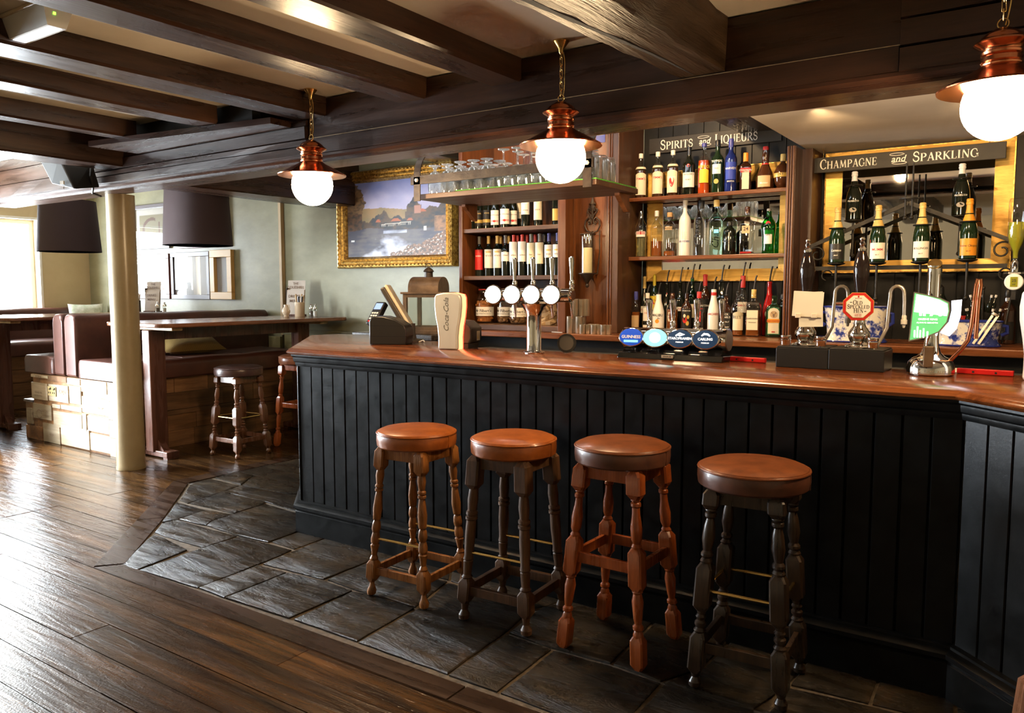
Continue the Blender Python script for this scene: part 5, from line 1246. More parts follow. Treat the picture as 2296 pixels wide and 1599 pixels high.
bottle('clear square-shouldered vodka bottle with cork stopper on the middle alcove shelf', 'vodka_bottle', bx_(1500, Y1), Y1, z2s, .298, .041, 'tall', 'glass', 'liquid_amber', .12, 'cork', .10, .019, [(.60, .675, 'label_tan', 1.3, 0)], [('THUNDER', .635, .017, 'ink', 0)], group=G2)
bottle('tall frosted white vodka bottle on the middle alcove shelf', 'vodka_bottle', bx_(1534, Y1), Y1, z2s, .375, .040, 'spirit', 'glass_frost', None, 0, 'cap_white', .09, .016, (), [('BELVEDERE', .26, .016, 'ink_blue', 0)], group=G2, extra=lambda t, r, H: [mb().add([wrap(r + .0012, .30 * H)(u - .006, 0), wrap(r + .0012, .30 * H)(u + .006, 0), wrap(r + .0012, .30 * H)(u + .003, .05), wrap(r + .0012, .30 * H)(u - .003, .05)], [(0, 1, 2, 3)]).done('etching', 'cap_white', t, smooth=0) for u in (-.016, 0, .016)])
bottle('clear cylindrical vodka bottle with dark stopper and vertical script on the middle alcove shelf', 'vodka_bottle', bx_(1570, Y1), Y1, z2s, .365, .046, 'tall', 'glass', None, 0, 'cap_black', .15, .021, (), (), group=G2, extra=lambda t, r, H: lettering(mb(), 'Chase', .07, lambda u, v: wrap(r + .0016, .40 * H)(-v - .018, u), shear=.3).done('lettering', 'ink', t, smooth=0))
bottle('pale green hammered gin bottle on the middle alcove shelf', 'gin_bottle', bx_(1604, Y1), Y1, z2s, .362, .043, 'square', 'glass_pale_green', None, 0, 'cap_gold', .12, .019, [(.40, .46, 'badge_cyan', .7, 0)], sq=5, group=G2)
bottle('squat black apothecary gin bottle with diamond label on the middle alcove shelf', 'gin_bottle', bx_(1634, Y1), Y1, z2s, .215, .043, 'squat', 'glass_black', None, 0, 'cap_black', .12, .021, (), (), group=G2, extra=lambda t, r, H: (mb().add([wrap(r + .0014, .40 * H)(u, v) for u, v in ((0, -.062), (.052, 0), (0, .062), (-.052, 0))], [(0, 1, 2, 3)]).done('label', 'label_cream', t, smooth=0), lettering(mb(), "HENDRICK'S", .0145, wrap(r + .0024, .41 * H)).done('lettering', 'ink', t, smooth=0), lettering(mb(), 'GIN', .012, wrap(r + .0024, .34 * H)).done('lettering', 'ink', t, smooth=0)))
bottle('clear cut-glass gin bottle with dark red stopper on the middle alcove shelf', 'gin_bottle', bx_(1673, Y1), Y1, z2s, .305, .041, 'square', 'glass', None, 0, 'liquid_dark', .14, .017, [(.44, .60, 'label_tan', 1.2, 0)], [('24', .53, .032, 'ink', 0)], sq=7, group=G2, extra=lambda t, r, H: mb().box(-r * .86, r * .86, -r * .86, r * .86, .006, .018).done('contents', 'liquid_red', t, smooth=0))
bottle('rounded green gin bottle with red seal, rightmost on the middle alcove shelf', 'gin_bottle', bx_(1721, Y1), Y1, z2s, .285, .047, 'curvy', 'glass_green', None, 0, 'cap_grey', .17, .0145, [(.22, .52, 'label_white', 1.3, 0)], [('GIN', .42, .015, 'ink', 0)], group=G2, extra=lambda t, r, H: disc_on(t, r * .9, H, .67, .015, 'label_red'))
G3 = 'spirits on the back counter'; YA, YC_ = 5.06, 5.175; zk = ZK + .0003
def s3(label, name, pxx, row, H, *a, **k): return bottle(label, name, bx_(pxx, row), row, zk, H, *a, group=G3, **k)
s3('brandy bottle with a cream label and dark blue cap, leftmost on the back counter', 'brandy_bottle', 1427, YA, .285, .036, 'curvy', 'glass', 'liquid_amber', .5, 'cap_blue', .2, .0145, [(.04, .42, 'label_tan', 1.9, 0), (.30, .37, 'label_black', 1.6, 0)], [('MARTELL', .335, .014, 'ink_gold', 0), ('VS', .22, .014, 'ink', 0)])
s3('tall dark calvados bottle with cream neck foil behind the brandy', 'brandy_bottle', 1446, YC_, .395, .031, 'burgundy', 'glass_black', labs=[(.34, .46, 'label_white', 1.6, 0)], texts=[('CALVADOS', .40, .014, 'ink_red', 0)], foil=('cap_gold', .78))
s3('white-capped clear rum bottle behind the first chrome tap handle', 'rum_bottle', 1453, YA, .275, .036, 'spirit', 'glass', None, 0, 'cap_white', .13, .0145, [(.30, .62, 'label_white', 1.8, 0), (.12, .20, 'label_white', 1.8, 0)], [('CAJUN', .50, .015, 'ink_red', 0)], pour=.06)
s3('yellow labelled rum bottle with yellow neck at the left of the back row', 'rum_bottle', 1468, YC_, .41, .032, 'spirit', 'glass_darkgreen', labs=[(.38, .62, 'label_yellow', 2.2, 0)], foil=('label_yellow', .80), extra=lambda t, r, H: disc_on(t, r, H, .52, .016, 'label_red'))
def palm(t, r, H):
    disc_on(t, r, H, .30, .014, 'label_orange'); b = mb()
    for a in (-1, -.4, .4, 1): b.add([wrap(r + .0018, .34 * H)(0, 0), wrap(r + .0018, .34 * H)(.022 * math.sin(a) - .003, .018 * math.cos(a)), wrap(r + .0018, .34 * H)(.024 * math.sin(a) + .003, .014 * math.cos(a))], [(0, 1, 2)])
    b.done('palm_print', 'ink_brown', t, smooth=0)
s3('opaque white coconut rum bottle with a palm print', 'rum_bottle', 1478, YA, .275, .042, 'malibu', 'white_plastic', None, 0, 'cap_black', .05, .016, (), [('MALIBU', .45, .024, 'ink', 0), ('ORIGINAL', .13, .009, 'ink', 0)], pour=.07, extra=palm)
s3('slim black coffee liqueur bottle with red neck diamond in the back row', 'liqueur_bottle', 1496, YC_, .35, .032, 'burgundy', 'glass_black', pour=.085, extra=lambda t, r, H: mb().add([wrap(.0135, .74 * H)(u, v) for u, v in ((0, -.02), (.016, 0), (0, .02), (-.016, 0))], [(0, 1, 2, 3)]).done('label', 'label_red', t, smooth=0))
s3('amber whiskey liqueur bottle with cream six-sided label behind the second tap handle', 'whisky_bottle', 1509, YA, .275, .040, 'spirit', 'glass', 'liquid_amber', .6, 'liquid_dark', .17, .016, [(.02, .09, 'label_cream', 2.2, 0)], (), extra=lambda t, r, H: (mb().add([wrap(r + .001, .42 * H)(u, v) for u, v in ((-.022, -.032), (.022, -.032), (.03, 0), (.022, .032), (-.022, .032), (-.03, 0))], [tuple(range(6))]).done('label', 'label_cream', t, smooth=0), lettering(mb(), 'SOUTHERN', .013, wrap(r + .002, .46 * H)).done('lettering', 'ink', t, smooth=0), lettering(mb(), 'COMFORT', .013, wrap(r + .002, .39 * H)).done('lettering', 'ink', t, smooth=0)))
s3('tall black-glass bottle with a small tilted red and white tag in the back row', 'liqueur_bottle', 1526, YC_, .36, .037, 'wine', 'glass_black', pour=.095, labs=[(.42, .50, 'label_white', 1.2, 0)], texts=[('TIA', .46, .018, 'ink_red', 0)])
def pirate(t, r, H):
    for u, v, s, m in ((-.01, .0, .016, 'label_red'), (.012, .02, .010, 'label_gold'), (.008, -.022, .012, 'label_gold'), (-.012, .028, .009, 'label_cream')):
        mb().add([wrap(r + .0018, .34 * H)(u + s * math.cos(k * .9), v + s * 1.4 * math.sin(k * .9)) for k in range(7)], [tuple(range(7))]).done('label_print', m, t, smooth=0)
s3('spiced rum bottle with a colourful figure label in the front row', 'rum_bottle', 1541, YA, .28, .037, 'spirit', 'glass_brown', labs=[(.10, .60, 'label_black', 2.0, 0)], texts=[('SPICED RUM', .56, .011, 'ink_white', 0)], pour=.075, extra=pirate)
s3('tall green whiskey bottle in the back row', 'whisky_bottle', 1553, YC_, .385, .038, 'spirit', 'glass_green', labs=[(.28, .52, 'label_cream', 1.8, 0)], pour=.09)
s3('clear vodka bottle with red cap and red shield label', 'vodka_bottle', 1569, YA, .285, .039, 'spirit', 'glass', None, 0, 'cap_red', .15, .0155, [(.30, .55, 'label_red', 1.0, 0), (.05, .16, 'label_grey', 2.0, 0)], [('SMIRNOFF', .60, .015, 'ink_red', 0), ('No.21', .42, .014, 'ink_white', 0)], pour=.07)
s3('dark vermouth bottle with red foil neck in the back row', 'vermouth_bottle', 1582, YC_, .405, .041, 'wine', 'glass_brown', labs=[(.36, .58, 'label_black', 2.0, 0)], texts=[('MARTINI', .47, .018, 'ink_white', 0)], foil=('cap_red', .80))
s3('frosted white peach schnapps bottle with red neck band', 'schnapps_bottle', 1602, YA, .30, .039, 'malibu', 'glass_frost', None, 0, 'cap_white', .06, .017, (), [('ARCHERS', .46, .020, 'ink_red', 0)], pour=.085, extra=lambda t, r, H: mb().lathe([(.0185, .87*H), (.0188, .88*H), (.0178, .94*H)], 18).done('neck_band', 'label_red', t))
s3('dark grey flat flask-shaped tequila bottle in the back row', 'tequila_bottle', 1619, YC_, .365, .052, 'flask', 'glass_black', sq=6, sy=.5, pour=.10)
s3('square whiskey bottle with black label behind the last tap handle', 'whisky_bottle', 1630, YA, .27, .036, 'square', 'glass_brown', sq=6, labs=[(.08, .56, 'label_black', 1.8, 0)], texts=[("JACK", .51, .018, 'ink_white', 0), ("DANIEL'S", .44, .016, 'ink_white', 0), ('Old No.7', .33, .013, 'ink_white', 0), ('WHISKEY', .20, .012, 'ink_white', 0)], pour=.075)
s3('clear and amber scotch bottle with large cream label in the front row', 'whisky_bottle', 1657, YA - .02, .29, .043, 'curvy', 'glass', 'liquid_amber', .14, None, labs=[(.13, .50, 'label_cream', 2.0, .012)], pour=.075, extra=lambda t, r, H: (serif((b_ := mb()), "BELL'S", .021, lambda u, v: wrap(r * .92 + .002, .39 * H)(u - .042, v)), b_.done('lettering', 'ink', t, smooth=0)))
s3('tall clear sambuca bottle with red collar in the back row', 'sambuca_bottle', 1667, YC_, .39, .038, 'spirit', 'glass', None, 0, 'cap_red', .20, .016, [(.38, .56, 'label_white', 1.8, 0)], [('SAMBUCA', .50, .016, 'ink_red', 0)], pour=.09)
s3('square amber almond liqueur bottle with a brown neck scroll', 'liqueur_bottle', 1692, YA - .01, .30, .046, 'square', 'glass', 'liquid_amber', .56, 'cap_gold', .18, .016, [(.14, .56, 'label_cream', 1.5, 0)], [('DISARONNO', .38, .0155, 'ink', 0), ('ORIGINALE', .30, .009, 'ink', 0)], sq=6, pour=.09, extra=lambda t, r, H: mb().box(-.040, .040, -.036, .036, .66*H, .72*H).done('neck_scroll', 'dark_plastic', t, smooth=0, bevel=.004))
s3('bright red raspberry liqueur bottle at the right of the back row', 'liqueur_bottle', 1727, YC_, .355, .042, 'burgundy', 'liquid_red', labs=(), pour=.095, extra=lambda t, r, H: disc_on(t, r, H, .40, .026, 'label_white'))
def stag(t, r, H):
    y = -r * .62
    mb().add([(u, y - .0025, v * H) for u, v in ((-.038, .06), (.038, .06), (.038, .60), (.026, .67), (0, .695), (-.026, .67), (-.038, .60))], [tuple(range(7))]).done('label', 'label_green', t, smooth=0)
    mb().add([(u, y - .0035, v * H) for u, v in ((-.033, .08), (.033, .08), (.033, .59), (.022, .65), (0, .675), (-.022, .65), (-.033, .59))], [tuple(range(7))]).done('label', 'label_cream', t, smooth=0)
    disc_on(t, r, H, .52, .022, 'label_tan', 'emblem', 1, y - .0045); disc_on(t, r, H, .50, .010, 'ink_brown', 'stag_head', .6, y - .0055)
    b = mb()
    for s in (-1, 1):
        b.tube([(s * .004, y - .0055, .53*H), (s * .012, y - .0055, .555*H), (s * .011, y - .0055, .585*H)], .0012, 5); b.tube([(s * .009, y - .0055, .545*H), (s * .016, y - .0055, .56*H)], .001, 5)
    b.done('antlers', 'ink_brown', t)
    mb().box(-.036, .036, y - .006, y - .0045, .335*H, .42*H).done('label_band', 'label_orange', t, smooth=0)
    lettering(mb(), 'Jägermeister', .0165, flat((0, y - .0068, .377*H))).done('lettering', 'ink_red', t, smooth=0); mb().box(-.01, .01, y - .006, y - .0045, .115*H, .135*H).done('label_print', 'label_red', t, smooth=0)
s3('square green herbal liqueur bottle with stag emblem, nearest the right post', 'liqueur_bottle', 1739, YA - .02, .275, .050, 'square', 'glass_darkgreen', None, 0, None, sq=6, sy=.62, extra=stag)
s3('green bottle half hidden behind the alcove post, rightmost of the back row', 'liqueur_bottle', 1757, YC_, .27, .034, 'curvy', 'glass_green', cap='cap_black', caph=.12)
# ---------------------------------------------------------------- wine
GW = 'wine bottles on the top wine shelf'; YV = 4.86
WT = [(1057, 'label_cream', (.22, .60), 'claret bottle with a tall cream label, leftmost on the top wine shelf', None), (1074, 'label_black', (.10, .48), 'dark-labelled red wine bottle with gold stripe, left one of a pair', 'g'), (1092, 'label_black', (.10, .48), 'dark-labelled red wine bottle with gold stripe, right one of a pair', 'g'),
      (1110.5, 'label_white', (.10, .46), 'wine bottle with white label and red crest band, left of three', 'r'), (1132.5, 'label_white', (.10, .47), 'wine bottle with white label and red crest band, widest of three', 'r'), (1151, 'label_white', (.10, .44), 'wine bottle with white label and red crest band, right of three', 'r'),
      (1164, 'label_cream', (.26, .66), 'wine bottle with cream label half behind its right neighbour', None), (1178, 'label_white', (.30, .74), 'wine bottle with tall plain white label in the middle right', None), (1206.5, 'label_cream', (.16, .76), 'wine bottle with the tallest cream label on the top wine shelf', None), (1248, 'label_gold', (.12, .40), 'wine bottle with gold label at the right stile, top shelf', None)]
for k, (pxx, m, (l0, l1), lab, st) in enumerate(WT):
    yy = YV + (.05 if k == 5 else .12 if k == 6 else 0) - (.02 if k in (4, 7) else 0)
    bottle(lab, 'wine_bottle', bx_(pxx, yy), yy, zA + .0003, .30, .0335 if k not in (4,) else .037, 'burgundy' if st == 'r' else 'wine', 'glass_black', labs=[(l0, l1, m, 2.2, 0)] + ([(.17, .25, 'label_gold', 2.1, 0)] if st == 'g' else []) + ([(.17, .215, 'label_red', 2.0, 0)] if st == 'r' else []), texts=[('MONTEPULCIANO', .34, .010, 'ink', 0)] if st == 'r' else [('ESTATE', .40, .012, 'ink_gold' if m == 'label_black' else 'ink', 0)], foil=('foil_black', .80), group=GW, extra=(lambda t, r, H: disc_on(t, r, H, .19, .009, 'label_red')) if st == 'r' else None)
GV = 'wine bottles on the second wine shelf'
WM = [(1075, 'label_red', (.16, .66), 'cap_grey', 'wine bottle with a dark red woven-pattern label, leftmost on the second wine shelf'), (1095.5, 'label_white', (.20, .66), 'cap_gold', 'white-labelled wine bottle with a red-tipped gold neck on the second wine shelf'), (1115, 'label_white', (.20, .66), 'cap_gold', 'white-labelled wine bottle with gold neck band, third on the second wine shelf'),
      (1133.5, 'label_white', (.36, .58), 'cap_grey', 'wine bottle with a short white label and gold script, fourth on the second wine shelf'), (1152, 'label_white', (.34, .82), 'cap_red', 'red-capped wine bottle with white label, left one of the front pair'), (1171, 'label_white', (.34, .82), 'cap_red', 'red-capped wine bottle with white label, right one of the front pair'),
      (1191, 'label_cream', (.28, .78), 'cap_grey', 'grey-capped wine bottle with a curved-corner cream label, left one'), (1210, 'label_cream', (.28, .78), 'cap_grey', 'grey-capped wine bottle with a curved-corner cream label, right one'), (1231, 'label_white', (.42, .72), 'cap_blue', 'blue-capped wine bottle with a small white label on the second wine shelf'), (1250, 'label_white', (.42, .72), 'cap_blue', 'blue-capped wine bottle at the right stile of the second wine shelf')]
for k, (pxx, m, (l0, l1), cp, lab) in enumerate(WM):
    bottle(lab, 'wine_bottle', bx_(pxx, YV), YV, zBs + .0003, .305, .0342, 'wine', 'glass_black', labs=[(l0, l1, m, 2.1, 0)] + ([(.575, .615, 'label_gold', 1.2, 0)] if k in (1, 2, 8, 9) else []), texts=[(('ROSSO', 'ESTATE', 'ESTATE', 'SYRAH', 'Casillero', 'Casillero', 'Gavi', 'Gavi', 'RIOJA', 'RIOJA')[k], .50, .014, 'ink_white' if k == 0 else 'ink', 0)], foil=(cp, .80), group=GV)
for k, (pxx, cp, lab) in enumerate(((1123, 'cap_gold', 'gold-topped wine bottle in the second row behind, left'), (1141, 'cap_gold', 'gold-topped wine bottle in the second row behind, beside the red caps'), (1161, 'cap_red', 'red-capped wine bottle in the second row, first behind the front pair'), (1182, 'cap_red', 'red-capped wine bottle in the second row, middle one'), (1200, 'cap_red', 'red-capped wine bottle in the second row, rightmost one'), (1221, 'cap_black', 'black-capped wine bottle in the second row, near the blue caps'))):
    bottle(lab, 'wine_bottle', bx_(pxx, 4.99), 4.99, zBs + .0003, .312, .034, 'wine', 'glass_black', foil=(cp, .80), labs=[(.3, .6, 'label_cream', 1.8, 0)], group=GV)
# ---------------------------------------------------------------- champagne on its iron rack
YP = 4.98
rk = thing('bottle_rack', 'black wrought iron champagne rack with rings and scrolls in front of the mirror', 'rack', (at(2040, 600, Y=YP).x, YP, 1.565))
RO = tuple(-v for v in rk.location)
def RK(o): o.location = RO; return o
xl, xr = bx_(1795, YP), bx_(2258, YP)
RK(mb().box(xl, xr, YP - .008, YP + .008, 1.566, 1.590).done('rail', 'iron', rk, smooth=0))
ap = bx_(2032, YP); za = at(2032, 455, Y=YP).z
zl = at(1815, 555, Y=YP).z
for s in (0, 1):
    e = bx_(1812, YP) if s == 0 else bx_(2270, YP)
    bar(mb(), (e, YP, zl), (ap, YP, za), .008, .011).done('sloping_bar', 'iron', rk, smooth=0).location = RO
    pts = []
    for i in range(26): a = i / 25 * 4.2 * PI * .62; rr = .052 * (1 - i / 34); pts.append((e + (.05 if s == 0 else -.05) + (1 if s == 0 else -1) * rr * math.cos(a) * -1, YP, zl - .045 + rr * math.sin(a)))
    RK(mb().tube(pts, .005, 6).done('scroll', 'iron', rk))
    RK(mb().tube([(e, YP, zl), (e + (-.03 if s == 0 else .03), YP, 1.50), (e, YP, 1.40), (e + (.03 if s == 0 else -.03), YP, ZK + .01)], .006, 6).done('leg', 'iron', rk))
for k, xx in enumerate((1855, 2255)):
    x = bx_(xx, YP); RK(mb().tube([(x + .03 * math.cos(a * .3), YP, 1.535 + .03 * math.sin(a * .3)) for a in range(0, 16)] , .0045, 6).done('scroll', 'iron', rk))
for pxx in (2025, 2040):
    x = bx_(pxx, YP); RK(mb().tube([(x, YP - .012, 2.16), (x, YP - .012, za - .08)], .005, 8).done('rod', 'iron', rk)); RK(mb().ball((x, YP - .012, za - .085), .012, 10).done('finial', 'iron', rk))
RK(mb().lathe([(.05, 0), (.05, .006), (.012, .008)], 20, (ap, YP, za + .02)).done('dish', 'iron', rk))
GC = 'champagne bottles in the iron rack'
def holder(x, z, y=None):
    y = YP - .045 if y is None else y
    RK(mb().lathe([(.02, -.012), (.045, -.004), (.05, 0), (.05, .003)], 20, (x, y, z)).done('cup', 'iron', rk))
    RK(mb().tube([(x, y, z - .011), (x, y, z - .20)], .007, 8).done('stem', 'iron', rk)); RK(mb().ball((x, y, z - .205), .013, 10).done('finial', 'iron', rk))
    RK(mb().tube([(x + .044 * math.cos(2*PI*i/20), y + .044 * math.sin(2*PI*i/20), z + .205) for i in range(20)], .0035, 6, True).done('ring', 'iron', rk))
    RK(mb().box(x - .004, x + .004, min(y + .044, YP), max(y + .044, YP + .004), z + .200, z + .208).done('arm', 'iron', rk, smooth=0))
CH = [(1875, 591, 'champagne bottle with black label and cream foil, lower left of the rack', 'label_black', 'cap_gold', 'Lanson', 'ink_white', .35), (1966, 590, 'champagne bottle with a red diagonal sash label, second in the lower row', 'label_white', 'cap_gold', 'MUMM', 'ink_red', 0), (2064, 588, 'champagne bottle with plain white label, third in the lower row', 'label_white', 'cap_gold', 'BOLLINGER', 'ink', 0), (2169, 583, 'champagne bottle with orange label and orange foil, lower right of the rack', 'label_orange', 'label_orange', 'Veuve Clicquot', 'ink', .2)]
for k, (pxx, py, lab, m, fo, tx, ti, shr) in enumerate(CH):
    p = at(pxx, py, Y=YP - .045); holder(p.x, p.z)
    def ex(t, r, H, k=k, fo=fo):
        mb().lathe([(np_(SH['champ'], .62) * r + .001, .62 * H), (np_(SH['champ'], .68) * r + .0015, .68 * H), (np_(SH['champ'], .74) * r + .001, .74 * H)], 20).done('collar', fo, t)
        disc_on(t, r * .56, H, .66, .010, 'label_black' if k != 3 else 'label_gold')
        if k == 1:
            b = mb(); b.add([wrap(r + .0016, .26 * H)(u, v) for u, v in ((-.046, .045), (-.046, .022), (.046, -.045), (.046, -.022))], [(0, 1, 2, 3)]).done('sash', 'label_red', t, smooth=0)
    bottle(lab, 'champagne_bottle', p.x, YP - .045, p.z + .0035, .325, .044, 'champ', 'glass_darkgreen', labs=[(.06, .34, m, 2.1, 0)], texts=[(tx, .22, .020 if k in (0, 1) else .0155, ti, shr), ('BRUT', .13, .009, 'ink' if k else 'ink_white', 0)], foil=(fo, .76), group=GC, extra=ex)
for k, (pxx, py, lab) in enumerate(((1913, 495, 'prosecco bottle with silver neck, upper left of the rack'), (2153, 485, 'prosecco bottle with silver neck, upper right of the rack'))):
    p = at(pxx, py, Y=YP + .045); holder(p.x, p.z, YP + .045)
    bottle(lab, 'sparkling_wine_bottle', p.x, YP + .045, p.z + .0035, .283, .044, 'champ', 'glass_black', texts=[('PROSECCO', .38, .013, 'ink_white', 0)], foil=('foil_silver', .80), group=GC, extra=lambda t, r, H: disc_on(t, r, H, .20, .014, 'label_grey', sx=1.5))
# ---------------------------------------------------------------- painted signs
def sign(label, x0, x1, z0, z1, y, words, hk):
    t = thing('sign_board', label, 'sign', ((x0 + x1) / 2, y, z0)); w, h = x1 - x0, z1 - z0
    mb().box(-w/2, w/2, 0, .014, 0, h).done('board', 'charcoal_board', t, smooth=0, bevel=.002)
    b = mb(); fn = lambda u, v: (u - w/2, -.0015, v)
    for kind, s, u, v, k in words:
        if kind == 's': serif(b, s, k, fn, u, .80)
        else:
            lettering(b, 'and', k, lambda p, q, u=u, v=v: (u + p - w/2, -.0015, v + q), shear=.25)
            for sg, dy in ((1, .62), (-1, -.55)):
                ribbon(b, [(u + k * (.95 * math.cos(a * .33) * (.5 + .5 * math.sin(a * .05 + .9))) * sg - sg * k * .1, v + dy * k + k * .14 * math.sin(a * .33), .0013) for a in range(0, 18)], fn)
    b.done('lettering', 'ink_white', t, smooth=0)
    if hk:
        for u in (-w/2 + .06, w/2 - .08): mb().tube([(u, .007, h), (u + .004, .007, h + .02), (u, .007, 2.301 - z0)], .0022, 6).done('hook', 'brass', t)
class _S: pass
def serif_at(b, s, k, fn, x, z): serif(b, s, k, lambda u, v: fn(u, v + z), x, .80)
def sign2(label, x0, x1, z0, z1, y, a, mid, c, base_z, k, ua, um, uc, hk):
    t = thing('sign_board', label, 'sign', ((x0 + x1) / 2, y, z0)); w, h = x1 - x0, z1 - z0
    mb().box(-w/2, w/2, 0, .014, 0, h).done('board', 'charcoal_board', t, smooth=0, bevel=.002)
    b = mb(); fn = lambda u, v: (u - w/2, -.0015, v)
    def fit(s, u0, u1):
        L = serif(mb(), s, k, fn, 0, .80); q = (u1 - u0) / L
        serif(b, s, k, lambda u, v: fn(u0 + u * q, v + base_z), 0, .80)
    fit(a, *ua); fit(c, *uc)
    um0, ks = um
    lettering(b, 'and', ks, lambda p, q: fn(um0 + p, base_z + k * .42 + q), shear=.25)
    for sg, dy in ((1, .50), (-1, -.46)):
        ribbon(b, [(um0 + ks * .75 * math.cos(q * .36 + .5) * sg - sg * ks * .12, base_z + k * .42 + dy * ks + ks * .15 * math.sin(q * .36 + .5) + q * .0002, .0012) for q in range(0, 17)], fn)
    b.done('lettering', 'ink_white', t, smooth=0)
    if hk:
        for u in (-w/2 + .06, w/2 - .08): mb().tube([(u, .007, h), (u + .004, .007, h + .02), (u, .007, 2.301 - z0)], .0022, 6).done('hook', 'brass', t)
Wc = 1.003
sign2('charcoal hanging sign lettered CHAMPAGNE and SPARKLING', -1.23, -.227, 2.157, 2.247, 5.05, 'CHAMPAGNE', 'and', 'SPARKLING', .020, .056, (.045, .365), (.475, .052), (.55, .875), True)
xq0, xq1 = px(1449, 5.2), px(1742, 5.2)
sw = xq1 - xq0
def up(p): return at(p, 320, Y=5.2).x - xq0
sign2('black sign board lettered SPIRITS and LIQUEURS above the top spirits', xq0, xq1, 2.405, 2.51, 5.22, 'SPIRITS', 'and', 'LIQUEURS', .022, .066, (up(1478), up(1552)), (up(1577), .055), (up(1600), up(1697)), False)
# ---------------------------------------------------------------- hanging glass rack
ra = thing('glass_rack', 'hanging wooden glass rack with black iron straps over the bar', 'rack', (-2.6, 3.9, 2.0))
def RA(o): o.location = (2.6, -3.9, -2.0); return o
RA(mb().box(-3.225, -1.985, 3.69, 4.20, 2.0, 2.03).done('shelf_board', 'shelf_brown', ra, smooth=0, bevel=.003))
mottle('grass_mat', (.05, .25, .02), (.16, .52, .05), 90, .7, .8)
RA(mb().box(-2.93, -1.99, 3.70, 4.19, 2.0305, 2.037).done('green_mat', 'grass_mat', ra, smooth=0))
RA(mb().box(-3.24, -1.985, 3.655, 3.668, 2.085, 2.135).done('front_rail', 'iron_brown', ra, smooth=0))
def strap(x):
    pts = [(3.655, 1.985), (3.655, 2.13)]; 
    for i in range(9): a = rad(i * 10); pts.append((3.655 + .13 * (1 - math.cos(a)), 2.13 + .16 * math.sin(a)))
    pts.append((3.84, 2.33)); pts.append((3.84, 2.85)); b = mb(); vs = []
    for y, z in pts: vs += [(x - .025, y, z), (x + .025, y, z), (x + .025, y + .006, z), (x - .025, y + .006, z)]
    n = len(pts); fs = [(4*i+k, 4*i+(k+1) % 4, 4*i+4+(k+1) % 4, 4*i+4+k) for i in range(n-1) for k in range(4)] + [(0, 1, 2, 3), (4*n-1, 4*n-2, 4*n-3, 4*n-4)]
    RA(b.add(vs, fs).done('strap', 'iron_brown', ra, smooth=0))
    RA(mb().lathe([(.013, 0), (.013, .006), (.009, .012), (.0001, .013)], 6, (0, 0, 0)).done('bolt', 'foil_silver', ra))
    o = C.objects[-1]; o.rotation_euler = (rad(90), 0, 0); o.location = (x + 2.6, 3.655 - 3.9, 2.11 - 2.0)
strap(-3.19); strap(-2.02)
for x in (-3.15, -2.05): RA(mb().prism([(4.19, 1.999), (4.19, 1.90), (4.175, 1.90), (4.06, 1.985), (4.06, 1.999)], 'x', x - .015, x + .015).done('bracket', 'cabinet_wood', ra, smooth=0))
def goblet_mesh(kind):
    if kind == 'g':   # stemmed beer glass, standing on its rim
        o = [(.040, 0), (.043, .06), (.042, .10), (.030, .128), (.010, .140), (.008, .150), (.012, .160), (.036, .168), (.038, .172), (.0005, .174)]; i = [(.0005, .132), (.027, .124), (.0395, .098), (.0405, .06), (.038, 0)]
    elif kind == 'w': # wine glass
        o = [(.033, 0), (.041, .045), (.040, .075), (.026, .105), (.008, .120), (.0045, .135), (.0045, .195), (.008, .205), (.034, .211), (.035, .214), (.0005, .216)]; i = [(.0005, .114), (.023, .102), (.0385, .074), (.0395, .045), (.0318, 0)]
    else:             # straight tumbler
        o = [(.040, 0), (.040, .12), (.036, .150), (.030, .158), (.0005, .160)]; i = [(.0005, .150), (.030, .144), (.0378, .12), (.0382, 0)]
    b = mb(); b.lathe(o, 20); b.lathe(i, 20)
    me = b.done('glass', 'glassware', None); return me
ORD = ('first', 'second', 'third', 'fourth', 'fifth', 'sixth', 'seventh', 'eighth', 'ninth', 'tenth'); ROWS = ('front', 'second', 'third', 'rear')
def glass_row(kind, spots, label, group, name, n):
    src = goblet_mesh(kind); src.name = name
    for k, (x, y) in enumerate(spots):
        o = src if k == 0 else src.copy()
        if k: C.objects.link(o)
        o.location = (x, y, 2.0307 if x < -2.935 else 2.0375)
        tag(o, label % ((ORD[k % n], ROWS[k // n]) if n > 1 else (ORD[k],)), 'glass', group)
glass_row('g', [(-3.13 + .098 * i + .02 * (j % 2), 3.755 + .10 * j) for j in range(4) for i in range(5)], 'upturned stemmed beer glass on the hanging rack, %s from the left, %s row', 'upturned beer glasses', 'beer_glass', 5)
glass_row('w', [(-2.62 + .094 * i + .03 * (j % 2), 3.755 + .105 * j) for j in range(4) for i in range(5)], 'upturned long-stemmed wine glass on the hanging rack, %s of its kind, %s row', 'upturned wine glasses', 'wine_glass', 5)
glass_row('t', [(-2.10, 3.76 + .098 * j) for j in range(4)], 'upturned tall tumbler at the right end of the hanging rack, %s from the front', 'upturned tumblers', 'tumbler', 1)
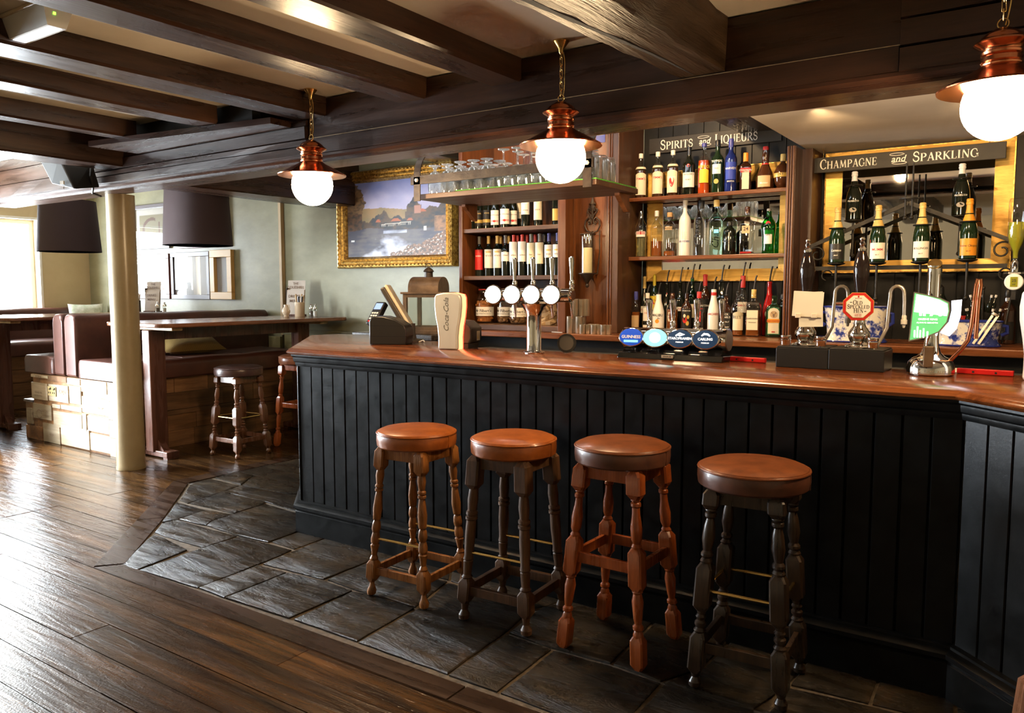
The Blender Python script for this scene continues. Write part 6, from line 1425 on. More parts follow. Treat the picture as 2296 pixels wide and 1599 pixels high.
# ---------------------------------------------------------------- candle sconce
t = thing('candle_sconce', 'wrought iron wall sconce with a cream candle in a glass cylinder', 'sconce', (-2.655, 4.82, 1.56))
mb().lathe([(.004, -.095), (.012, -.088), (.014, -.078), (.008, -.066), (.014, -.056), (.016, -.05), (.030, -.028), (.042, -.014), (.050, -.004), (.064, 0), (.064, .006), (.0005, .006)], 24).done('bowl', 'iron_brown', t)
mb().lathe([(.051, .007), (.051, .27), (.048, .27), (.048, .007), (.051, .007)], 28).done('glass_cylinder', 'glass', t)
mb().tube([(.052 * math.cos(2*PI*k/24), .052 * math.sin(2*PI*k/24), .272) for k in range(24)], .004, 6, True).done('rim', 'iron_brown', t)
mb().lathe([(.034, .008), (.034, .174), (.030, .180), (.012, .176), (.0005, .176)], 24).done('candle', 'wax', t)
mb().tube([(0, 0, .172), (.002, 0, .186)], .0012, 5).done('wick', 'wick', t)
b = mb(); b.tube([(.0, .066, -.02), (.0, .066, .30)], .006, 8)
for s in (-1, 1):
    b.tube([(s * .004, .066, .285), (s * .040, .066, .30), (s * .060, .066, .335), (s * .055, .066, .372), (s * .030, .066, .392), (s * .010, .066, .375), (s * .012, .066, .352), (s * .026, .066, .347), (s * .033, .066, .358), (s * .025, .066, .366)], .0055, 7)
    b.tube([(s * .002, .066, .385), (s * .014, .066, .41), (s * .036, .066, .43), (s * .038, .066, .448), (s * .026, .066, .456), (s * .016, .066, .446), (s * .022, .066, .438)], .005, 7)
    b.tube([(s * .045, .060, .0), (s * .060, .066, .15), (s * .058, .066, .30)], .004, 6) if s > 0 else None
b.lathe([(.004, .39), (.010, .40), (.006, .425), (.012, .44), (.024, .462), (.018, .474), (.028, .486), (.012, .50), (.006, .525), (.0005, .54)], 10, (0, .066, 0), 1, .5)
b.done('backplate', 'iron_brown', t)
# ---------------------------------------------------------------- lantern on the ledge
t = thing('candle_lantern', 'dark wood and metal lantern with arched top standing behind the till', 'lantern', (-3.905, 4.60, 1.1185), rad(18))
s = .135
mb().box(-s - .015, s + .015, -s - .015, s + .015, 0, .03).done('base', 'bronze', t, smooth=0, bevel=.003)
for a in (-1, 1):
    for c in (-1, 1): mb().box(a * s - .014, a * s + .014, c * s - .014, c * s + .014, .03, .30).done('post', 'bronze', t, smooth=0)
for c in (-1, 1):
    for z in (.03, .275): mb().box(-s + .014, s - .014, c * s - .012, c * s + .012, z, z + .025).done('rail', 'bronze', t, smooth=0); mb().box(c * s - .012, c * s + .012, -s + .014, s - .014, z, z + .025).done('rail', 'bronze', t, smooth=0)
    mb().box(-s + .014, s - .014, c * s - .002, c * s + .002, .055, .275).done('pane', 'glass', t, smooth=0); mb().box(c * s - .002, c * s + .002, -s + .014, s - .014, .055, .275).done('pane', 'glass', t, smooth=0)
mb().box(-s - .03, s + .03, -s - .03, s + .03, .30, .315).done('cornice', 'bronze', t, smooth=0, bevel=.003)
b = mb(); b.prism([(-s * .86, .315)] + [(-s * .86 * math.cos(rad(k * 15)), .345 + .085 * math.sin(rad(k * 15))) for k in range(13)] + [(s * .86, .315)], 'x', -s * .9, s * .9); b.done('arched_roof', 'bronze', t, smooth=40)
mb().lathe([(.032, .425), (.032, .465), (.042, .47), (.030, .488), (.012, .50), (.0005, .505)], 16).done('vent', 'iron_brown', t)
for k in range(6): a = 2*PI*k/6; mb().lathe([(.006, 0), (.0005, .001)], 8, (.0325 * math.cos(a), .0325 * math.sin(a), .445)).done('vent_hole', 'wick', t)
mb().tube([(.028 * math.cos(rad(k * 20)), 0, .50 + .03 * math.sin(rad(k * 20))) for k in range(10)], .003, 6).done('ring_handle', 'iron', t)
mb().tube([(-s - .016, -.10, .08), (-s - .02, -.10, .10)], .008, 6).done('hinge', 'iron', t); mb().tube([(-s - .016, -.10, .23), (-s - .02, -.10, .25)], .008, 6).done('hinge', 'iron', t)
# ---------------------------------------------------------------- till corner of the bar top
zb = ZB + .0004
t = thing('receipt_printer', 'black rounded receipt printer on the bar top beside the till screen', 'printer', (-3.44, 3.68, zb), rad(26))
b = mb(); b.prism([(-.12, 0), (.115, 0), (.12, .02), (.12, .09), (.105, .125), (.05, .158), (-.03, .178), (-.085, .178), (-.108, .168), (-.12, .145)], 'y', -.07, .09); b.done('case', 'black_plastic', t, smooth=30, bevel=.006)
mb().box(-.1205, .121, -.0712, .0912, .052, .054).done('seam', 'screen_off', t, smooth=0); mb().box(-.1205, .121, -.0712, .0912, .118, .1195).done('seam', 'screen_off', t, smooth=0)
t = thing('till_screen', 'tilted flat till screen seen edge-on with a pale casing', 'till', (-3.56, 3.94, zb), rad(38))
b = mx(xf((.02, 0, .10), 0, 0, rad(-30))); b.box(-.02, .012, -.14, .14, .0, .30).done('bezel', 'dark_plastic', t, smooth=0, bevel=.008)
b = mx(xf((.02, 0, .10), 0, 0, rad(-30))); b.box(.0125, .034, -.145, .145, -.004, .305).done('casing', 'cream_plastic', t, smooth=0, bevel=.012)
b = mx(xf((.02, 0, .10), 0, 0, rad(-30))); b.box(-.0225, -.0205, -.12, .12, .02, .28).done('screen', 'screen_off', t, smooth=0)
mb().lathe([(.075, 0), (.075, .012), (.03, .02), (.022, .06), (.022, .12)], 20, (.05, 0, 0)).done('stand', 'dark_plastic', t)
mb().tube([(.10, -.06, .0), (.13, -.10, .012), (.14, -.16, .006)], .004, 6).done('cable', 'clip_white', t)
t = thing('card_reader', 'black card payment terminal with a blue screen behind the printer', 'card reader', (-3.70, 3.80, zb), rad(2))
mb().box(-.03, .03, .0, .06, 0, .15).done('stand', 'black_plastic', t, smooth=0)
mm = xf((0, -.01, .135), 0, rad(-38))
mx(mm).box(-.042, .042, -.02, .02, -.03, .15).done('body', 'black_plastic', t, smooth=0, bevel=.008)
mx(mm).box(-.03, .03, -.0212, -.020, .085, .135).done('screen', 'screen_blue', t, smooth=0)
for i in range(4):
    for j in range(3): mx(mm).box(-.027 + j * .02, -.013 + j * .02, -.0225, -.020, -.018 + i * .022, -.006 + i * .022).done('key', 'label_red' if (i, j) == (0, 0) else 'clip_white', t, smooth=0)
o = mb().tube([(-3.62, 3.70, zb + .004), (-3.58, 3.66, zb + .009), (-3.53, 3.66, zb + .006)], [.006, .009, .005], 8).done('bottle_opener', 'brass'); tag(o, 'small brass opener lying left of the receipt printer', 'bottle opener')
# ---------------------------------------------------------------- cola dispenser
t = thing('cola_dispenser', 'silver glass-shaped cola dispenser with a glowing red side', 'dispenser', (-2.86, 3.56, zb), rad(14))
pr_ = [(.060, 0), (.061, .02), (.060, .07), (.066, .13), (.078, .19), (.084, .25), (.083, .30), (.074, .318)]
def profile_slab(b, pr, y0, y1, k=1, cx=0, top=.010):
    L = [(cx - w * k, z) for w, z in pr]; Rr = [(cx + w * k, z) for w, z in reversed(pr)]; mid = [(cx - pr[-1][0] * k * .4, pr[-1][1] + top), (cx + pr[-1][0] * k * .4, pr[-1][1] + top)]
    return b.prism((Rr[::-1])[:0] + [p for p in L] + mid + Rr, 'y', y0, y1)
profile_slab(mb(), pr_, -.045, -.012).done('front_shell', 'brushed_silver', t, smooth=30, bevel=.008)
profile_slab(mb(), pr_, .0402, .052, .985).done('lit_rim', 'red_light', t, smooth=30)
profile_slab(mb(), pr_, -.0118, .040, .975).done('lit_core', 'amber_light', t, smooth=30)
mb().prism([(-.055, 0.03), (.09, 0.03), (.105, .06), (.105, .12), (.06, .16), (-.05, .17)], 'y', .053, .22).done('housing', 'grey_plastic', t, smooth=30, bevel=.006)
mb().box(-.05, .09, .05, .2, 0, .03).done('foot', 'black_plastic', t, smooth=0)
mb().box(.1055, .1068, .14, .185, .045, .10).done('warning_sticker', 'label_cream', t, smooth=0); mb().add([(.1074, .145, .055), (.1074, .163, .055), (.1074, .154, .08)], [(0, 1, 2)]).done('warning_triangle', 'label_yellow', t, smooth=0)
b = mb(); lettering(b, 'Coca-Cola', .045, lambda u, v: (-v - .005, -.0458, .20 + u), shear=.35); b.done('script_logo', 'dull_steel', t, smooth=0)
# ---------------------------------------------------------------- four-tap T tower
t = thing('beer_tower', 'chrome T-shaped beer tower with four glowing round badges', 'beer tap', (-2.305, 3.59, zb))
mb().lathe([(.056, 0), (.058, .006), (.052, .012), (.042, .014), (.0405, .018), (.0405, .20), (.046, .225), (.062, .25), (.08, .268)], 36).done('column', 'chrome', t)
zt = .315
b = mb(); b.tube([(-.235, 0, zt), (-.232, 0, zt), (.232, 0, zt), (.235, 0, zt)], [.030, .036, .036, .030], 28); b.tube([(-.24, 0, zt), (-.235, 0, zt)], .012, 12); b.tube([(.235, 0, zt), (.245, 0, zt)], .026, 16); b.done('cross_bar', 'chrome', t)
for k, u in enumerate((-.185, -.062, .062, .185)):
    b = mb(); b.tube([(u - .02, -.030, zt), (u - .02, -.085, zt + .002)], .016, 16); b.done('badge_stem', 'chrome', t)
    mm = xf((u - .02, -.088, zt + .003), rad(8), rad(90))
    bd = mx(mm).lathe([(.052, -.006), (.055, 0), (.053, .006), (.048, .008)], 32).done('badge', 'chrome', t); mx(mm).lathe([(.0001, .0115), (.03, .011), (.047, .0085), (.047, .006), (.0001, .006)], 32).done('lit_face', 'disc_light', bd)
    b = mb(); ux = u; b.tube([(ux, .03, zt + .01), (ux, .085, zt + .012)], .011, 12); b.lathe([(.012, -.05), (.0145, -.03), (.0145, .03), (.012, .045), (.014, .05), (.014, .075), (.010, .082)], 16, (ux, .088, zt)); b.done('tap_body', 'chrome', t)
    mb().tube([(ux, .088, zt + .07), (ux, .087, zt + .11), (ux, .084, zt + .18), (ux, .083, zt + .20), (ux, .083, zt + .207)], [.008, .010, .0145, .015, .009], 14).done('handle', 'chrome', t)
    mb().tube([(ux, .088, zt - .045), (ux, .092, zt - .09), (ux, .096, zt - .125)], [.010, .008, .005], 12).done('spout', 'chrome', t)
# ---------------------------------------------------------------- four-badge keg font
t = thing('keg_font', 'black based keg font with four oval badges and chrome handles', 'beer tap', (-1.535, 3.70, zb), rad(1))
w = .272
mb().prism([(-.10, 0), (.10, 0), (.09, .022), (-.085, .030)], 'x', -w, w).done('plinth', 'black_gloss', t, smooth=0, bevel=.004)
mb().prism([(-.085, .030), (.088, .022), (.07, .052), (-.05, .055)], 'x', -w + .02, w - .01).done('plinth_step', 'black_gloss', t, smooth=0, bevel=.004)
b = mb(); b.tube([(-w + .0, 0, .10), (w - .02, 0, .10)], .052, 32); b.tube([(w - .02, 0, .10), (w, 0, .10)], .058, 24); b.done('cylinder', 'chrome', t)
mb().tube([(w, 0, .10), (w + .004, 0, .10)], .050, 24).done('end_cap', 'dull_steel', t)
mb().box(-.03, .03, -.1035, -.0995, .010, .024).done('name_plate', 'steel', t, smooth=0); lettering(mb(), 'ANGRAM', .010, flat((0, -.1045, .017))).done('lettering', 'ink', t, smooth=0)
BD = [('badge_blue', 'GUINNESS', 'ink_white'), ('badge_cyan', 'COBRA', 'badge_white'), ('badge_navy', 'STAROPRAMEN', 'badge_white'), ('badge_navy', 'CARLING', 'badge_white')]
for k, (m, s_, im) in enumerate(BD):
    u = -.195 + .128 * k
    mb().tube([(u, -.045, .098), (u, -.085, .104)], .018, 14).done('badge_stem', 'chrome', t)
    mm = xf((u, -.092, .106), rad(10), rad(80))
    bd = mx(mm).lathe([(.064, -.010), (.067, 0), (.064, .008), (.058, .011)], 36, (0, 0, 0), 1, .74).done('badge', 'chrome', t)
    mx(mm).lathe([(.0001, .0135), (.04, .013), (.059, .011), (.059, .008), (.0001, .008)], 36, (0, 0, 0), 1, .74).done('badge_face', m, bd)
    fnb = lambda uu, vv, mm=mm: mm @ Vector((uu, vv, .0145))
    b = mb(); lettering(b, s_, .021 if k < 2 else .0165, fnb, off=.02)
    if k == 0: mx(mm).box(-.036, .036, -.027, -.016, .0137, .0142).done('badge_strip', 'badge_cyan', bd, smooth=0)
    if k == 1:
        bb2 = mb(); bb2.add([fnb(.028 * math.cos(q * .42), .026 * math.sin(q * .42)) for q in range(15)], [tuple(range(15))]); bb2.done('badge_glow', 'badge_white', bd, smooth=0); m_txt = 'badge_cyan'
    if k == 2: ribbon(b, [(-.02, .012, .004), (.0, .026, .004), (.022, .020, .004), (0, .014, .004), (-.014, .020, .003)], fnb)
    if k >= 2: lettering(b, 'PREMIUM', .009, lambda uu, vv: fnb(uu, vv - .018))
    if k == 3: ribbon(b, [(-.018, .016, .003), (-.006, .026, .005), (.012, .024, .005), (.022, .016, .003)], fnb)
    b.done('lettering', im if k != 1 else 'badge_cyan', bd, smooth=0)
    uh = u + .02
    b = mb(); b.tube([(uh, .03, .12), (uh, .075, .13)], .015, 14); b.lathe([(.013, -.05), (.018, -.03), (.018, .01), (.013, .02), (.015, .03), (.015, .045), (.010, .055)], 16, (uh, .082, .135)); b.done('tap_body', 'chrome', t)
    mb().tube([(uh, .082, .185), (uh, .081, .215), (uh, .078, .275), (uh, .077, .292), (uh, .077, .299)], [.009, .012, .0175, .0175, .009], 14).done('handle', 'chrome', t)
# ---------------------------------------------------------------- hand pumps on their box
HB0, HB1 = (-1.00, 3.555), (-.553, 3.545)
t = thing('hand_pump_box', 'black wooden hand pump box in two halves on the bar top', 'pump box', (-.775, 3.66, zb))
for a, c in ((-.222, -.001), (.001, .222)): mb().box(a, c, -.105, .105, 0, .088).done('box_half', 'black_plastic', t, smooth=0, bevel=.003)
for a, c in ((-.222, -.001), (.001, .222)): mb().box(a + .004, c - .004, -.101, .101, .0882, .094).done('lid', 'charcoal_board', t, smooth=0, bevel=.002)
ztp = zb + .0945
def pump(label, x, y):
    t = thing('hand_pump', label, 'hand pump', (x, y, ztp))
    mb().lathe([(.058, 0), (.060, .004), (.054, .010), (.040, .014), (.034, .022), (.040, .034), (.045, .050), (.044, .064), (.036, .078), (.026, .092), (.022, .108), (.0225, .13), (.026, .134), (.024, .14)], 32).done('base', 'chrome', t)
    mb().lathe([(.013, .138), (.017, .16), (.016, .20), (.022, .25), (.030, .30), (.033, .335), (.030, .37), (.020, .405), (.012, .425)], 24).done('handle', 'handle_black', t)
    mb().lathe([(.018, .416), (.019, .424), (.013, .430), (.009, .436), (.012, .442), (.013, .448), (.009, .455), (.008, .458), (.011, .463), (.011, .469), (.006, .474), (.0005, .475)], 20).done('finial', 'chrome', t)
    pts = [(.062, .05, .0), (.085, .058, .05), (.10, .06, .085), (.104, .06, .17), (.108, .06, .22)]
    for k in range(8): a = rad(180 - k * 25.7); pts.append((.135 + .027 * math.cos(a), .06, .235 + .030 * math.sin(a)))
    pts += [(.164, .06, .20), (.165, .06, .125)]
    mb().tube(pts, .0075, 12).done('swan_neck', 'steel', t)
    mb().lathe([(.004, -.028), (.007, -.02), (.007, -.014), (.013, -.012), (.013, .006), (.010, .008), (.010, .022), (.008, .026)], 8, (.165, .06, .115)).done('sparkler', 'clip_white', t)
    return t
p_a = pump('hand pump with a blank white card clipped to it', -.897, 3.655); p_b = pump('hand pump with an eight-sided red and cream ale badge', -.672, 3.655)
# blank card held by clips
mx(xf((.012, -.036, .13), rad(10), 0, rad(3))).box(-.062, .064, -.002, 0, 0, .112).done('card', 'paper', p_a, smooth=0)
mx(xf((.02, -.030, .085), rad(10), 0, rad(-2))).box(-.04, .06, 0, .002, 0, .155).done('card', 'paper', p_a, smooth=0)
for u in (-.035, .032): mx(xf((.012, -.04, .125), rad(10))).box(u - .012, u + .012, -.004, .006, 0, .020).done('clip', 'clip_white', p_a, smooth=0, bevel=.002)
# eight-sided pump clip
mm = xf((.0, -.042, .178), rad(12))
def octo(b, r, y0, y1, m, name, par): return b.prism([(r * math.cos(rad(22.5 + 45 * k)) * 1.0, r * math.sin(rad(22.5 + 45 * k)) * .98) for k in range(8)], 'y', y0, y1).done(name, m, par, smooth=0)
pc = octo(mx(mm), .066, -.004, 0, 'label_gold', 'pump_clip', p_b); octo(mx(mm), .064, -.0055, -.004, 'label_red', 'red_border', pc); octo(mx(mm), .053, -.0068, -.0055, 'label_gold', 'gold_line', pc); octo(mx(mm), .051, -.0078, -.0068, 'label_white', 'cream_field', pc)
b = mb()
for s_, u0, v0, k in (('OLD', -.021, .008, .0195), ('SPECKLED', -.0435, -.009, .0185), ('HEN', -.018, -.027, .0195)):
    serif(b, s_, k, lambda uu, vv, u0=u0, v0=v0: mm @ Vector((u0 + uu * (.088 / serif(mb(), 'SPECKLED', .0185, lambda a, c: (0, 0, 0), 0, .82) if s_ == 'SPECKLED' else .95), -.0088, v0 + vv)), 0, .82)
for u0, v0 in ((-.029, .018), (.028, -.020)): ribbon(b, [(u0 - .004, v0, .0012), (u0 + .004, v0, .0012)], lambda uu, vv: mm @ Vector((uu, -.0088, vv)))
b.done('lettering', 'ink', pc, smooth=0)
b = mb(); lettering(b, 'CRAFTED', .0068, lambda u, v: mm @ Vector((u, -.0088, v - .034))); lettering(b, 'FINE ALE', .0068, lambda u, v: mm @ Vector((u, -.0088, v - .040))); lettering(b, 'MORLAND', .0055, lambda u, v: mm @ Vector((u, -.0088, v + .035))); b.add([mm @ Vector((.004 * math.cos(q), -.0088, .042 + .005 * math.sin(q))) for q in (0, 1.2, 2.4, 3.6, 5)], [(0, 1, 2, 3, 4)]); b.done('small_print', 'ink_red', pc, smooth=0)
for k, (x, y, lab) in enumerate(((-.965, 3.59, 'small lidded sample jar of amber ale, left on the pump box'), (-.815, 3.59, 'small lidded sample jar of amber ale between the two hand pumps'), (-.605, 3.59, 'small lidded sample jar of amber ale, right on the pump box'))):
    j = thing('sample_jar', lab, 'jar', (x, y, ztp), 0, 'ale sample jars'); mb().lathe([(.021, 0), (.023, .003), (.023, .030), (.020, .034), (.0185, .034), (.021, .029), (.021, .004), (.0005, .003)], 20).done('jar', 'glass', j); mb().lathe([(.0005, .004), (.0195, .004), (.0195, .028), (.0005, .028)], 20).done('ale', 'liquid_amber', j); mb().lathe([(.0225, .034), (.0235, .036), (.0235, .046), (.022, .048), (.0005, .048)], 20).done('lid', 'chrome', j)
# ---------------------------------------------------------------- IPA font
t = thing('cask_ale_font', 'chrome ale font with a glowing green half-shield badge', 'beer tap', (-.385, 3.585, zb))
mb().lathe([(.083, 0), (.088, .006), (.088, .03), (.082, .052), (.066, .068), (.05, .076), (.036, .09), (.028, .115), (.025, .15), (.0245, .40), (.0255, .405), (.0255, .44)], 40).done('body', 'chrome', t)
mx(xf((0, 0, .44), 0, rad(50))).lathe([(.0255, -.03), (.0265, .0), (.0265, .012), (.024, .014), (.0005, .014)], 28).done('top_disc', 'brass', t)
mb().box(-.018, .018, -.0885, -.060, .035, .12).done('amber_reflection', 'bronze', t, smooth=0, bevel=.004)  # brown block modelled in place of a reflection in the chrome
b = mb()
for i, ch in enumerate('FRESH CASK BEER'): lettering(b, ch, .014, wrap(.0886, .018, -.75 + i * .108)) if ch != ' ' else None
b.done('lettering', 'steel', t, smooth=0)
mm = xf((.0, -.045, .14), rad(6))
shield = [(-.078, -.005), (-.02, .010), (.03, .035), (.058, .075), (.066, .12), (.062, .155), (.03, .172), (-.02, .186), (-.066, .196)]
bd = mx(mm).prism(shield, 'y', -.006, .022).done('badge', 'chrome', t, smooth=30)
cx_, cz_ = -.01, .10
mx(mm).prism([(cx_ + (u - cx_) * .93, cz_ + (v - cz_) * .94) for u, v in shield], 'y', -.0075, -.006).done('badge_face', 'green_light', bd, smooth=0)
mx(mm).prism([(-.062, .115), (.054, .10), (.058, .12), (.054, .148), (.026, .164), (-.02, .178), (-.056, .186)], 'y', -.0082, -.0075).done('badge_glow', 'pale_light', bd, smooth=0)
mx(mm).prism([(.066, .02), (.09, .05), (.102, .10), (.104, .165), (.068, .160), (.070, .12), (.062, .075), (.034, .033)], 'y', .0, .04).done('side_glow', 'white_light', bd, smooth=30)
b = mb(); lettering(b, 'IPA', .055, lambda u, v: mm @ Vector((u - .006, -.0092, v + .118)), off=.04); lettering(b, 'GREENE KING', .011, lambda u, v: mm @ Vector((u - .012, -.0092, v + .086))); lettering(b, 'ALWAYS SMOOTH', .009, lambda u, v: mm @ Vector((u - .014, -.0092, v + .072))); b.done('lettering', 'badge_white', bd, smooth=0)
b = mb()
for u, h in ((-.06, .03), (-.05, .045), (-.04, .03), (-.028, .038), (-.014, .026)): b.add([mm @ Vector((u, -.0092, .012)), mm @ Vector((u + .006, -.0092, .012)), mm @ Vector((u + .006, -.0092, .012 + h)), mm @ Vector((u, -.0092, .012 + h))], [(0, 1, 2, 3)])
b.done('brewery_print', 'badge_white', bd, smooth=0)
mb().tube([(.068, .02, .06), (.10, .03, .10), (.125, .03, .14), (.135, .03, .20), (.145, .03, .36), (.150, .03, .385), (.158, .03, .385), (.160, .03, .36), (.155, .03, .30), (.152, .03, .15)], .0085, 12).done('swan_neck', 'copper', t)
# ---------------------------------------------------------------- white font at the right edge
t = thing('lager_font', 'white curved lager font with a blue front, cut off by the right edge', 'beer tap', (-.005, 3.535, zb), rad(10))
pf_ = [(.060, 0), (.058, .04), (.058, .10), (.066, .16), (.078, .23), (.080, .28), (.074, .33), (.066, .345)]
profile_slab(mb(), pf_, -.05, .05, 1).done('shell', 'white_plastic', t, smooth=30, bevel=.012)
profile_slab(mb(), pf_, -.064, -.051, .72, .012).done('blue_front', 'blue_plastic', t, smooth=30, bevel=.004)
# ---------------------------------------------------------------- red bar mats (rubber drip strips)
for lab, x, y, rz, w in (('red plastic strip at the back of the bar top, left of the pump box', -1.19, 3.735, rad(-6), .20), ('red plastic strip with two holes on the bar top, right of the ale font', -.20, 3.70, rad(-6), .20)):
    o = mx(xf((x, y, zb), rz)).box(-w/2, w/2, -.012, .012, 0, .022).done('drip_strip', 'red_plastic', smooth=0, bevel=.003); tag(o, lab, 'bar strip')
    for u in (-.04, .04): mx(xf((x, y, zb), rz)).lathe([(.004, -.0125), (.004, -.012)], 8).done('hole', 'wick', o) if 0 else mx(xf((x, y, zb), rz)).box(u - .004, u + .004, -.0128, -.0122, .006, .014).done('hole', 'wick', o, smooth=0)
# ---------------------------------------------------------------- back counter things
# storage jars and the paper bag on the wine shelf base
def jar(label, x, y, z, r, H, m, lvl, seed):
    t = thing('storage_jar', label, 'jar', (x, y, z), math.atan2(-x, y) * .6)
    o = [(r * .84, 0), (r * .96, .01), (r, .04), (r, H * .62), (r * .93, H * .70), (r * .70, H * .80), (r * .68, H * .86), (r * .74, H * .88)]
    mb().lathe(o + [(r * .70, H * .88), (r * .64, H * .86), (r * .66, H * .79), (r * .90, H * .69), (r * .96, H * .62), (r * .96, .04), (r * .9, .012), (.0005, .010)], 28).done('glass_body', 'glass', t)
    # snacks heaped inside
    q = random.Random(seed); b = mb()
    for k in range(170):
        a = q.random() * 2 * PI; rr = r * .84 * math.sqrt(.25 + .75 * q.random()); zz = .02 + q.random() * (H * lvl - .02); s = .011 + q.random() * .006
        b.ball((rr * math.cos(a), rr * math.sin(a), zz), s, 6, 1, .8, .8)
    b.lathe([(r * .72, .014), (r * .78, .03), (r * .78, H * lvl - .01), (.0005, H * lvl)], 16)
    ob = b.done('snacks', m, t, smooth=0, kind='stuff')
    patch(mb(), r + .001, H * .20, H * .44, 3.4, 0, 18).done('label', 'label_white', t, smooth=60)
    b = mb(); serif_words(b, 'Filbert’s', r, H); b.done('lettering', 'ink', t, smooth=0)
    mb().lathe([(r * .76, H * .88), (r * .77, H * .90), (r * .76, H * .915)], 28).done('rubber_seal', 'red_rubber', t)
    mb().lathe([(r * .74, H * .915), (r * .75, H * .93), (r * .60, H * .975), (r * .3, H), (.0005, H)], 28).done('lid', 'glass', t)
    mb().tube([(r * .76 * math.cos(a * .2), r * .76 * math.sin(a * .2), H * .885 + .02 * (a in (0, 15, 16))) for a in range(0, 32)], .0022, 5).done('wire_clip', 'chrome', t)
def serif_words(b, s, r, H):
    lettering(b, 'Mr Filbert\u2019s', .030, wrap(r + .0016, H * .335)); lettering(b, 'REALLY INTERESTING SNACKS', .0095, wrap(r + .0016, H * .255))
yj = 4.87
jar('large clip-top jar of orange chilli nuts, leftmost on the wine unit base', at(1087, 600, Y=yj).x, yj, 1.1955, .068, .285, 'nuts', .62, 1)
jar('clip-top jar of brown snacks behind the beer tower, middle of three', at(1133, 600, Y=yj + .05).x, yj + .05, 1.1955, .060, .285, 'nuts_brown', .18, 2)
jar('clip-top jar of ground brown snacks right beside the beer tower column', at(1163, 600, Y=yj - .03).x, yj - .03, 1.1955, .064, .28, 'nuts_brown', .30, 3)
q = random.Random(5); b = mb(); n = 14; vs = []
for i in range(9):
    for k in range(n):
        a = 2*PI*k/n; rr = (.075 - .025 * (i / 8) ** 2) * (1 + q.uniform(-.22, .22)); vs.append((rr * math.cos(a) * 1.15, rr * math.sin(a) * .8, i * .021 + q.uniform(-.006, .006) if i else 0))
b.add(vs, [(i*n+k, i*n+(k+1) % n, (i+1)*n+(k+1) % n, (i+1)*n+k) for i in range(8) for k in range(n)] + [tuple(range(8*n, 9*n)), tuple(range(n))[::-1]])
o = b.done('paper_bag', 'bag_paper', smooth=0, loc=(at(1227, 600, Y=4.88).x, 4.88, 1.1955)); tag(o, 'crumpled brown paper bag on the wine unit base', 'bag')
mb().tube([(-.02, -.07, .12), (.03, -.075, .14), (.05, -.06, .11)], .01, 5).done('fold', 'bag_paper', o)
# steel measures
cupspots = [(1279, 4.70, .0, 'tall'), (1299, 4.70, .0, 'tall'), (1291, 4.78, .0, 'tall'), (1308, 4.78, .0, 'tall'), (1289, 4.70, .118, 'tall'), (1303, 4.74, .118, 'tall'), (1316, 4.76, .118, 'tall')]
def cup(nm, lab, x, y, z, r, h, grp):
    o = mb().lathe([(r * .94, 0), (r, .002), (r, h - .002), (r * 1.03, h), (r * .93, h), (r * .93, .004), (.0005, .003)], 20).done(nm, 'steel', loc=(x, y, z)); tag(o, lab, 'measure', grp); return o
TL = ['tall steel measure, %s' % q for q in ('leftmost of the front standing ones', 'right of the front standing ones', 'left one standing behind', 'right one standing behind', 'leftmost of the three stacked on top', 'middle of the three stacked on top', 'rightmost of the three stacked on top')]
for k, (pxx, y, dz, kd) in enumerate(cupspots):
    cup('spirit_measure', TL[k], at(pxx, 600, Y=y).x, y, ZK + .0003 + dz, .0235, .116, 'tall steel measures')
SL = ['%s from the left in the front line' % q for q in ('first', 'second', 'third', 'fourth', 'fifth', 'sixth')] + ['right one of the two behind', 'left one of the two behind']
for k, (pxx, y) in enumerate(((1307, 4.66), (1320, 4.68), (1332, 4.67), (1344, 4.69), (1354, 4.67), (1366, 4.69), (1338, 4.76), (1326, 4.77))):
    cup('small_measure', 'short steel measure beside the tall measures, ' + SL[k], at(pxx, 600, Y=y).x, y, ZK + .0003, .0195, .064, 'short steel measures')
# cocktail stirrers lying on the counter
o = mb().tube([(at(1238, 600, Y=4.66).x, 4.66, ZK + .006), (at(1262, 600, Y=4.64).x, 4.64, ZK + .005)], .004, 8).done('bar_spoon', 'steel'); tag(o, 'steel bar spoon lying on the back counter by the tall measures', 'spoon')
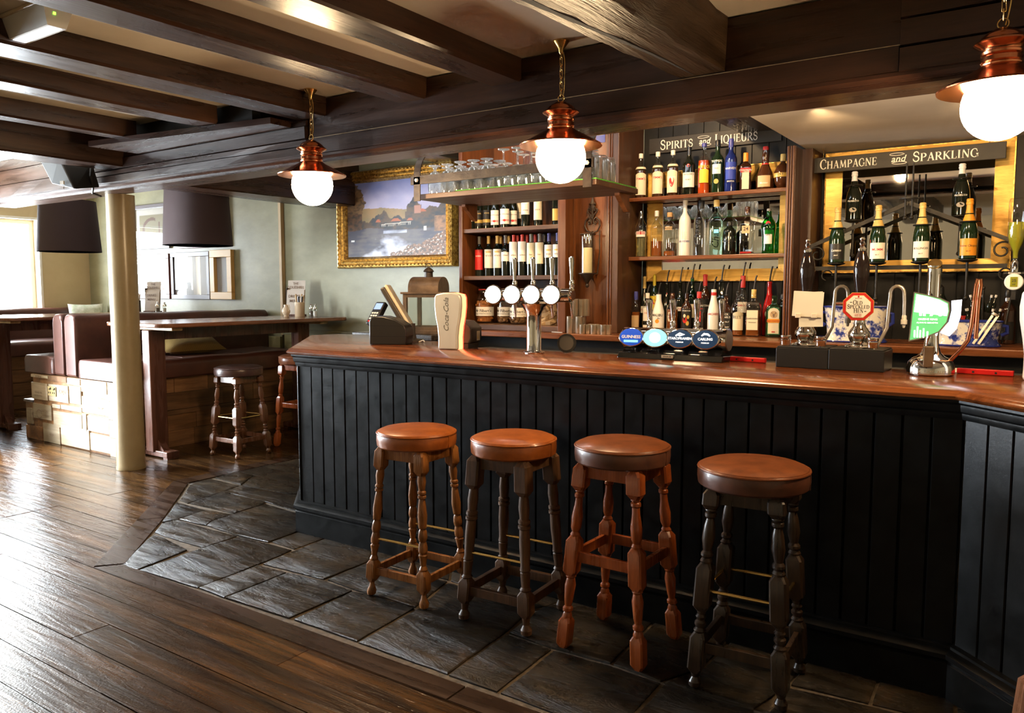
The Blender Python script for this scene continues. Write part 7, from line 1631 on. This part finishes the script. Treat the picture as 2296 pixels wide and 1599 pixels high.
# ---------------------------------------------------------------- blue and white planters
m_, nt_, p_ = base('willow_china', (.7, .68, .62), .12)
v_ = coords(nt_, (1, 1, 1)); n_ = N(nt_, 'ShaderNodeTexNoise', Scale=26.0, Detail=8.0, Roughness=.7); nt_.links.new(v_, n_.inputs[0])
w_ = N(nt_, 'ShaderNodeTexNoise', Scale=9.0, Detail=3.0); nt_.links.new(v_, w_.inputs[0])
ad_ = N(nt_, 'ShaderNodeMath', operation='MULTIPLY_ADD'); ad_.inputs[1].default_value = .7; nt_.links.new(w_.outputs[0], ad_.inputs[0]); nt_.links.new(n_.outputs[0], ad_.inputs[2])
nt_.links.new(ramp(nt_, ad_.outputs[0], [(.80, (.66, .63, .56)), (.85, (.30, .32, .48)), (.92, (.020, .035, .20))]), p_.inputs['Base Color'])
base('china_blue', (.018, .03, .20), .12)
def planter(label, x, y, z, L, D, H):
    t = thing('china_planter', label, 'planter', (x, y, z), rad(2)); vs = []; n = 40
    def oval(k, z): return [(L / 2 * k * math.copysign(abs(math.cos(2*PI*i/n)) ** .6, math.cos(2*PI*i/n)), D / 2 * k * math.copysign(abs(math.sin(2*PI*i/n)) ** .75, math.sin(2*PI*i/n)), z) for i in range(n)]
    def shell(rings, m, name):
        vs = [v for rg in rings for v in rg]; k = len(rings); fs = [(i*n+j, i*n+(j+1) % n, (i+1)*n+(j+1) % n, (i+1)*n+j) for i in range(k-1) for j in range(n)]
        return mb().add(vs, fs + [tuple(range(n))[::-1]]).done(name, m, t, smooth=45)
    shell([oval(.92, 0), oval(.95, .012), oval(.88, .03), oval(.90, H * .4), oval(.97, H * .85), oval(1.0, H), oval(.97, H), oval(.92, H * .8), oval(.85, .02), oval(.3, .018)], 'willow_china', 'body')
    for zz, k in ((.006, .955), (H * .985, 1.005)): mb().tube([(p[0], p[1], zz) for p in oval(k, 0)], .0045, 8, True).done('blue_rim', 'china_blue', t)
    for s in (-1, 1): mb().tube([(s * L * .49, 0, H * .82), (s * L * .56, 0, H * .80), (s * L * .565, 0, H * .55), (s * L * .48, 0, H * .45)], .011, 10).done('handle', 'china_blue', t)
    return t
planter('larger blue and white china planter on the back counter behind the ale badge', -.905, 4.81, ZK + .0003, .34, .19, .205)
planter('smaller blue and white china planter with tongs on its rim, behind the ale font', -.345, 4.80, ZK + .0003, .31, .17, .135)
t = thing('ice_tongs', 'steel ice tongs hooked over the smaller china planter', 'tongs', (-.30, 4.69, ZK + .02))
for s in (-1, 1): mx(xf((s * .012, -.01, 0), 0, rad(-8), rad(28))).box(-.006, .006, -.002, .002, 0, .17).done('arm', 'steel', t, smooth=0, bevel=.001)
mx(xf((.075, .012, .148), 0, 0, rad(28))).lathe([(.016, 0), (.016, .012)], 14, (0, 0, 0), 1, .5).done('bow', 'steel', t)
t = thing('serving_tray', 'long red-brown handled tray resting on the larger planter', 'tray', (-.915, 4.81, ZK + .2125))
mb().box(-.10, .10, -.03, .03, 0, .012).done('tray', 'frame_red', t, smooth=0, bevel=.004); mb().tube([(-.12, 0, .012), (.12, 0, .012)], .005, 6).done('handle', 'chrome', t)
# bottles at the right of the back counter
bottle('dark cognac bottle behind the glowing ale badge', 'cognac_bottle', at(2112, 600, Y=5.12).x, 5.12, zk, .33, .045, 'curvy', 'glass_black', labs=[(.2, .5, 'label_black', 1.8, 0)], foil=('foil_black', .84))
bottle('small dark bottle beside the cognac behind the ale font', 'bitters_bottle', at(2142, 600, Y=5.14).x, 5.14, zk, .24, .032, 'spirit', 'glass_black', cap='cap_black', caph=.12)
bottle('dark brown liqueur bottle with steel-collared pourer at the right edge', 'liqueur_bottle', at(2264, 600, Y=5.12).x, 5.12, zk, .295, .043, 'spirit', 'glass_brown', labs=[(.08, .42, 'label_black', 1.9, 0)], pour=.0, cap='cap_black', caph=.12, capr=.017, extra=lambda t, r, H: mb().lathe([(.0175, .80*H), (.0175, .86*H)], 16).done('collar', 'chrome', t))
o = mb().box(0, .045, 0, .03, 0, .15).done('cigar_box', 'label_red', smooth=0, loc=(at(2160, 600, Y=5.16).x, 5.16, zk)); tag(o, 'red and white packet standing behind the smaller planter', 'packet')
mb().box(.003, .042, -.001, 0, .02, .09).done('label', 'label_white', o, smooth=0)
# bunch of little bottles hanging on a carrier
t = thing('miniature_carrier', 'carrier hung with a bunch of dark miniature bottles', 'bottle carrier', (at(2208, 600, Y=5.06).x, 5.06, ZK + .0003))
mb().lathe([(.05, 0), (.05, .006), (.006, .01), (.006, .30), (.01, .305), (.008, .315), (.0005, .318)], 16).done('stand', 'iron', t)
for lay, (nn, rr, zz) in enumerate(((7, .062, .10), (5, .042, .175))):
    for k in range(nn):
        a = 2*PI*k/nn + lay * .4; m2 = xf((rr * math.cos(a), rr * math.sin(a), zz), a, 0, rad(14)); mn_ = mx(m2).lathe([(.013, 0), (.0145, .004), (.0145, .045), (.006, .062), (.0055, .085)], 12).done('miniature', 'glass_black', t); mx(m2).lathe([(.0065, .083), (.0065, .097), (.0005, .098)], 10).done('cap', 'foil_silver', mn_)
# optic with upturned bottle at the right edge
po = at(2282, 480, Y=4.75)
t = thing('spirit_optic', 'upturned bottle of yellow-green cordial on a wall optic at the right edge', 'optic', (po.x, 4.75, 1.50))
mb().lathe([(.012, .10), (.014, .14), (.034, .19), (.040, .22), (.040, .40), (.034, .41), (.0005, .41)], 24).done('bottle', 'glass', t); mb().lathe([(.0005, .105), (.010, .11), (.012, .145), (.031, .19), (.036, .22), (.036, .29), (.0005, .29)], 24).done('cordial', 'lime_cordial', t)
mb().lathe([(.010, .02), (.018, .03), (.018, .09), (.012, .10)], 16).done('valve', 'chrome', t)
mx(xf((0, -.025, -.01), 0, rad(90))).lathe([(.040, 0), (.042, .004), (.038, .008), (.0005, .008)], 28).done('dial', 'white_plastic', t); mb().box(-.016, .016, -.035, -.0335, -.035, .015).done('measure_window', 'lime_cordial', t, smooth=0)
b = mb(); lettering(b, '25', .02, flat((0, -.0362, -.004))); lettering(b, 'ml', .014, flat((0, -.0362, -.022))); b.done('lettering', 'ink', t, smooth=0)
mb().box(-.045, .045, -.02, .02, .03, .04).done('name_bar', 'black_plastic', t, smooth=0); lettering(mb(), 'Beaumont', .013, flat((0, -.0208, .035))).done('lettering', 'ink_white', t, smooth=0)
mb().box(-.012, .012, -.012, .49, .04, .06).done('bracket', 'black_plastic', t, smooth=0); mb().box(-.01, .01, -.02, .0, -.10, -.05).done('spout', 'black_plastic', t, smooth=0)
# pale tray on the shelf under the back counter
o = mb().box(-.50, -.27, 4.52, 4.60, 1.031, 1.046).done('folded_cloth', 'paper', smooth=0, bevel=.005); tag(o, 'folded pale cloth on the grey rail under the back counter', 'cloth'); mb().box(-.49, -.28, 4.521, 4.599, 1.046, 1.05).done('top_fold', 'paper', o, smooth=0)
o = mb().lathe([(.05, 0), (.052, .004), (.052, .016), (.0005, .016)], 24).done('round_lid', 'black_plastic', loc=(-2.16, 3.70, zb)); o.rotation_euler = (rad(80), 0, rad(20)); o.location.z = zb + .052; tag(o, 'round black lid propped beside the beer tower foot', 'lid')
mb().lathe([(.04, .0165), (.04, .019), (.0005, .019)], 20).done('rim', 'dark_plastic', o)

o = mb().box(-.035, .035, -.003, -.001, 0, .085).done('notice', 'label_blue', smooth=0, loc=(at(1347, 310, Y=4.9).x, 4.9, at(1347, 320, Y=4.9).z)); tag(o, 'small blue notice pinned to the pier above the candle sconce', 'notice'); mb().box(-.025, .025, -.0035, -.003, .05, .075).done('white_panel', 'label_white', o, smooth=0)
